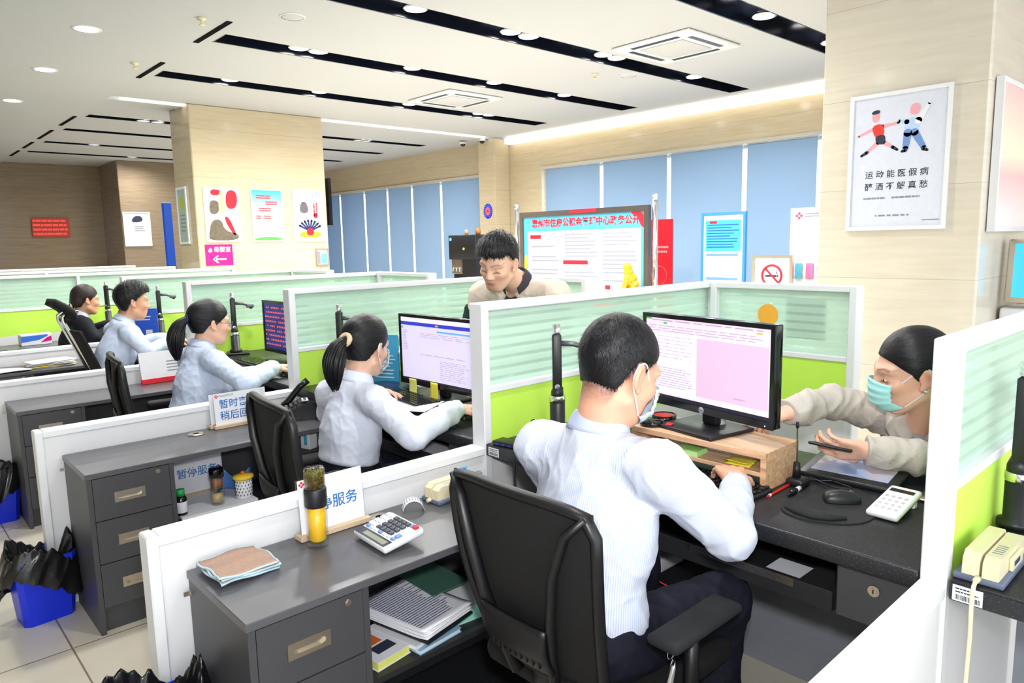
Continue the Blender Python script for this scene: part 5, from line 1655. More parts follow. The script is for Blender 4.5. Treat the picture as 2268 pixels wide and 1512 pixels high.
# wrist rest mouse pad
def padshape(n=60):
    pts = [(1.745, 0.868), (1.722, 0.835), (1.715, 0.790), (1.735, 0.745), (1.752, 0.708), (1.80, 0.672), (1.87, 0.668), (1.95, 0.700), (2.01, 0.745), (2.035, 0.785), (2.02, 0.835), (1.96, 0.850), (1.90, 0.862), (1.84, 0.880), (1.79, 0.885)]
    P = [np.array(p) for p in pts]
    for _ in range(2): P = [x for i in range(len(P)) for x in (P[i]*0.75+P[(i+1) % len(P)]*0.25, P[i]*0.25+P[(i+1) % len(P)]*0.75)]
    return [tuple(p) for p in P][::-1]
t = thing('mouse_pad', 'wavy edged black mouse pad with a wrist rest under the nearest mouse', 'mouse pad', (0, 0, HD))
MB().prism(padshape(), 0, 0.004).build('mat', BLACKM, t)
r = MB(); r.tube([(1.765, 0.86, 0.006), (1.752, 0.82, 0.010), (1.748, 0.78, 0.010), (1.765, 0.745, 0.010), (1.79, 0.715, 0.008)], [0.008, 0.02, 0.022, 0.020, 0.008], 12, flat=0.5); r.build('wrist_rest', BLACKM, t)
tag(MB().prism([(1.70+x, 2.24+y) for x, y in ((0, -.09), (0.22, -.10), (0.24, 0), (0.22, .1), (0, .09))], 0, 0.003).build('mouse_pad', BLACKM, None, (0, 0, HD)), 'plain black mouse pad under the masked woman\'s right hand', 'mouse pad')
def doc_camera(label, loc, rz, arm=True, by=(-0.07, 0.07)):
    t = thing('document_camera', label, 'camera', loc, rz)
    b = MB(); b.box(-0.06, 0.085, by[0], by[1], 0, 0.014, 0.006, 2); b.build('base', BLACK, t)
    MB().lathe([(0.0, 0.014), (0.040, 0.014), (0.040, 0.03), (0.028, 0.036), (0.028, 0.135), (0.0, 0.135)], 24).build('lower_post', BLACK, t)
    MB().lathe([(0.0285, 0.128), (0.0298, 0.130), (0.0298, 0.148), (0.0285, 0.150)], 24).build('collar', CHROME, t)
    u = MB(); u.tube([(0, 0, 0.135), (0, 0, 0.165), (0.006, 0, 0.185)], [0.028, 0.027, 0.02], 16, flat=0.85); u.box(-0.017, 0.017, -0.016, 0.016, 0.165, 0.378, 0.005, 2); u.build('upper_post', GREYM if False else BLACK, t)
    MB().cyl((0.0, -0.0165, 0.185), (0.0, -0.019, 0.185), 0.010, n=16).build('hinge', CHROME, t)
    MB().lathe([(0.0, 0.378), (0.0125, 0.378), (0.0145, 0.385), (0.0145, 0.415), (0.0, 0.418)], 18).build('knob', CHROME, t)
    if arm:
        a = MB(); a.tube([(0.012, 0, 0.345), (0.06, 0, 0.342), (0.10, 0, 0.330)], [0.013, 0.013, 0.012], 12, flat=0.8); a.box(0.085, 0.135, -0.016, 0.016, 0.312, 0.336, 0.006, 2); ao = a.build('camera_arm', GREYM, t)
        MB().cyl((0.115, 0, 0.304), (0.115, 0, 0.314), 0.010, n=16).build('lens', BLACKG, ao)
    return t
dc = doc_camera('black document camera behind the front man, its chrome knob level with his hair', (1.885, 1.815, HD), -0.75)
dup(dc, (1.84, 3.33, HD), -0.75, 'black document camera behind the masked woman with a ponytail')
dup(dc, (1.88, 4.84, HD), -0.35, 'black document camera before the unmasked woman with a ponytail')
dup(dc, (1.86, 6.36, HD), -0.3, 'black document camera beside the blue display stand')
dup(dc, (1.82, 7.83, HD), -0.9, 'black document camera farthest from the front, by the woman in black')
doc_camera('thick black document camera post cut off by the right edge', (2.0, 0.402, HD), 0.0, True, (-0.11, 0.030))

# ------------------------------------------------------------------ nearest counter: riser and desk things
def quad_frame(o, xdir):
    x = Vector((xdir[0], xdir[1], 0)).normalized(); y = Vector((-x.y, x.x, 0))
    return x, y
t = thing('monitor_riser', 'two tier light wood monitor riser on the nearest counter', 'riser', (1.935, 1.195, HD), 0.0)
MB().box(-0.10, 0.10, -0.235, 0.235, 0.095, 0.113, 0.001, 1).build('top_board', WOOD, t)
MB().box(-0.098, 0.098, -0.218, 0.218, 0.042, 0.054, 0.001, 1).build('shelf', WOOD, t)
for s_ in (-1, 1): MB().box(-0.098, 0.098, s_*0.218, s_*0.235, 0.0, 0.095, 0.001, 1).build('side_board', WOOD, t)
RT = HD+0.113
t = thing('ink_pad', 'round black ink pad with its lid closed on the wooden riser', 'ink pad', (1.885, 1.385, RT))
MB().lathe([(0.0, 0), (0.038, 0), (0.04, 0.003), (0.04, 0.014), (0.037, 0.017), (0.0, 0.018)], 28).build('case', BLACKG, t)
t = thing('ink_pad', 'open round ink pad with a red stamping face on the wooden riser', 'ink pad', (1.965, 1.395, RT))
MB().lathe([(0.0, 0), (0.038, 0), (0.041, 0.003), (0.041, 0.02), (0.037, 0.02), (0.036, 0.014), (0.0, 0.014)], 28).build('case', BLACKG, t)
MB().lathe([(0.0, 0.0145), (0.0355, 0.0145), (0.034, 0.018), (0.0, 0.0185)], 28).build('ink_cushion', mat('red_ink', srgb(225, 30, 20), 0.5, emit=0.0), t)
t = thing('stapler_clip', 'small red plastic stamp case beside the black ink pad', 'stamp case', (1.892, 1.325, RT), 0.3)
MB().box(-0.02, 0.02, -0.013, 0.013, 0, 0.012, 0.004, 2).build('case', RED, t); MB().box(-0.022, 0.004, -0.016, 0.006, 0.012, 0.017, 0.002, 1).build('lid', RED, t)
tag(MB().lathe([(0, 0), (0.016, 0), (0.016, 0.022), (0.0175, 0.024), (0.0175, 0.032), (0, 0.033)], 24).build('small_jar', WHITE, None, (2.005, 1.205, RT+0.013)), 'small white round jar behind the monitor neck', 'jar')
t = thing('sticky_note_pad', 'pale green sticky note block on the riser shelf', 'sticky notes', (1.875, 1.225, HD+0.054), 0.1)
MB().box(-0.035, 0.035, -0.035, 0.035, 0, 0.016).build('block', mat('pale_green_paper', srgb(196, 244, 160), 0.7), t)
MB().box(-0.035, 0.035, -0.035, 0.035, 0.0165, 0.0172, M=Matrix.Rotation(0.06, 4, 'Y')).build('top_sheet', mat('light_green_paper', srgb(170, 232, 130), 0.7), t)
for k, (dx, a) in enumerate(((0, 0.1), (0.012, 0.28), (-0.006, -0.05))):
    tag(MB().grid(lambda u, v: (-0.028+0.056*u, -0.038+0.076*v, 0.002+0.004*k+0.004*math.sin(u*2+k)), 6, 6, 0.0005).build('sticky_note', YELLOW, None, (1.878+dx, 1.06, HD+0.0545)), ['yellow sticky note lowest of three on the riser shelf', 'yellow sticky note in the middle of three on the riser shelf', 'yellow sticky note topmost of three on the riser shelf'][k], 'sticky note', 'yellow notes on the riser shelf').rotation_euler = (0, 0, a)
t = thing('pen_holder', 'black weighted pen stand with an upright clear ballpoint', 'pen holder', (1.965, 0.925, HD))
MB().box(-0.03, 0.03, -0.026, 0.026, 0, 0.022, 0.008, 3).build('base', BLACK, t)
MB().lathe([(0, 0.02), (0.012, 0.02), (0.009, 0.065), (0.0, 0.065)], 16, M=Matrix.Translation((0.005, 0.008, 0))).build('socket', BLACK, t)
pn = thing('ballpoint_pen', 'clear ballpoint pen with a black cap upright in the pen stand', 'pen', (1.97, 0.933, HD+0.066))
MB().cyl((0, 0, 0), (0.004, 0.004, 0.10), 0.0042, n=10).build('barrel', CLEAR, pn); MB().cyl((0, 0, 0), (0.004, 0.004, 0.10), 0.0016, n=8).build('refill', BLACK, pn); MB().cyl((0.004, 0.004, 0.10), (0.0045, 0.0045, 0.118), 0.0046, 0.004, n=10).build('cap', BLACK, pn)
t = thing('pencil', 'red pencil with a white ferrule beside the riser', 'pencil', (0, 0, HD+0.004))
a, b = Vector((1.805, 0.935, 0)), Vector((1.935, 0.938, 0))
MB().cyl(a.lerp(b, 0.14), b, 0.0038, n=6, smooth=False).build('shaft', mat('red_lacquer', srgb(205, 25, 30), 0.3), t); MB().cyl(a.lerp(b, 0.06), a.lerp(b, 0.14), 0.0042, n=12).build('ferrule', WHITE, t); MB().cyl(a, a.lerp(b, 0.06), 0.0038, n=12).build('eraser', RED, t)
t = thing('marker_pen', 'black gel pen lying between the red pencil and the mouse pad', 'pen', (0, 0, HD+0.007))
a, b = Vector((1.845, 0.898, 0)), Vector((1.97, 0.902, 0))
MB().cyl(a.lerp(b, 0.12), b, 0.0065, n=12).build('barrel', BLACKG, t); MB().cyl(a, a.lerp(b, 0.12), 0.002, 0.0062, n=12).build('tip', BLACK, t); MB().cyl(a.lerp(b, 0.45), a.lerp(b, 0.62), 0.0068, n=12).build('print_band', LILAC, t)
t = thing('tablet_stand', 'black signature tablet showing a colourful picture, tilted on the counter', 'tablet', (2.155, 0.836, HD), 0.06)
TM = Matrix.Rotation(math.radians(-7), 4, 'Y')
MB().box(-0.105, 0.105, -0.135, 0.135, 0.012, 0.030, 0.006, 2, M=TM).build('housing', BLACK, t)
def tab_mat():
    N = NT('tablet_picture'); b = N.b
    tc = N.n('ShaderNodeTexCoord'); nz = N.n('ShaderNodeTexNoise', Scale=7.0, Detail=2.0); N.l(tc.outputs['Object'], nz.inputs['Vector'])
    r = N.n('ShaderNodeValToRGB'); e = r.color_ramp.elements
    e[0].position = 0.3; e[0].color = srgb(60, 110, 165); e[1].position = 0.7; e[1].color = srgb(150, 152, 84)
    x = e.new(0.45); x.color = srgb(150, 164, 196); x = e.new(0.56); x.color = srgb(178, 168, 180)
    N.l(nz.outputs[0], r.inputs[0]); N.l(r.outputs[0], b.inputs['Base Color']); N.l(r.outputs[0], b.inputs['Emission Color']); b.inputs['Emission Strength'].default_value = 0.12; b.inputs['Roughness'].default_value = 0.15
    return N.m
MB().box(-0.07, 0.078, -0.108, 0.108, 0.030, 0.0306, M=TM).build('screen', tab_mat(), t)
for s_ in (-1, 1): MB().box(0.06, 0.09, s_*0.09-0.02, s_*0.09+0.02, 0, 0.02).build('foot', BLACK, t)
tag(MB().tube([(1.99, 0.925, 0.012), (2.02, 0.90, 0.006), (2.05, 0.86, 0.005), (2.03, 0.80, 0.005), (2.00, 0.79, 0.005), (1.995, 0.84, 0.006), (2.03, 0.92, 0.008)], 0.0025, 6).build('cable', BLACK, None, (0, 0, HD)), 'black cable curled in front of the picture tablet', 'cable')
t = thing('card_reader', 'white keypad card reader on the counter beside the mouse pad', 'card reader', (1.937, 0.652, HD), -0.03)
TM = Matrix.Rotation(math.radians(-10), 4, 'Y')
MB().box(-0.082, 0.082, -0.04, 0.04, 0.016, 0.034, 0.008, 3, M=TM).build('case', WHITE, t)
MB().box(0.045, 0.062, -0.03, 0.03, 0.034, 0.0346, M=TM).build('display', BLACKG, t)
k = MB()
for i in range(4):
    for j in range(4): k.box(-0.055+i*0.022, -0.045+i*0.022, -0.028+j*0.016, -0.020+j*0.016, 0.034, 0.0345, M=TM)
k.build('keys', mat('grey_key_print', srgb(190, 192, 200), 0.5), t)
MB().box(0.05, 0.07, -0.03, 0.03, 0.0, 0.024, 0.003, 1).build('foot', WHITE, t)
t = thing('coin_dish', 'shallow round glass dish behind the white card reader', 'dish', (2.085, 0.625, HD))
MB().lathe([(0, 0.001), (0.034, 0.001), (0.042, 0.010), (0.039, 0.011), (0.031, 0.004), (0, 0.004)], 28).build('bowl', CLEAR, t); MB().lathe([(0, 0.0045), (0.03, 0.0045), (0.028, 0.008), (0, 0.008)], 24).build('filling', STEEL, t)
ph = thing('mobile_phone', 'dark mobile phone held by the woman in the beige windbreaker', 'phone', (2.105, .868, .872), 0)
PM = frame_m((0, 0, 0), (-.35, .92, .12), (-.9, -.3, .25))
MB().box(-0.035, 0.085, -0.036, 0.036, -0.0045, 0.0045, 0.004, 2, M=PM).build('case', BLACK, ph); MB().box(0.06, 0.076, -0.028, -0.010, 0.0045, 0.006, 0.002, 2, M=PM).build('camera_bump', GREYM, ph)
# left end of the nearest counter: usb hub, cable, labels
t = thing('usb_hub', 'flat black USB hub on the left end of the nearest counter', 'hub', (1.66, 1.845, HD), 0.15)
MB().box(-0.03, 0.03, -0.05, 0.05, 0, 0.017, 0.004, 2).build('case', BLACK, t)
for k in range(3): MB().box(-0.031, -0.0299, -0.035+k*0.027, -0.023+k*0.027, 0.006, 0.011).build('port', BLUE, t)
c = []
for k in range(26):
    a = k*0.30
    c.append((1.77+0.012*k/26, 1.80+0.034*math.cos(a)+0.001*k, 0.042+0.034*math.sin(a)))
tag(MB().tube([(1.69, 1.84, 0.01), (1.72, 1.83, 0.012)]+c+[(1.80, 1.75, 0.004), (1.84, 1.78, 0.004)], 0.0026, 6).build('cable', BLACK, None, (0, 0, HD)), 'black cable coiled in a loop behind the USB hub', 'cable')
tag(MB().tube([(1.69, 1.80, 0.008), (1.66, 1.78, 0.006), (1.63, 1.765, 0.006), (1.612, 1.76, -0.01), (1.608, 1.755, -0.10), (1.61, 1.74, -0.22), (1.64, 1.73, -0.34)], 0.0035, 8).build('cable', BLACK, None, (0, 0, HD)), 'black cable hanging over the counter edge by the USB hub', 'cable')
def asset_label(lab, loc, xdir, w, h, blue=False):
    t = thing('asset_label', lab, 'label', loc)
    M = frame_m((0, 0, 0), xdir, (0, 0, 1))
    MB().box(0, w, 0, h, 0, 0.0006, M=M).build('sticker', SSKY if blue else PAPER, t)
    m = MB(); x = w*0.1
    while x < w*0.9:
        d = w*random.uniform(0.012, 0.03); m.box(x, x+d, h*0.1, h*0.42, 0.0006, 0.0009, M=M); x += d+w*random.uniform(0.012, 0.03)
    lines_mb(M, w*0.1, w*0.9, h*0.5, h*0.9, 2, 0.4, 0.2, 0.0009, 0.03, m)
    m.build('barcode', INK, t)
    return t
asset_label('white barcode label on the left end of the nearest counter edge', (XA-0.0005, 1.905, HD-0.038), (0, -1, 0), 0.055, 0.030)
asset_label('white barcode label on the counter edge below the card swiper', (XA-0.0005, 0.425, HD-0.040), (0, -1, 0), 0.055, 0.034)
asset_label('blue label on the low white panel behind the front chair', (1.50, PY(0)-TH/2+0.0095, HL-0.085), (1, 0, 0), 0.04, 0.032, True)
asset_label('grey barcode strip on the low white panel under the counter end', (1.555, PY(0)-TH/2+0.0095, HL-0.10), (1, 0, 0), 0.06, 0.02)
# papers in the open tray
tag(MB().box(1.70, 1.82, 0.80, 0.90, 0.6105, 0.614).build('paper_sheet', PAPER), 'pale paper slip lying in the open tray of the nearest counter', 'paper')
tag(MB().box(1.69, 1.86, 0.69, 0.80, 0.6105, 0.622, 0.002, 1).build('notebook', BLACKM), 'black notebook in the open tray of the nearest counter', 'notebook')
tg = thing('ruler', 'worn metal ruler stuck along the front of the open tray', 'ruler', (XA+0.029, 0.78, 0.632))
MB().box(-0.002, 0.0008, 0.0, 0.30, 0, 0.022).build('strip', STEEL, tg); lines_mb(frame_m((-0.0022, 0.30, 0), (0, -1, 0), (0, 0, 1)), 0.02, 0.28, 0.004, 0.018, 2, 0.4, 0.1, 0.0004, 0.02).build('print', INK, tg)
# things on the floor under the nearest counter
t = thing('computer_tower', 'black computer case in the dark under the nearest counter', 'computer', (2.02, 1.42, 0))
MB().box(-0.2, 0.2, -0.09, 0.09, 0, 0.40, 0.006, 2).build('case', BLACK, t); MB().box(-0.203, -0.2, -0.03, 0.0, 0.30, 0.34).build('badge', SSKY, t)
tag(MB().tube([(1.82, 1.50, 0.42), (1.80, 1.40, 0.45), (1.82, 1.30, 0.40), (1.86, 1.20, 0.36), (1.88, 1.12, 0.42), (1.90, 1.10, 0.50)], 0.0028, 6).build('cable', RED), 'thin red network cable looping under the nearest counter', 'cable')
tag(MB().box(1.86, 2.0, 1.33, 1.48, 0.402, 0.45, 0.01, 2).build('plastic_bag', mat('clear_bag_plastic', srgb(190, 190, 200), 0.25)), 'crumpled clear bag on the computer case under the counter', 'bag')
# keys on the front man's belt
t = thing('key_ring', 'steel key ring with a nail clipper hanging at the front man\'s belt', 'keys', (1.262, .872, .60))
MB().tube([(0.014*math.cos(a), 0.0, -0.02+0.014*math.sin(a)) for a in np.linspace(0, 2*PI, 18)[:-1]], 0.0014, 6, closed=True).build('ring', CHROME, t)
MB().tube([(0.0, 0.0, 0.035), (-0.004, -0.006, 0.02), (0, -0.004, 0.0), (0.004, 0, -0.006)], 0.0022, 8).build('belt_clip', CHROME, t)
n = MB(); n.tube([(0.002, -0.006, -0.034), (-0.006, -0.008, -0.05), (-0.018, -0.01, -0.075), (-0.030, -0.01, -0.10)], [0.004, 0.0085, 0.0095, 0.004], 10, flat=0.6); n.build('nail_clipper', CHROME, t)
# ------------------------------------------------------------------ on the side cabinets
CZ = 0.656
def cloth_towel():
    t = thing('cleaning_cloth', 'folded brown microfibre cloth with pale blue hem on the nearest cabinet', 'cloth', (0.675, 1.826, CZ), 0.03)
    TW = mat('brown_terry', srgb(182, 150, 132), 0.95, var=0.15, scale=120, bump=0.5, bscale=400)
    HM = mat('pale_blue_hem', srgb(186, 214, 226), 0.9)
    for k in range(3):
        z = 0.004+k*0.0075
        def s(u, v, e=0.0):
            y = -0.078+0.15*v+0.004*math.sin(u*9+k)
            x = -0.078+0.152*u+0.004*math.sin(v*8+k*2)
            return (x, y, z+0.006*math.sin(u*5+v*3+k)*0.5+0.005+0.006*(1-u)*0.3+0.004*math.sin(v*14)*(1 if v < 0.1 else 0.2))
        p = MB().grid(s, 18, 18, 0.006).build('fold', TW, t)
        e = [Vector(s(i/18, 0)) for i in range(19)]+[Vector(s(1, i/18)) for i in range(1, 19)]+[Vector(s(1-i/18, 1)) for i in range(1, 19)]+[Vector(s(0, 1-i/18)) for i in range(1, 18)]
        MB().tube([q+Vector((0, 0, -0.002)) for q in e], 0.0030, 6, closed=True).build('hem', HM, p)
cloth_towel()
# glass tea flask
GL = clear('flask_glass', (0.97, 0.985, 0.975, 1), 0.16)
TEA = mat('amber_tea', srgb(255, 196, 30), 0.15, var=0.03)
LEAF = mat('green_tea_leaves', srgb(120, 112, 20), 0.7, var=0.3, scale=80)
t = thing('tea_flask', 'tall double glass flask with amber tea below and tea leaves above', 'flask', (0.898, 1.815, CZ))
MB().lathe([(0, 0), (0.028, 0), (0.030, 0.004), (0.030, 0.125), (0.027, 0.128)], 32).build('outer_glass', GL, t)
MB().lathe([(0, 0.014), (0.018, 0.014), (0.0245, 0.022), (0.0245, 0.127), (0, 0.127)], 32).build('tea', TEA, t)
MB().lathe([(0.0, 0.118), (0.0305, 0.118), (0.0315, 0.121), (0.0315, 0.168), (0.030, 0.171), (0, 0.171)], 32).build('band', BLACK, t)
MB().lathe([(0.027, 0.168), (0.030, 0.174), (0.030, 0.222), (0.027, 0.229), (0.0, 0.231)], 32).build('upper_glass', GL, t)
lv = MB(); rs = np.random.RandomState(5)
for k in range(420):
    a = rs.rand()*6.283; r = 0.0265*math.sqrt(rs.rand()); z = rs.uniform(0.173, 0.221); d = rs.randn(3); d /= np.linalg.norm(d)
    c = np.array([r*math.cos(a), r*math.sin(a), z]); e = 0.0065*d
    p0, p1 = c-e, c+e
    for q in (p0, p1):
        rr = math.hypot(q[0], q[1])
        if rr > 0.0272: q[:2] *= 0.0272/rr
        q[2] = min(max(q[2], 0.172), 0.225)
    lv.tube([p0, (p0+p1)/2+rs.randn(3)*0.0012, p1], [0.0005, 0.0013, 0.0005], 5)
tl = lv.build('tea_leaves', LEAF, t); tl['kind'] = 'stuff'
MB().lathe([(0, 0.172), (0.0275, 0.172), (0.0275, 0.205), (0, 0.206)], 24).build('steeping_water', clear('yellow_tea_water', srgb(225, 205, 80), 0.12), t)
WBASE = mat('pale_wood_base', srgb(214, 190, 160), 0.6, scale=10, stretch=(2, 40, 40))
ACR = clear('acrylic_sheet', (0.96, 0.98, 0.98, 1), 0.10)
def sign(label, loc, rz, rows, w, h, size, gap, n=1, tilt=0.08, logo=True, x0=None):
    """sign sheet facing -y in a wooden foot"""
    t = thing('counter_sign', label, 'sign', loc, rz)
    MB().box(-w/2-0.008, w/2+0.008, -0.022, 0.022, 0, 0.017, 0.002, 1).build('wood_foot', WBASE, t)
    R = Matrix.Translation((0, 0, 0.012)) @ Matrix.Rotation(-tilt, 4, 'X')
    MB().box(-w/2, w/2, -0.003, 0.003, 0, h, M=R).build('acrylic', ACR, t)
    p = MB().box(-w/2+0.003, w/2-0.003, -0.0036, -0.0031, 0.003, h-0.003, M=R).build('sheet', PAPER, t)
    for i, row in enumerate(rows):
        zz = h*0.5+(len(rows)-1)*gap/2-i*gap-0.008
        m = R @ frame_m((0, -0.0038, zz), (1, 0, 0), (0, 0, 1))
        text(' '.join(row) if False else row, size, BLUEINK, p, m, 'lettering', 0.0003, bold=0.0004)
    if logo:
        d = 0.007
        m = R @ frame_m((-w/2+0.016, -0.0038, h-0.016), (1, 0, 0), (0, 0, 1)) @ Matrix.Rotation(PI/4, 4, 'Z')
        MB().box(-d, -0.001, -d, -0.001, 0, 0.0003, M=m).box(0.001, d, -d, -0.001, 0, 0.0003, M=m).box(-d, -0.001, 0.001, d, 0, 0.0003, M=m).box(0.001, d, 0.001, d, 0, 0.0003, M=m).build('emblem', RED, p)
        lines_mb(R @ frame_m((-w/2+0.027, -0.0038, h-0.020), (1, 0, 0), (0, 0, 1)), 0, w*0.3, 0, 0.010, 2, 0.4, 0.1, 0.0003).build('small_print', GREYINK, p)
    return t
sign('white counter sign with blue characters behind the tea flask', (0.985, 1.882, CZ), 0.0, ['暂停服务'], 0.215, 0.165, 0.043, 0.05)
sign('white counter sign with two rows of blue characters beside the second chair', (1.305, 3.375, CZ), 0.0, ['暂时离开', '稍后回来'], 0.235, 0.155, 0.046, 0.056)
sign('plain backing sign sheet standing behind the two row sign', (1.315, 3.402, CZ), 0.0, [], 0.28, 0.150, 0.046, 0.056, logo=False)
t = thing('calculator', 'white desk calculator with dark, blue and red keys on the nearest cabinet', 'calculator', (1.062, 1.70, CZ), math.radians(-2))
CM = Matrix.Translation((0, 0, 0.014)) @ Matrix.Rotation(0.13, 4, 'Y') @ Matrix.Rotation(math.radians(90), 4, 'Z')
# local: x across the keys (-y world), y toward the display
CM = Matrix.Translation((0, 0, 0.016)) @ Matrix.Rotation(math.radians(-9), 4, 'Y')
def cbx(o, x0, x1, y0, y1, z0, z1, bev=0.0): return o.box(x0, x1, y0, y1, z0, z1, bev, 2, M=CM)
m = MB(); cbx(m, -0.068, 0.066, -0.088, 0.088, -0.002, 0.020, 0.007); m.build('case', WHITE, t)
m = MB(); cbx(m, -0.066, -0.036, -0.082, 0.082, 0.0202, 0.0206); m.build('display', mat('calculator_display', srgb(60, 62, 66), 0.2), t)
m = MB(); cbx(m, -0.060, -0.043, -0.070, 0.045, 0.0206, 0.0210); m.build('display_window', mat('calculator_lcd', srgb(150, 156, 140), 0.2), t)
dk = MB(); fk = MB(); lt = MB(); bl = MB(); rd = MB()
for i in range(4):
    for j in range(4): cbx(dk, -0.020+i*0.0195, -0.005+i*0.0195, -0.045+j*0.021, -0.028+j*0.021, 0.019, 0.026, 0.002)
for j in range(7): cbx(bl if j % 3 == 0 else fk, -0.032, -0.022, -0.078+j*0.0225, -0.062+j*0.0225, 0.019, 0.026, 0.002)
for i in range(4): cbx(lt, -0.018+i*0.0195, -0.004+i*0.0195, 0.045, 0.060, 0.019, 0.026, 0.002); cbx(lt, -0.018+i*0.0195, -0.004+i*0.0195, 0.066, 0.080, 0.019, 0.026, 0.002)
cbx(rd, 0.042, 0.056, -0.080, -0.062, 0.019, 0.027, 0.002); cbx(bl, 0.042, 0.056, -0.058, -0.049, 0.019, 0.026, 0.002); cbx(bl, -0.018, 0.0, -0.078, -0.062, 0.019, 0.026, 0.002)
dk.build('number_keys', mat('dark_grey_key', srgb(62, 66, 78), 0.4), t); lt.build('white_keys', WHITE, t); fk.build('function_keys', WHITE, t); bl.build('blue_keys', mat('blue_key', srgb(110, 150, 215), 0.4), t); rd.build('red_key', RED, t)
MB().box(-0.06, -0.05, -0.07, 0.07, 0.0, 0.022).build('foot', BLACK, t)
def grommet(lab, x, y):
    t = thing('cable_grommet', lab, 'cable grommet', (x, y, CZ))
    MB().lathe([(0.014, 0.001), (0.036, 0.0), (0.036, 0.002), (0.030, 0.005), (0.014, 0.004)], 28, cap=False).build('ring', STEEL, t); MB().lathe([(0, 0.0012), (0.0145, 0.0012), (0.0145, 0.0022), (0, 0.0022)], 20).build('hole', BLACK, t)
grommet('round metal cable grommet in the nearest cabinet top, behind the calculator', 1.135, 1.866)
grommet('round metal cable grommet in the cabinet top left of the two row sign', 1.09, 3.35)
t = thing('label_strip', 'white paper label strip curled into an arch on the nearest cabinet', 'label strip', (1.245, 1.845, CZ), -0.5)
MB().grid(lambda u, v: (-0.034*math.cos(PI*u*1.0), -0.022+0.044*v, 0.036*math.sin(PI*u)+0.001), 24, 4, 0.0007).build('paper', PAPER, t)
m = MB()
for k in range(9):
    a = 0.5+k*0.26; m.box(0.0355*-math.cos(a)-0.001, 0.0355*-math.cos(a)+0.001, -0.012, 0.012, 0.0375*math.sin(a), 0.0375*math.sin(a)+0.001)
m.build('print', GREYINK, t)
def swiper(lab, loc, rz):
    """cream magnetic card swiper; slot along local x"""
    t = thing('card_swiper', lab, 'card swiper', loc, rz)
    MB().box(-0.105, 0.105, -0.046, 0.046, 0, 0.015, 0.004, 2).build('base', SLATE, t)
    b = MB(); b.prism([(-0.103, 0.015), (0.103, 0.015), (0.101, 0.048), (0.086, 0.062), (-0.086, 0.062), (-0.101, 0.048)], -0.001, 0.030, 'y'); b.build('rear_rail', CREAM, t)
    f = MB(); f.prism([(-0.103, 0.015), (0.103, 0.015), (0.100, 0.046), (0.084, 0.058), (-0.084, 0.058), (-0.100, 0.046)], -0.036, -0.006, 'y'); f.box(-0.03, 0.05, -0.044, -0.036, 0.015, 0.044, 0.002, 1); f.build('front_body', CREAM, t)
    MB().box(-0.02, 0.02, -0.0450, -0.0442, 0.026, 0.036).build('badge', mat('blue_badge', srgb(60, 80, 140), 0.4), t)
    m = MB()
    for k in range(5): m.box(-0.06+k*0.012, -0.056+k*0.012, -0.03, -0.012, 0.058, 0.0585)
    m.build('print', GREYINK, t)
    MB().cyl((-0.118, 0.0, 0.012), (-0.102, 0.0, 0.012), 0.006, 0.007, n=10).build('cable_boot', CREAM, t)
    return t
sw = swiper('cream card swiper on the slate base at the right edge, cable hanging down', (1.742, 0.386, HD), 0.0)
sw2 = dup(sw, (1.425, 1.86, CZ), 0.05, 'cream card swiper on the nearest cabinet behind the chair')
dup(sw, (1.645, 3.26, CZ), -0.95, 'cream card swiper left of the masked ponytailed woman')
tag(MB().tube([(1.625, 0.386, HD+0.012), (1.612, 0.386, HD+0.004), (1.605, 0.386, HD-0.02), (1.603, 0.384, HD-0.1), (1.606, 0.387, HD-0.22), (1.61, 0.392, HD-0.4), (1.62, 0.39, 0.10), (1.65, 0.36, 0.004)], 0.0042, 8).build('cable', CREAM), 'cream cable hanging from the card swiper over the counter edge', 'cable')
t = thing('signature_pad', 'flat black device with a cable port at the right edge', 'signature pad', (1.80, 0.20, HD), 0.0)
MB().box(-0.13, 0.10, -0.14, 0.055, 0, 0.022, 0.008, 3).build('case', BLACK, t); MB().box(-0.131, -0.129, 0.012, 0.036, 0.008, 0.014).build('port', CHROME, t)
bk = thing('notebook', 'white notebook at the right edge behind the thick document camera', 'notebook', (2.10, 0.22, HD), 0.2)
MB().box(-0.1, 0.1, -0.14, 0.08, 0, 0.004).build('back_cover', PAPER, bk); MB().box(-0.1, 0.1, -0.14, 0.08, 0.004, 0.016).build('pages', CREAM, bk); MB().box(-0.1, 0.1, -0.14, 0.08, 0.016, 0.019).build('front_cover', PAPER, bk)
# ------------------------------------------------------------------ papers and books on the open shelf
SZ = 0.3625
def book(lab, x, y, z, w, d, h, rz, cover, pages, name='book', grp='books and papers on the nearest shelf', art=None):
    t = thing(name, lab, 'book', (x, y, z), rz, grp)
    MB().box(-w/2, w/2, -d/2, d/2, 0, 0.0015).box(-w/2, w/2, -d/2, d/2, h-0.0015, h).build('cover', cover, t)
    MB().box(-w/2+0.003, w/2-0.003, -d/2+0.003, d/2-0.003, 0.0015, h-0.0015).build('pages', pages, t)
    if art:
        for (a, b, c, e, m_) in art: MB().box(a*w, b*w, c*d, e*d, h, h+0.0006).build('cover_print', m_, t)
    return t
ORANGE = mat('orange_print', srgb(225, 110, 40), 0.5); PURP = mat('purple_print', srgb(120, 40, 140), 0.4); DBLUE = mat('blue_cover', srgb(30, 70, 190), 0.4)
GBLU = mat('pale_blue_cover', srgb(150, 200, 235), 0.5); TEAL = mat('teal_pages', srgb(150, 225, 205), 0.7)
book('thick white book with orange and black cover print at the front of the shelf', 0.975, 1.660, SZ, 0.12, 0.16, 0.026, 0.15, PAPER, LEMON, art=[(-.5, .2, .0, .5, ORANGE), (-.25, .3, -.3, -.05, INK)])
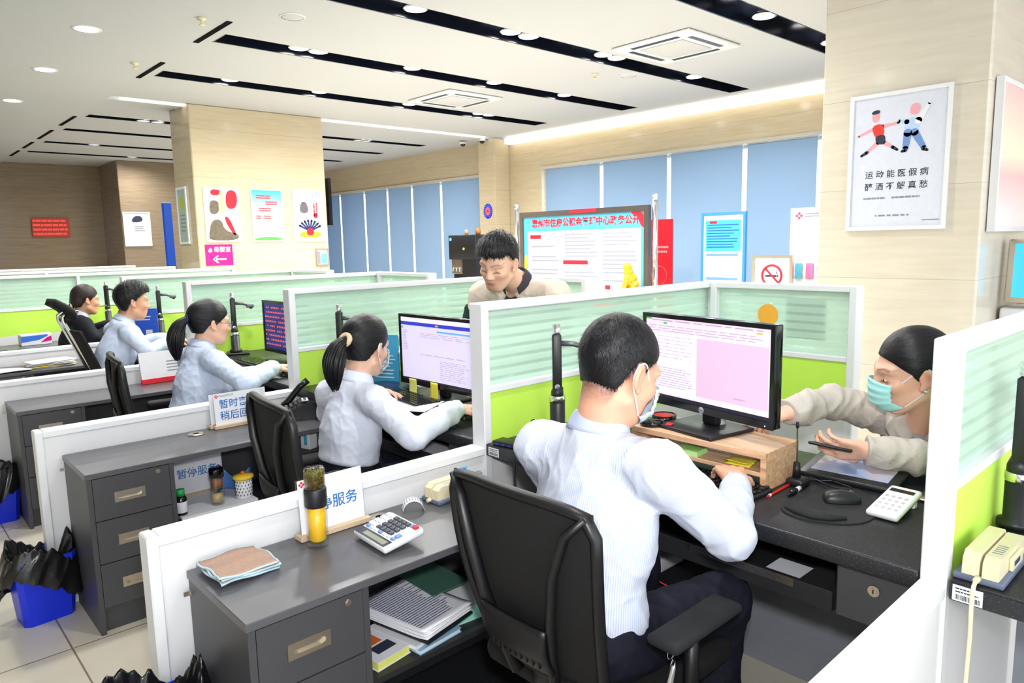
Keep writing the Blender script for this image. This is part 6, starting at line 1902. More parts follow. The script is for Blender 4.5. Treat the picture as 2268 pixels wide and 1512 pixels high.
book('pale blue folder lying under the other books on the shelf', 1.125, 1.665, SZ, 0.16, 0.20, 0.014, 0.1, GBLU, PAPER)
book('white and blue brochure on the pale blue folder', 1.10, 1.675, SZ+0.0145, 0.15, 0.19, 0.012, 0.22, PAPER, PAPER, art=[(-.15, .5, -.45, .35, DBLUE)])
book('purple and white magazine pressed against the drawer side', 0.955, 1.80, SZ, 0.10, 0.17, 0.020, 0.0, PURP, PAPER)
book('mint edged stack of forms under the handwritten sheets', 1.30, 1.70, SZ, 0.14, 0.2, 0.045, -0.1, PAPER, TEAL)
book('violet notebook under the clipboard', 1.175, 1.69, SZ+0.027, 0.17, 0.2, 0.012, 0.25, PURP, PAPER)
t = thing('clipboard', 'black clipboard carrying handwritten sheets on the nearest shelf', 'clipboard', (1.13, 1.70, SZ+0.040), 0.22)
MB().box(-0.10, 0.10, -0.15, 0.14, 0, 0.006).build('board', BLACK, t)
for k in range(6):
    a = [0.0, 0.03, -0.02, 0.05, 0.0, -0.03][k]
    p = tag(MB().grid(lambda u, v: (-0.105+0.21*u, -0.147+0.29*v, 0.004*math.sin(u*3+k)*v+0.006*max(0, 0.12-v)*8), 10, 12, 0.0012).build('paper_sheet', PAPER, None, (1.135, 1.70, SZ+0.048+k*0.0045)), 'handwritten paper sheet in the loose pile on the nearest shelf' if k < 5 else 'topmost sheet of close blue handwriting on the nearest shelf', 'paper', 'handwritten sheets on the nearest shelf')
    p.rotation_euler = (0, 0, 0.22+a)
lines_mb(Matrix.Translation((0, 0, 0.0045)), -0.095, 0.095, -0.12, 0.135, 24, 0.30, 0.30, 0.0005, 0.010).build('handwriting', mat('blue_black_ink', srgb(92, 96, 128), 0.7), p)
p = tag(MB().box(-0.07, 0.07, -0.10, 0.10, 0, 0.004).build('folder', mat('green_folder', srgb(70, 110, 95), 0.6), None, (1.27, 1.79, SZ+0.072)), 'grey green folder corner showing behind the handwritten sheets', 'folder')
# ------------------------------------------------------------------ second cabinet's shelf
def shelf_sign():
    t = sign('white sign with blue characters standing inside the second cabinet', (1.09, 3.375, SZ), 0.0, ['暂停服务'], 0.235, 0.21, 0.046, 0.05, tilt=0.06)
shelf_sign()
tag(MB().box(0.92, 1.25, 3.09, 3.33, SZ, SZ+0.012).build('paper_stack', PAPER), 'stack of white papers under the bottles in the second cabinet', 'paper')
SB = SZ+0.0125
t = thing('glass_bottle', 'clear tumbler with a black lid and brown tea in the second cabinet', 'bottle', (1.095, 3.150, SB))
MB().lathe([(0, 0), (0.027, 0), (0.029, 0.004), (0.029, 0.125), (0.026, 0.13)], 24).build('glass', GL, t); MB().lathe([(0, 0.125), (0.031, 0.125), (0.031, 0.160), (0.028, 0.164), (0, 0.164)], 24).build('lid', BLACKG, t); MB().lathe([(0, 0.075), (0.024, 0.075), (0.024, 0.12), (0, 0.12)], 20).build('tea_leaves', mat('brown_tea_leaves', srgb(150, 105, 70), 0.8, var=0.4, scale=90), t); MB().lathe([(0, 0.012), (0.023, 0.012), (0.023, 0.05), (0, 0.05)], 20).build('tea', mat('pale_tea', srgb(205, 180, 130), 0.2), t)
t = thing('cup', 'white dotted cup with a yellow lid in the second cabinet', 'cup', (1.215, 3.155, SB))
MB().lathe([(0, 0), (0.033, 0), (0.036, 0.005), (0.037, 0.085), (0.0, 0.085)], 28).build('body', PAPER, t); MB().lathe([(0, 0.086), (0.040, 0.086), (0.046, 0.092), (0.044, 0.102), (0.02, 0.108), (0, 0.108)], 28).build('lid', mat('yellow_silicone', srgb(246, 208, 60), 0.5), t); MB().lathe([(0, 0.107), (0.010, 0.107), (0.012, 0.115), (0.007, 0.122), (0, 0.123)], 16).build('knob', ORANGE, t)
d = MB()
for i in range(5):
    for k in range(16):
        a = 2*PI*(k+0.5*(i % 2))/16; z = 0.014+i*0.015; r = 0.0372
        d.box(r*math.cos(a)-0.0015, r*math.cos(a)+0.0015, r*math.sin(a)-0.0015, r*math.sin(a)+0.0015, z, z+0.007)
d.build('dots', INK, t)
t = thing('medicine_bottle', 'small dark bottle with a green cap and white label in the second cabinet', 'bottle', (0.935, 3.135, SB))
MB().lathe([(0, 0), (0.023, 0), (0.024, 0.003), (0.024, 0.072), (0.015, 0.083), (0, 0.083)], 24).build('body', mat('dark_bottle', srgb(30, 24, 26), 0.2), t); MB().lathe([(0.0242, 0.012), (0.0246, 0.013), (0.0246, 0.058), (0.0242, 0.059)], 24).build('paper_label', PAPER, t); MB().lathe([(0, 0.083), (0.0175, 0.083), (0.0175, 0.110), (0, 0.111)], 24).build('cap', mat('green_cap', srgb(40, 170, 90), 0.4), t)
bg = MB(); bg.grid(lambda u, v: (1.14+0.16*u, 3.28+0.05*math.sin(u*6), SB+0.002+(0.10+0.03*math.sin(u*9))*v-0.03*v*u), 14, 10, 0.004)
tag(bg.build('plastic_bag', mat('blue_white_wrapper', srgb(90, 140, 230), 0.3, var=0.6, scale=14)), 'blue and white wrapped packet behind the yellow lidded cup', 'bag')
t = thing('small_box', 'small white box with a blue mark under the counter beside the masked woman', 'box', (1.56, 3.17, 0.53), 0.3)
MB().box(-0.035, 0.035, -0.03, 0.03, 0, 0.09, 0.002, 1).build('carton', PAPER, t); MB().box(-0.0356, -0.035, -0.014, 0.006, 0.02, 0.07, 0.0002, 1).build('blue_mark', SKYBLUE, t)
tag(MB().box(1.42, 1.575, 3.1, 3.38, 0.3625, 0.53, 0.004, 1).build('storage_box', DARKER), 'dark storage box on the shelf under the white carton', 'box')
# ------------------------------------------------------------------ second counter
t = thing('desk_telephone', 'black desk telephone with an upright handset left of the masked woman', 'telephone', (1.56, 3.31, CZ), -0.4)
MB().prism([(-0.09, 0), (0.10, 0), (0.10, 0.085), (0.06, 0.09), (-0.09, 0.03)], -0.085, 0.085, 'y').build('base', BLACK, t)
h = MB(); h.tube([(-0.06, 0.05, 0.055), (-0.03, 0.05, 0.075), (0.03, 0.05, 0.145), (0.07, 0.05, 0.175)], [0.02, 0.024, 0.022, 0.024], 12, flat=0.7); ho = h.build('handset', BLACKG, t)
k = MB()
for i in range(5):
    for j in range(3): k.box(-0.05+i*0.022, -0.038+i*0.022, -0.06+j*0.022, -0.045+j*0.022, 0.062+i*0.008, 0.066+i*0.008)
k.build('keypad', GREYM, t); MB().box(0.03, 0.06, -0.07, 0.0, 0.092, 0.096).build('display', LILAC, t)
n1 = tag(MB().grid(lambda u, v: (0.004*math.sin(v*2.4), -0.03+0.06*u, -0.075+0.078*v), 6, 8, 0.0006).build('sticky_note', LEMON, None, (1.915, 2.80, 0.862)), 'pale yellow sticky note hanging from the left of the lilac screen', 'sticky note')
n2 = tag(MB().grid(lambda u, v: (0.003*math.sin(v*2), -0.028+0.056*u, -0.082+0.085*v), 6, 8, 0.0006).build('sticky_note', YELLOW, None, (1.915, 2.63, 0.864)), 'bright yellow sticky note hanging from the middle of the lilac screen', 'sticky note')
p = tag(MB().box(-0.105, 0.105, -0.148, 0.148, 0, 0.002).build('paper_sheet', PAPER, None, (1.745, 2.62, HD+0.012)), 'white paper sheet by the keyboard of the masked woman', 'paper'); p.rotation_euler = (0, 0, 0.5)
t = thing('round_tin', 'round white tin lid near the masked woman\'s right cuff', 'tin', (1.87, 2.475, HD))
MB().lathe([(0, 0), (0.036, 0), (0.037, 0.002), (0.037, 0.014), (0.034, 0.016), (0, 0.016)], 28).build('lid', WHITE, t)
tag(MB().box(1.80, 1.83, 2.50, 2.53, HD, HD+0.012, 0.004, 2).build('eraser', mat('pink_eraser', srgb(245, 175, 190), 0.6)), 'small pink eraser beside the round white tin', 'eraser')
t = thing('display_stand', 'sky blue acrylic display stand behind the masked woman\'s face', 'stand', (1.985, 3.13, HD), -1.1)
MB().box(-0.06, 0.06, -0.04, 0.04, 0, 0.005).build('base', ACR, t); q = MB().box(-0.075, 0.075, -0.004, 0.004, 0.005, 0.26).build('poster', SKYBLUE, t)
MB().box(-0.06, 0.02, -0.0048, -0.004, 0.21, 0.225).build('heading', YELLOW, q); lines_mb(frame_m((-0.065, -0.0045, 0.03), (1, 0, 0), (0, 0, 1)), 0, 0.12, 0, 0.15, 8, 0.3, 0.4, 0.0005).build('small_print', PAPER, q)
t = thing('tilted_display', 'white back of a tilted customer display beside the lilac screen', 'display', (2.06, 2.98, HD), -0.6)
MB().box(-0.01, 0.01, -0.10, 0.10, 0.0, 0.21, 0.006, 2, M=Matrix.Rotation(-0.35, 4, 'Y')).build('panel', WHITE, t); MB().box(-0.05, 0.06, -0.05, 0.05, 0, 0.008).build('foot', WHITE, t)
tag(MB().box(-0.09, 0.09, -0.13, 0.13, 0, 0.02, 0.006, 2).build('tablet', mat('navy_plastic', srgb(26, 44, 84), 0.3), None, (1.93, 3.03, HD)), 'navy tablet lying behind the hand of the masked woman', 'tablet')
c = MB()
for s_ in range(3):
    pts = [(2.0+0.02*s_+0.03*math.sin(k*0.9+s_), 3.0-0.012*k, 0.02+0.05*abs(math.sin(k*0.55+s_*1.3))) for k in range(12)]
    c.tube(pts, 0.003, 6)
tag(c.build('cable_bundle', BLACK, None, (0, 0, HD+0.018)), 'tangle of black cables left of the lilac screen', 'cable')
tag(MB().box(1.89, 2.04, 2.28, 2.42, HD, HD+0.012, 0.003, 1).build('cloth_pad', mat('mint_paper', srgb(60, 190, 170), 0.7)), 'mint green pad at the right end of the lilac screen', 'pad')
for k in range(4):
    p = tag(MB().box(-0.07, 0.07, -0.13, 0.13, 0, 0.008).build('paper_bundle', [PAPER, PAPER, LILAC, PAPER][k], None, (1.735, 2.40+0.004*k, 0.6105+0.0082*k)), ['lowest', 'second', 'third', 'topmost'][k]+' bundle of papers in the open tray of the second counter', 'paper', 'paper bundles in the second tray')
    p.rotation_euler = (0, 0, 0.06*(k-1.5))
# ------------------------------------------------------------------ third counter and beyond
t = thing('presentation_folder', 'white folder with a red edge standing on the third cabinet', 'folder', (1.44, 4.86, CZ), 0.05)
MB().box(-0.16, 0.16, -0.006, 0.006, 0.0, 0.20, M=Matrix.Rotation(-0.18, 4, 'X')).build('cover', PAPER, t); MB().box(-0.162, 0.162, -0.012, 0.010, -0.0, 0.03, M=Matrix.Rotation(-0.18, 4, 'X')).build('red_edge', RED, t)
lines_mb(Matrix.Rotation(-0.18, 4, 'X') @ frame_m((-0.14, -0.0065, 0.06), (1, 0, 0), (0, 0, 1)), 0.14, 0.26, 0.0, 0.08, 4, 0.3, 0.4, 0.0005).build('print', GREYINK, t)
p = tag(MB().box(-0.105, 0.105, -0.148, 0.148, 0, 0.012).build('paper_stack', PAPER, None, (1.76, 4.05, HD)), 'white papers by the keyboard of the unmasked ponytailed woman', 'paper')
t = thing('display_stand', 'royal blue display stand beyond the man in the pale blue shirt', 'stand', (1.70, 6.20, HD), -0.6)
MB().box(-0.06, 0.06, -0.04, 0.04, 0, 0.005).build('base', ACR, t); q = MB().box(-0.095, 0.095, -0.004, 0.004, 0.005, 0.25).build('poster', mat('royal_blue_print', srgb(40, 90, 215), 0.4), t); MB().box(0.0, 0.05, -0.005, -0.004, 0.03, 0.08).build('white_square', PAPER, q); lines_mb(frame_m((-0.07, -0.0045, 0.15), (1, 0, 0), (0, 0, 1)), 0, 0.13, 0, 0.05, 2, 0.4, 0.3, 0.0005).build('small_print', LILAC, q)
for k in range(5):
    p = tag(MB().grid(lambda u, v: (-0.148+0.296*u, -0.105+0.21*v, 0.006*math.sin(u*2+v)*u), 8, 6, 0.004).build('paper_sheet', PAPER if k != 1 else YELLOW, None, (1.03, 6.25, CZ+0.002+k*0.009)), 'white sheet in the paper pile beside the chrome tubed chair' if k != 1 else 'yellow folder low in the paper pile beside the chrome tubed chair', 'paper', 'papers beside the chrome tubed chair'); p.rotation_euler = (0, 0, 0.15*math.sin(k*2))
p = tag(MB().grid(lambda u, v: (-0.148+0.296*u, -0.13+0.26*v, 0.012*math.sin(u*2+v*2)), 8, 6, 0.006).build('open_book', PAPER, None, (0.74, 6.20, CZ+0.004)), 'open white book at the left edge of the paper covered cabinet', 'book')
t = thing('tissue_box', 'blue, white and magenta tissue box on the farthest cabinet', 'box', (1.19, 7.80, CZ), 0.05)
MB().box(-0.12, 0.12, -0.055, 0.055, 0, 0.10, 0.003, 1).build('carton', PAPER, t); MB().prism([(-0.12, 0.03), (0.02, 0.045), (0.09, 0.075), (0.09, 0.09), (-0.12, 0.085)], -0.0562, -0.0552, 'y').build('blue_swirl', mat('blue_print', srgb(60, 120, 225), 0.4), t); MB().prism([(0.03, 0.02), (0.119, 0.03), (0.119, 0.075), (0.08, 0.06)], -0.0564, -0.0554, 'y').build('magenta_swirl', MAGENTA, t)
# ------------------------------------------------------------------ waste bins
BAG = mat('black_bin_liner', srgb(16, 16, 19), 0.22, var=0.2, bump=0.4, bscale=35)
def bin_(lab, x, y, rz, sc=1.0, seed=0):
    t = thing('waste_bin', lab, 'bin', (x, y, 0), rz)
    b = MB(); rs = np.random.RandomState(seed)
    def ring(w, d, z, c=0.02):
        return [(w-c, -d, z), (w, -d+c, z), (w, d-c, z), (w-c, d, z), (-w+c, d, z), (-w, d-c, z), (-w, -d+c, z), (-w+c, -d, z)]
    R = [ring(0.092, 0.072, 0.0), ring(0.112, 0.09, 0.27), ring(0.108, 0.086, 0.27), ring(0.089, 0.069, 0.006)]
    vs = [p for r in R for p in r]; fs = [tuple(range(7, -1, -1))]
    for i in range(3):
        for k in range(8): fs.append((i*8+k, i*8+(k+1) % 8, i*8+8+(k+1) % 8, i*8+8+k))
    fs.append(tuple(24+k for k in range(8)))
    b.add(vs, fs, 0, False); b.build('body', BLUE, t)
    n = 56
    def bag(u, v):
        a = 2*PI*u
        ca, sa = math.cos(a), math.sin(a)
        e = 1/(abs(ca)**3+abs(sa)**3)**(1/3)
        w, d = 0.116*e, 0.094*e
        s = v*1.0
        if s < 0.42:                       # inside, sinking
            q = s/0.42; k = 0.25+0.72*q**0.6; z = 0.17+0.135*q**0.8+0.03*q*math.sin(a*3+seed)
        else:
            q = (s-0.42)/0.58; k = 0.98+0.25*math.sin(q*PI*0.55)*(1+0.35*math.sin(a*2+1+seed)); z = 0.305+0.03*math.sin(a*3+seed)*(1-q)-0.155*q*(1+0.35*math.sin(a*2+2+seed))
        k += 0.032*math.sin(a*9+seed+v*7+1.5*math.sin(a*4))*v+0.018*math.sin(a*19+v*13+2*math.sin(v*6+a*3))*v
        return (w*k*ca, d*k*sa, z+0.010*math.sin(a*7+v*11+1.4*math.sin(a*5))+0.005*math.sin(a*23+v*19))
    m = MB(); m.grid(bag, 96, 40); m.build('bin_liner', BAG, t)
    return t
bin_('blue waste bin with a black liner at the end of the second cabinet', 0.45, 3.40, 0.1, 1.0, 1)
bin_('blue waste bin with a black liner cut off by the left edge', 0.47, 4.84, 0.0, 1.0, 4)
bin_('waste bin with a black liner cut off at the bottom by the nearest cabinet', 0.425, 1.79, 0.0, 1.0, 2).scale = (1, 1, 1.45)
# ------------------------------------------------------------------ posters and notices
def poster(lab, o, xd, w, h, sheet, frame=WHITE, name='poster', cat='poster', bw=0.02, depth=0.02):
    t = thing(name, lab, cat, o)
    M = frame_m((0, 0, 0), xd, (0, 0, 1))
    f = MB()
    f.box(-w/2, w/2, 0, bw, 0, depth, M=M).box(-w/2, w/2, h-bw, h, 0, depth, M=M).box(-w/2, -w/2+bw, bw, h-bw, 0, depth, M=M).box(w/2-bw, w/2, bw, h-bw, 0, depth, M=M)
    f.build('frame', frame, t)
    s = MB().box(-w/2+bw, w/2-bw, bw, h-bw, 0, depth*0.5, M=M).build('sheet', sheet, t)
    return t, s, M, depth*0.5
SKINP = mat('pink_skin_print', srgb(240, 170, 180), 0.6); REDP = mat('orange_red_print', srgb(235, 60, 50), 0.5); JEAN = mat('blue_jeans_print', srgb(110, 150, 210), 0.6); PALEB = mat('pale_blue_print', srgb(190, 215, 245), 0.6)
def blob(mb, M, pts, z): 
    P = [np.array(p, float) for p in pts]
    for _ in range(2): P = [x for i in range(len(P)) for x in (P[i]*0.75+P[(i+1) % len(P)]*0.25, P[i]*0.25+P[(i+1) % len(P)]*0.75)]
    return mb.prism([tuple(p) for p in P], z, z+0.0008, 'z', 0, M)
def limb(mb, M, a, b, r0, r1, z):
    a = Vector((a[0], a[1], 0)); b = Vector((b[0], b[1], 0)); d = (b-a).normalized(); n = Vector((-d.y, d.x, 0))
    q = [a-n*r0, b-n*r1, b+n*r1, a+n*r0]
    mb.prism([(p.x, p.y) for p in q], z, z+0.0008, 'z', 0, M)
    for c, r in ((a, r0), (b, r1)): mb.prism([(c.x+r*math.cos(t), c.y+r*math.sin(t)) for t in np.linspace(0, 2*PI, 14)[:-1]], z, z+0.0008, 'z', 0, M)
# large framed poster on the right pillar
t, s, M, d = poster('large white framed poster of two cartoon runners on the right pillar', (5.148, 1.833, 1.525), (0, -1, 0), 0.62, 0.895, LILAC, bw=0.025)
def part(fn, m_, nm='figure_print', z=None):
    mb = MB(); fn(mb); return mb.build(nm, m_, s)
y0 = 0.60
def runner_skin(mb):
    blob(mb, M, [(-0.165, y0+0.11), (-0.12, y0+0.11), (-0.115, y0+0.17), (-0.165, y0+0.17)], d)
    limb(mb, M, (-0.15, y0+0.07), (-0.25, y0+0.03), 0.012, 0.008, d); limb(mb, M, (-0.10, y0+0.08), (0.0, y0+0.09), 0.012, 0.008, d)
    limb(mb, M, (-0.12, y0-0.02), (-0.19, y0-0.08), 0.016, 0.010, d); limb(mb, M, (-0.09, y0-0.02), (-0.03, y0-0.06), 0.016, 0.010, d)
part(runner_skin, SKINP)
part(lambda mb: blob(mb, M, [(-0.17, y0+0.09), (-0.09, y0+0.10), (-0.085, y0+0.01), (-0.14, y0-0.0)], d+0.001), REDP)
part(lambda mb: blob(mb, M, [(-0.145, y0+0.02), (-0.075, y0+0.03), (-0.08, y0-0.04), (-0.13, y0-0.03)], d+0.0012), INK, 'shorts_print')
part(lambda mb: blob(mb, M, [(-0.172, y0+0.16), (-0.115, y0+0.165), (-0.12, y0+0.19), (-0.165, y0+0.185)], d+0.0012), INK, 'hair_print')
for a_, b_ in (((-0.19, -0.08), (-0.225, -0.10)), ((-0.03, -0.06), (-0.0, -0.08)), ((0.05, -0.09), (0.03, -0.095)), ((0.155, -0.09), (0.18, -0.10))):
    part(lambda mb: limb(mb, M, (a_[0], y0+a_[1]), (b_[0], y0+b_[1]), 0.011, 0.008, d+0.001), INK, 'shoe_print')
part(lambda mb: (blob(mb, M, [(0.03, y0+0.02), (0.13, y0+0.02), (0.125, y0+0.11), (0.05, y0+0.12)], d), limb(mb, M, (0.05, y0+0.09), (0.0, y0+0.10), 0.016, 0.012, d)), PALEB)
part(lambda mb: (limb(mb, M, (0.06, y0+0.02), (0.05, y0-0.08), 0.026, 0.018, d+0.0006), limb(mb, M, (0.10, y0+0.02), (0.16, y0-0.085), 0.024, 0.016, d+0.0006)), JEAN)
part(lambda mb: blob(mb, M, [(0.065, y0+0.13), (0.125, y0+0.13), (0.13, y0+0.20), (0.07, y0+0.20)], d+0.0004), SKINP)
part(lambda mb: (limb(mb, M, (0.12, y0+0.09), (0.18, y0+0.19), 0.022, 0.010, d+0.0014)), PAPER, 'bottle_print')
def tx(s_, size, zz, m_=INK, x=0.0, par=None):
    return text(s_, size, m_, par or s, M @ Matrix.Translation((x, zz, d)), 'lettering', 0.0005, bold=0.0006)
tx('运 动 能 医 假 病', 0.053, 0.365); tx('醉 酒 不 解 真 愁', 0.053, 0.285)
lines_mb(M @ Matrix.Translation((0, 0, d)), -0.20, -0.06, 0.200, 0.225, 1, 0.5, 0.0, 0.0006, 0.02).build('small_print', GREYINK, s); lines_mb(M @ Matrix.Translation((0, 0, d)), -0.02, 0.15, 0.200, 0.225, 1, 0.5, 0.0, 0.0006, 0.02).build('small_print', GREYINK, s)
lines_mb(M @ Matrix.Translation((0, 0, d)), -0.12, 0.09, 0.085, 0.108, 1, 0.5, 0.0, 0.0006, 0.05).build('small_print', GREYINK, s); lines_mb(M @ Matrix.Translation((0, 0, d)), 0.17, 0.27, 0.055, 0.066, 1, 0.6, 0.0, 0.0006).build('small_print', GREYINK, s)
# three posters on the near face of the left pillar
PYF = 9.543
t, s, M, d = poster('poster with red brush shapes and dark figures, first of the three on the tan pillar', (3.66, PYF, 1.575), (1, 0, 0), 0.46, 0.70, PAPER, bw=0.012, depth=0.015)
part(lambda mb: (blob(mb, M, [(0.05, 0.42), (0.20, 0.44), (0.21, 0.67), (0.06, 0.67)], d), blob(mb, M, [(0.02, 0.33), (0.08, 0.33), (0.17, 0.10), (0.14, 0.08), (0.05, 0.22)], d), blob(mb, M, [(-0.14, 0.60), (-0.02, 0.60), (0.0, 0.67), (-0.13, 0.68)], d)), RED, 'red_shapes')
part(lambda mb: (blob(mb, M, [(-0.19, 0.02), (0.19, 0.02), (0.20, 0.11), (0.02, 0.14), (-0.02, 0.30), (-0.15, 0.28), (-0.19, 0.1)], d), blob(mb, M, [(-0.17, 0.36), (-0.05, 0.36), (-0.02, 0.52), (-0.15, 0.55)], d)), mat('brown_grey_print', srgb(105, 95, 80), 0.6, var=0.5, scale=25), 'dark_shapes')
part(lambda mb: blob(mb, M, [(-0.05, 0.36), (0.04, 0.34), (0.05, 0.66), (-0.03, 0.66)], d+0.001), mat('tan_print', srgb(205, 190, 155), 0.6), 'tan_shape')
def sky_mat():
    N = NT('sky_to_white_print'); tc = N.n('ShaderNodeTexCoord'); sx = N.n('ShaderNodeSeparateXYZ'); N.l(tc.outputs['Object'], sx.inputs[0])
    r = N.n('ShaderNodeValToRGB'); e = r.color_ramp.elements; e[0].position = 0.1; e[0].color = srgb(205, 238, 205); e[1].position = 0.68; e[1].color = srgb(60, 185, 225); x = e.new(0.42); x.color = srgb(190, 235, 232)
    N.l(sx.outputs[2], r.inputs[0]); N.l(r.outputs[0], N.b.inputs['Base Color']); N.b.inputs['Roughness'].default_value = 0.5
    return N.m
t, s, M, d = poster('pale green and blue poster with red headlines on the tan pillar', (4.27, PYF, 1.57), (1, 0, 0), 0.44, 0.70, sky_mat(), bw=0.012, depth=0.015)
for x0, x1, zz in ((-0.15, 0.06, 0.60), (-0.02, 0.15, 0.52), (-0.12, 0.06, 0.43), (-0.16, -0.09, 0.33), (-0.05, 0.05, 0.33)):
    lines_mb(M @ Matrix.Translation((0, 0, d)), x0, x1, zz-0.028, zz+0.028, 2, 0.55, 0.05, 0.0008, 0.012).build('headline_strokes', RED, s)
part(lambda mb: blob(mb, M, [(-0.2, 0.02), (0.2, 0.02), (0.2, 0.05), (0.0, 0.07), (-0.2, 0.05)], d), mat('green_hill_print', srgb(90, 190, 80), 0.6), 'green_hills')
mb = MB()
for k in range(11): mb.box(-0.14+0.025*k, -0.125+0.025*k, 0.06, 0.08+0.06*random.random(), d, d+0.0006, M=M)
mb.build('skyline_print', PALEB, s)
t, s, M, d = poster('white poster with a grey weight above a fruit bowl on the tan pillar', (4.885, PYF, 1.56), (1, 0, 0), 0.48, 0.72, PAPER, bw=0.012, depth=0.015)
part(lambda mb: blob(mb, M, [(-0.15, 0.40), (-0.0, 0.40), (-0.03, 0.56), (-0.12, 0.56)], d), mat('grey_brown_print', srgb(100, 95, 100), 0.6, var=0.3), 'weight_shape')
part(lambda mb: blob(mb, M, [(-0.18, 0.06), (0.18, 0.06), (0.16, 0.15), (-0.14, 0.15)], d), mat('mustard_print', srgb(225, 160, 40), 0.6), 'cloth_shape')
part(lambda mb: blob(mb, M, [(-0.05, 0.09), (0.05, 0.09), (0.06, 0.19), (-0.05, 0.19)], d+0.001), RED, 'apple_shape')
def leaves(mb):
    for k in range(8):
        a = 0.5+k*0.30; limb(mb, M, (0.04*math.cos(a), 0.15+0.03*math.sin(a)), (0.18*math.cos(a), 0.15+0.15*math.sin(a)), 0.010, 0.016, d+0.0005)
part(leaves, mat('dark_blue_print', srgb(40, 50, 100), 0.6), 'stem_shapes')
lines_mb(M @ Matrix.Translation((0, 0, d)) @ Matrix.Rotation(PI/2, 4, 'Z'), 0.36, 0.58, -0.14, -0.06, 2, 0.5, 0.2, 0.0008, 0.02).build('headline_strokes', RED, s)
part(lambda mb: blob(mb, M, [(0.06, 0.34), (0.13, 0.33), (0.13, 0.40), (0.07, 0.41)], d), RED, 'seal')
t, s, M, d = poster('bright magenta sign with a white left arrow on the tan pillar', (3.58, PYF, 1.275), (1, 0, 0), 0.35, 0.27, MAGENTA, MAGENTA, 'direction_sign', 'sign', 0.004, 0.012)
text('母婴室', 0.075, PAPER, s, M @ Matrix.Translation((0.045, 0.20, d)), 'lettering', 0.0006, bold=0.001)
mb = MB(); mb.box(-0.06, 0.09, 0.068, 0.090, d, d+0.001, M=M); mb.prism([(-0.09, 0.079), (-0.03, 0.03), (-0.005, 0.03), (-0.05, 0.079), (-0.005, 0.128), (-0.03, 0.128)], d, d+0.001, 'z', 0, M); mb.build('arrow', PAPER, s)
blob_m = MB(); blob(blob_m, M, [(-0.14, 0.17), (-0.09, 0.17), (-0.085, 0.20), (-0.11, 0.235), (-0.13, 0.21)], d); blob_m.build('pictogram', PAPER, s)
t, s, M, d = poster('small steel notice case low on the tan pillar by the window', (5.05, PYF, 1.22), (1, 0, 0), 0.20, 0.24, PAPER, STEEL, 'notice_case', 'notice case', 0.018, 0.03)
part(lambda mb: mb.box(-0.02, 0.075, 0.025, 0.17, d, d+0.001, M=M), mat('mint_print', srgb(110, 200, 180), 0.6), 'green_leaflet'); MB().box(-0.08, -0.03, 0.025, 0.20, d, d+0.001, M=M).build('grey_leaflet', GREYINK, s)
# side face of the left pillar and the far wall
t, s, M, d = poster('tall framed panel with a yellow green disc on the shaded pillar side', (3.328, 10.0, 1.56), (0, -1, 0), 0.36, 0.74, mat('grey_green_board', srgb(170, 190, 180), 0.5), WHITE, bw=0.03)
part(lambda mb: blob(mb, M, [(-0.08, 0.45), (0.08, 0.45), (0.08, 0.62), (-0.08, 0.62)], d), mat('yellow_green_print', srgb(180, 195, 70), 0.6), 'disc'); lines_mb(M @ Matrix.Translation((0, 0, d)), -0.1, 0.1, 0.15, 0.40, 5, 0.4, 0.2, 0.0008).build('small_print', GREYINK, s)
tag(MB().box(3.36, 3.47, 10.9, 10.98, 0, 2.15, 0.006, 1).build('banner_stand', mat('bright_blue_banner', srgb(20, 90, 235), 0.4)), 'narrow bright blue upright sign behind the tan pillar', 'sign')
t, s, M, d = poster('pale poster with a small dark drawing on the far brown pillar', (4.48, 16.295, 1.57), (1, 0, 0), 0.52, 0.70, LILAC, WHITE, bw=0.02)
part(lambda mb: blob(mb, M, [(-0.12, 0.48), (0.12, 0.50), (0.10, 0.62), (-0.05, 0.62)], d), INK, 'drawing'); lines_mb(M @ Matrix.Translation((0, 0, d)), -0.05, 0.15, 0.3, 0.42, 3, 0.4, 0.2, 0.0008).build('small_print', GREYINK, s)
t = thing('led_sign', 'dim red lettering panel on the far brown wall', 'sign', (3.2, 17.68, 1.80))
MB().box(-0.34, 0.34, -0.02, 0.0, 0, 0.40).build('panel', mat('dim_red_panel', srgb(190, 75, 60), 0.6), t); lines_mb(frame_m((-0.32, -0.021, 0.02), (1, 0, 0), (0, 0, 1)), 0, 0.64, 0, 0.36, 4, 0.5, 0.1, 0.001, 0.02).build('lettering', mat('bright_red_strokes', srgb(235, 70, 60), 0.5, emit=0.3), t)
t = thing('wall_display', 'black flat display on a bracket beyond the tan pillar', 'display', (5.40, 10.35, 1.80), 0.0)
MB().box(-0.02, 0.03, -0.5, 0.0, 0, 0.70, 0.006, 1).build('screen', BLACKG, t); MB().box(-0.25, -0.02, -0.06, -0.02, 0.3, 0.36).build('bracket', BLACK, t)
t = thing('round_emblem', 'round blue badge with a red centre on the corner column', 'badge', (8.448, 9.78, 2.045))
M = frame_m((0, 0, 0), (0, -1, 0), (0, 0, 1))
for r, z, m_, nm in ((0.115, 0.006, BLUE, 'blue_disc'), (0.066, 0.008, mat('pink_red_print', srgb(225, 110, 130), 0.5), 'red_centre')):
    MB().prism([(r*math.cos(a), r*math.sin(a)*1.15) for a in np.linspace(0, 2*PI, 33)[:-1]], 0, z, 'z', 0, M).build(nm, m_, t)
mb = MB(); mb.prism([(-0.03, -0.02), (0.03, -0.02), (0.03, 0.005), (0.0, 0.03), (-0.03, 0.005)], 0.008, 0.010, 'z', 0, M); mb.build('house_mark', RED, t)
mb = MB()
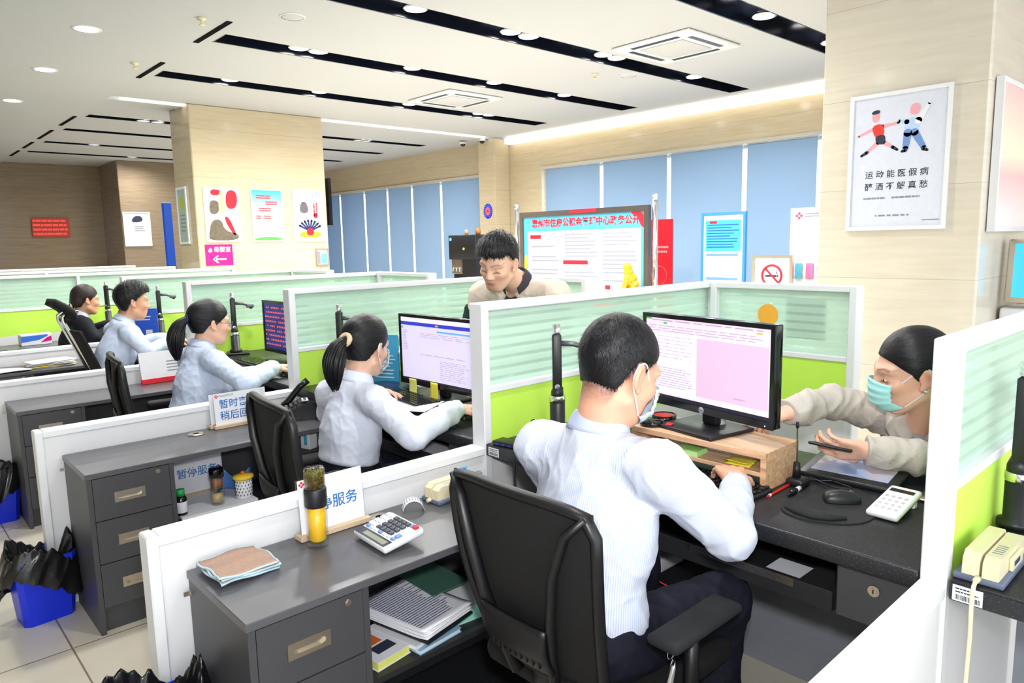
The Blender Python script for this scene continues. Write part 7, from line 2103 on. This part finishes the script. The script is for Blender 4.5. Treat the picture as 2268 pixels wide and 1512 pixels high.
for k in range(14):
    a = PI*0.15+k*PI*1.7/13-PI*0.5; mb.box(0.09*math.cos(a)-0.006, 0.09*math.cos(a)+0.006, 0.09*1.15*math.sin(a)-0.006, 0.09*1.15*math.sin(a)+0.006, 0.006, 0.0075, M=M)
mb.build('rim_marks', PALEB, t)
# ------------------------------------------------------------------ standing boards by the window
t = thing('water_dispenser', 'tall black water dispenser behind the standing young man', 'water dispenser', (7.6, 9.47, 0))
MB().box(-0.02, 0.35, -0.36, 0.36, 0, 0.55, 0.01, 2).box(0.08, 0.35, -0.36, 0.36, 0.55, 0.98).box(-0.02, 0.35, -0.36, 0.36, 1.22, 1.63, 0.01, 2).box(-0.02, 0.35, -0.36, 0.0, 0.55, 1.22).build('housing', BLACK, t)
MB().box(0.02, 0.08, 0.0, 0.34, 0.98, 1.22, 0.004, 1).build('tap_panel', STEEL, t)
for k in range(3):
    tp = MB(); tp.cyl((0.02, 0.08+0.09*k, 1.08), (-0.02, 0.08+0.09*k, 1.08), 0.012, n=10); tp.cyl((-0.015, 0.08+0.09*k, 1.08), (-0.015, 0.08+0.09*k, 1.02), 0.009, n=10); tp.build('tap', CHROME, t)
MB().cyl((-0.025, 0.30, 1.56), (-0.02, 0.30, 1.56), 0.03, n=20).build('blue_badge', SSKY, t); MB().cyl((-0.025, -0.05, 1.40), (-0.02, -0.05, 1.40), 0.022, n=16).build('yellow_mark', YELLOW, t)
tag(MB().lathe([(0, 0), (0.03, 0), (0.034, 0.06), (0.02, 0.085), (0, 0.09)], 16).build('small_gourd', mat('tan_gourd', srgb(225, 170, 110), 0.5), None, (7.7, 9.48, 1.631)), 'small tan ornament on the left top of the water dispenser', 'ornament')
tag(MB().lathe([(0, 0), (0.04, 0), (0.045, 0.07), (0.025, 0.11), (0, 0.115)], 16).build('small_gourd', mat('amber_gourd', srgb(190, 115, 60), 0.5), None, (7.7, 9.18, 1.631)), 'small brown ornament on the dispenser above the young man\'s hair', 'ornament')
BX, BY0, BY1 = 6.8, 7.25, 4.99
t = thing('notice_board', 'wide blue and white notice board on two steel posts by the windows', 'notice board', (BX, 6.12, 0))
for s_, y in ((1, BY0-6.12+0.02), (-1, BY1-6.12-0.02)):
    p = MB(); p.cyl((0, y, 0.02), (0, y, 1.93), 0.032, n=18); p.sphere((0, y, 1.965), 0.042, 16, 10); p.cyl((0, y, 0), (0, y, 0.03), 0.10, 0.09, n=24); p.build('post', CHROME, t)
hw = (BY0-BY1)/2-0.06
f = MB(); f.box(-0.03, 0.03, -hw, hw, 1.82, 1.885).box(-0.03, 0.03, -hw, hw, 0.60, 0.66).box(-0.03, 0.03, -hw, -hw+0.06, 0.66, 1.82).box(-0.03, 0.03, hw-0.06, hw, 0.66, 1.82); f.build('frame', mat('bronze_steel', srgb(120, 110, 105), 0.3, 0.8), t)
sh = MB().box(-0.012, 0.012, -hw+0.06, hw-0.06, 0.66, 1.82).build('sheet', mat('board_sky_blue', srgb(80, 170, 210), 0.4), t)
M = frame_m((-0.0125, 0, 0), (0, -1, 0), (0, 0, 1))
MB().box(-hw+0.14, hw-0.11, 0.72, 1.63, 0, 0.001, M=M).build('text_panel', mat('board_pale_panel', srgb(176, 179, 194), 0.5), sh)
text('惠州市住房公积金管理中心政务公开', 0.112, RED, sh, M @ Matrix.Translation((0.05, 1.725, 0.001)), 'lettering', 0.001, bold=0.003)
ink = MB()
for (x0, x1, a, b, n) in ((-0.86, -0.34, 1.40, 1.46, 1), (-0.86, -0.36, 1.22, 1.32, 2), (-0.86, -0.36, 1.05, 1.15, 2), (-0.86, -0.36, 0.88, 0.98, 2), (-0.25, 0.30, 1.28, 1.60, 7), (-0.25, 0.30, 0.80, 1.12, 7), (0.38, 0.92, 1.42, 1.60, 4), (0.38, 0.92, 1.08, 1.38, 6), (0.38, 0.92, 0.98, 1.03, 1)):
    lines_mb(M, x0, x1, a, b, n, 0.4, 0.3, 0.0016, 0.0, ink)
ink.build('small_print', GREYINK, sh)
for x0, zz, ww in ((-0.88, 1.53, 0.20), (-0.88, 0.74, 0.42), (-0.28, 1.20, 0.42), (0.42, 0.90, 0.08)): MB().box(x0, x0+ww, zz, zz+0.05, 0.001, 0.002, M=M).build('red_heading', RED, sh)
mb = MB(); blob(mb, M, [(hw-0.30, 1.82), (hw-0.06, 1.82), (hw-0.06, 1.62), (hw-0.12, 1.66), (hw-0.16, 1.76)], 0.001); mb.build('red_corner', RED, sh); MB().box(-0.14, 0.30, 1.84, 1.885, 0.02, 0.022, M=M).build('red_tab', RED, t)
mb = MB(); blob(mb, M, [(-hw+0.06, 0.66), (hw-0.06, 0.66), (hw-0.06, 0.72), (0.3, 0.74), (-0.2, 0.70), (-hw+0.06, 0.71)], 0.0015); mb.build('red_ribbon', RED, sh)
mb = MB(); blob(mb, M, [(-hw+0.07, 0.75), (-hw+0.13, 0.75), (-hw+0.12, 1.2), (-hw+0.14, 1.25), (-hw+0.10, 1.35), (-hw+0.06, 1.25)], 0.0018); mb.build('golden_pillar_print', mat('gold_print', srgb(225, 190, 50), 0.5), sh)
S = Field(V(-.16, -.16, -.02), V(.16, .16, .36), 0.006)
S.ell(V(0, 0, .10), V(.06, .075, .10)); S.ell(V(0, -.03, .20), V(.05, .055, .06), None, .03); S.ell(V(0, -.045, .26), V(.045, .05, .05), None, .02); S.cap(V(.03, -.05, .14), V(.035, -.08, .02), .022, .02, .02); S.cap(V(-.03, -.05, .14), V(-.035, -.08, .02), .022, .02, .02); S.cap(V(.04, .05, .06), V(.05, .0, .02), .035, .025, .02); S.cap(V(-.04, .05, .06), V(-.05, 0, .02), .035, .025, .02); S.wrinkle(.004, 70, 2); S.rbox(V(0, 0, .008), V(.08, .10, .012), .005, None, .005)
v, q = S.poly(); o = mesh_obj('lion_statue', v, q, mat('gold_paint', srgb(225, 170, 40), 0.4, 0.3)); o.location = (6.55, 5.12, 0.93); o.rotation_euler = (0, 0, -PI/2-0.6); tag(o, 'small golden guardian lion statue at the right foot of the notice board', 'statue')
t = thing('plinth', 'grey plinth under the golden lion, hidden by the divider', 'plinth', (6.55, 5.12, 0)); MB().box(-0.14, 0.14, -0.14, 0.14, 0, 0.927, 0.006, 1).build('block', GREYM, t)
def banner(lab, x, yc, w, h, m_, z0=0.05, name='banner_stand', fr=None):
    t = thing(name, lab, 'banner', (x, yc, 0))
    MB().box(-0.06, 0.06, -w/2, w/2, 0, 0.04, 0.006, 1).build('foot', GREYM, t)
    if fr:
        f = MB().box(-0.02, 0.02, -w/2-0.03, -w/2, 0.04, h+0.03).box(-0.02, 0.02, w/2, w/2+0.03, 0.04, h+0.03).box(-0.02, 0.02, -w/2, w/2, h, h+0.03); f.build('frame', fr, t)
    s = MB().box(-0.012, 0.012, -w/2, w/2, z0, h).build('sheet', m_, t)
    return t, s, frame_m((-0.0125, 0, 0), (0, -1, 0), (0, 0, 1))
t, s, M = banner('dark red upright banner right of the wide notice board', 7.9, 5.68, 0.36, 1.75, mat('deep_red_banner', srgb(190, 10, 25), 0.4))
lines_mb(M, -0.10, 0.14, 1.30, 1.42, 2, 0.45, 0.2, 0.001, 0.03).build('lettering', mat('pale_red_print', srgb(235, 130, 130), 0.5), s)
MB().tube([M @ Vector((0.12*math.cos(a)-0.02, 0.12*math.sin(a)+1.02, 0.001)) for a in np.linspace(0, 2*PI, 30)[:-1]], 0.004, 5, closed=True).build('ring_print', mat('pale_red_line', srgb(225, 90, 90), 0.5), s)
t, s, M = banner('blue and white framed information stand before the blinds', 7.6, 4.58, 0.52, 1.76, mat('stand_white', srgb(192, 197, 212), 0.5), fr=mat('blue_frame', srgb(60, 140, 220), 0.4))
MB().box(-0.23, 0.23, 1.34, 1.70, 0, 0.001, M=M).build('blue_panel', SKYBLUE, s); lines_mb(M, -0.21, 0.21, 1.37, 1.66, 9, 0.35, 0.3, 0.0016).build('small_print', mat('deep_blue_print', srgb(30, 90, 160), 0.5), s); MB().box(-0.18, -0.08, 1.66, 1.69, 0.001, 0.002, M=M).build('red_heading', RED, s)
for zz in (1.30, 1.02): MB().box(-0.22, 0.20, zz-0.02, zz+0.01, 0, 0.001, M=M).build('blue_strip', JEAN, s)
mb = MB(); blob(mb, M, [(-0.08, 1.10), (0.08, 1.08), (0.06, 1.24), (-0.06, 1.25)], 0.0005); mb.build('map_print', mat('mint_map', srgb(180, 225, 205), 0.6), s); MB().box(-0.22, 0.20, 0.88, 0.97, 0, 0.001, M=M).build('teal_panel', mat('pale_teal_print', srgb(150, 225, 235), 0.5), s)
t, s, M = banner('white no smoking sign on a low stand between the blue and white stands', 7.0, 3.645, 0.38, 1.28, PAPER, 0.9, 'floor_sign', STEEL)
MB().tube([M @ Vector((0.105*math.cos(a), 0.105*math.sin(a)+1.10, 0.001)) for a in np.linspace(0, 2*PI, 40)[:-1]], 0.012, 8, closed=True).build('red_ring', RED, s)
mb = MB(); limb(mb, M, (-0.07, 1.17), (0.07, 1.03), 0.010, 0.010, 0.004); mb.build('red_bar', RED, s)
mb = MB(); mb.box(-0.07, 0.05, 1.085, 1.105, 0, 0.002, M=M); mb.box(0.055, 0.07, 1.085, 1.105, 0, 0.002, M=M); limb(mb, M, (0.06, 1.115), (0.05, 1.14), 0.004, 0.004, 0.001); mb.build('cigarette', INK, s)
MB().cyl((0, 0, 0.04), (0, 0, 0.92), 0.02, n=14).build('pole', CHROME, t)
t, s, M = banner('white brochure stand with a pink diamond emblem beside the right pillar', 7.2, 3.30, 0.52, 1.78, WHITE)
mm = M @ Matrix.Translation((-0.17, 1.70, 0)) @ Matrix.Rotation(PI/4, 4, 'Z')
mb = MB()
for a, b in ((-1, -1), (-1, 1), (1, -1), (1, 1)): mb.box(a*0.016-0.013, a*0.016+0.013, b*0.016-0.013, b*0.016+0.013, 0, 0.001, M=mm)
mb.build('emblem', mat('pink_emblem', srgb(220, 70, 120), 0.5), s); lines_mb(M, -0.11, 0.10, 1.68, 1.73, 2, 0.5, 0.2, 0.001).build('lettering', GREYINK, s)
for k, c in enumerate((srgb(90, 180, 200), srgb(230, 120, 170), srgb(60, 70, 190))):
    pk = MB(); pk.box(-0.20+k*0.115, -0.105+k*0.115, 1.06, 1.09, 0, 0.04, M=M); pk.build('leaflet_pocket', ACR, t)
    tag(MB().box(-0.19+k*0.115, -0.115+k*0.115, 1.065, 1.22, 0.008, 0.018, M=M).build('leaflet', mat('leaflet_print_%d' % k, c, 0.5, var=0.3, scale=40), None, (7.2, 3.30, 0)), ['teal leaflet in the left pocket of the white stand', 'pink leaflet in the middle pocket of the white stand', 'blue leaflet in the right pocket of the white stand'][k], 'leaflet', 'leaflets on the white stand')
# right edge: hanging light box and self service kiosks
t = thing('light_box', 'white framed light box with a pink and yellow poster at the right edge', 'light box', (5.24, 1.325, 1.50))
f = MB(); f.box(0, 0.9, -0.045, -0.002, 0, 0.03).box(0, 0.9, -0.045, -0.002, 0.90, 0.93).box(0, 0.03, -0.045, -0.002, 0.03, 0.90).box(0.87, 0.9, -0.045, -0.002, 0.03, 0.90); f.build('frame', WHITE, t)
def lb_mat():
    N = NT('pink_yellow_poster'); tc = N.n('ShaderNodeTexCoord'); sx = N.n('ShaderNodeSeparateXYZ'); N.l(tc.outputs['Object'], sx.inputs[0])
    r = N.n('ShaderNodeValToRGB'); e = r.color_ramp.elements; e[0].position = 0.1; e[0].color = srgb(240, 225, 225); e[1].position = 0.9; e[1].color = srgb(235, 190, 190); x = e.new(0.35); x.color = srgb(245, 190, 190); x = e.new(0.5); x.color = srgb(245, 232, 205)
    N.l(sx.outputs[2], r.inputs[0]); N.l(r.outputs[0], N.b.inputs['Base Color']); N.l(r.outputs[0], N.b.inputs['Emission Color']); N.b.inputs['Emission Strength'].default_value = 0.08
    return N.m
MB().box(0.03, 0.87, -0.04, -0.01, 0.03, 0.90).build('poster', lb_mat(), t)
def kiosk(lab, x, y):
    t = thing('service_kiosk', lab, 'kiosk', (x, y, 0))
    MB().box(0, 0.45, -0.28, 0.28, 0, 1.0, 0.02, 2).build('cabinet', WHITE, t)
    R = Matrix.Translation((0.0, 0, 1.0)) @ Matrix.Rotation(0.08, 4, 'Y')
    MB().box(0, 0.10, -0.26, 0.26, 0.03, 0.45, 0.012, 2, M=R).build('screen_housing', STEEL, t)
    p = MB().box(-0.003, 0.001, -0.22, 0.22, 0.07, 0.42, M=R).build('screen', screen_mat('kiosk_blue_screen', srgb(60, 170, 225), 0.5), t)
    M = R @ frame_m((-0.0035, 0, 0), (0, -1, 0), (0, 0, 1))
    MB().tube([M @ Vector((0.05*math.cos(a), 0.05*math.sin(a)+0.33, 0)) for a in np.linspace(0, 2*PI, 24)[:-1]], 0.004, 5, closed=True).build('ring_mark', PALEB, p)
    MB().box(-0.1, 0.15, 0.075, 0.095, 0, 0.001, M=M).build('green_bar', SGRN, p)
    return t
kiosk('white self service kiosk with a bright blue screen at the right edge', 5.60, 1.03)
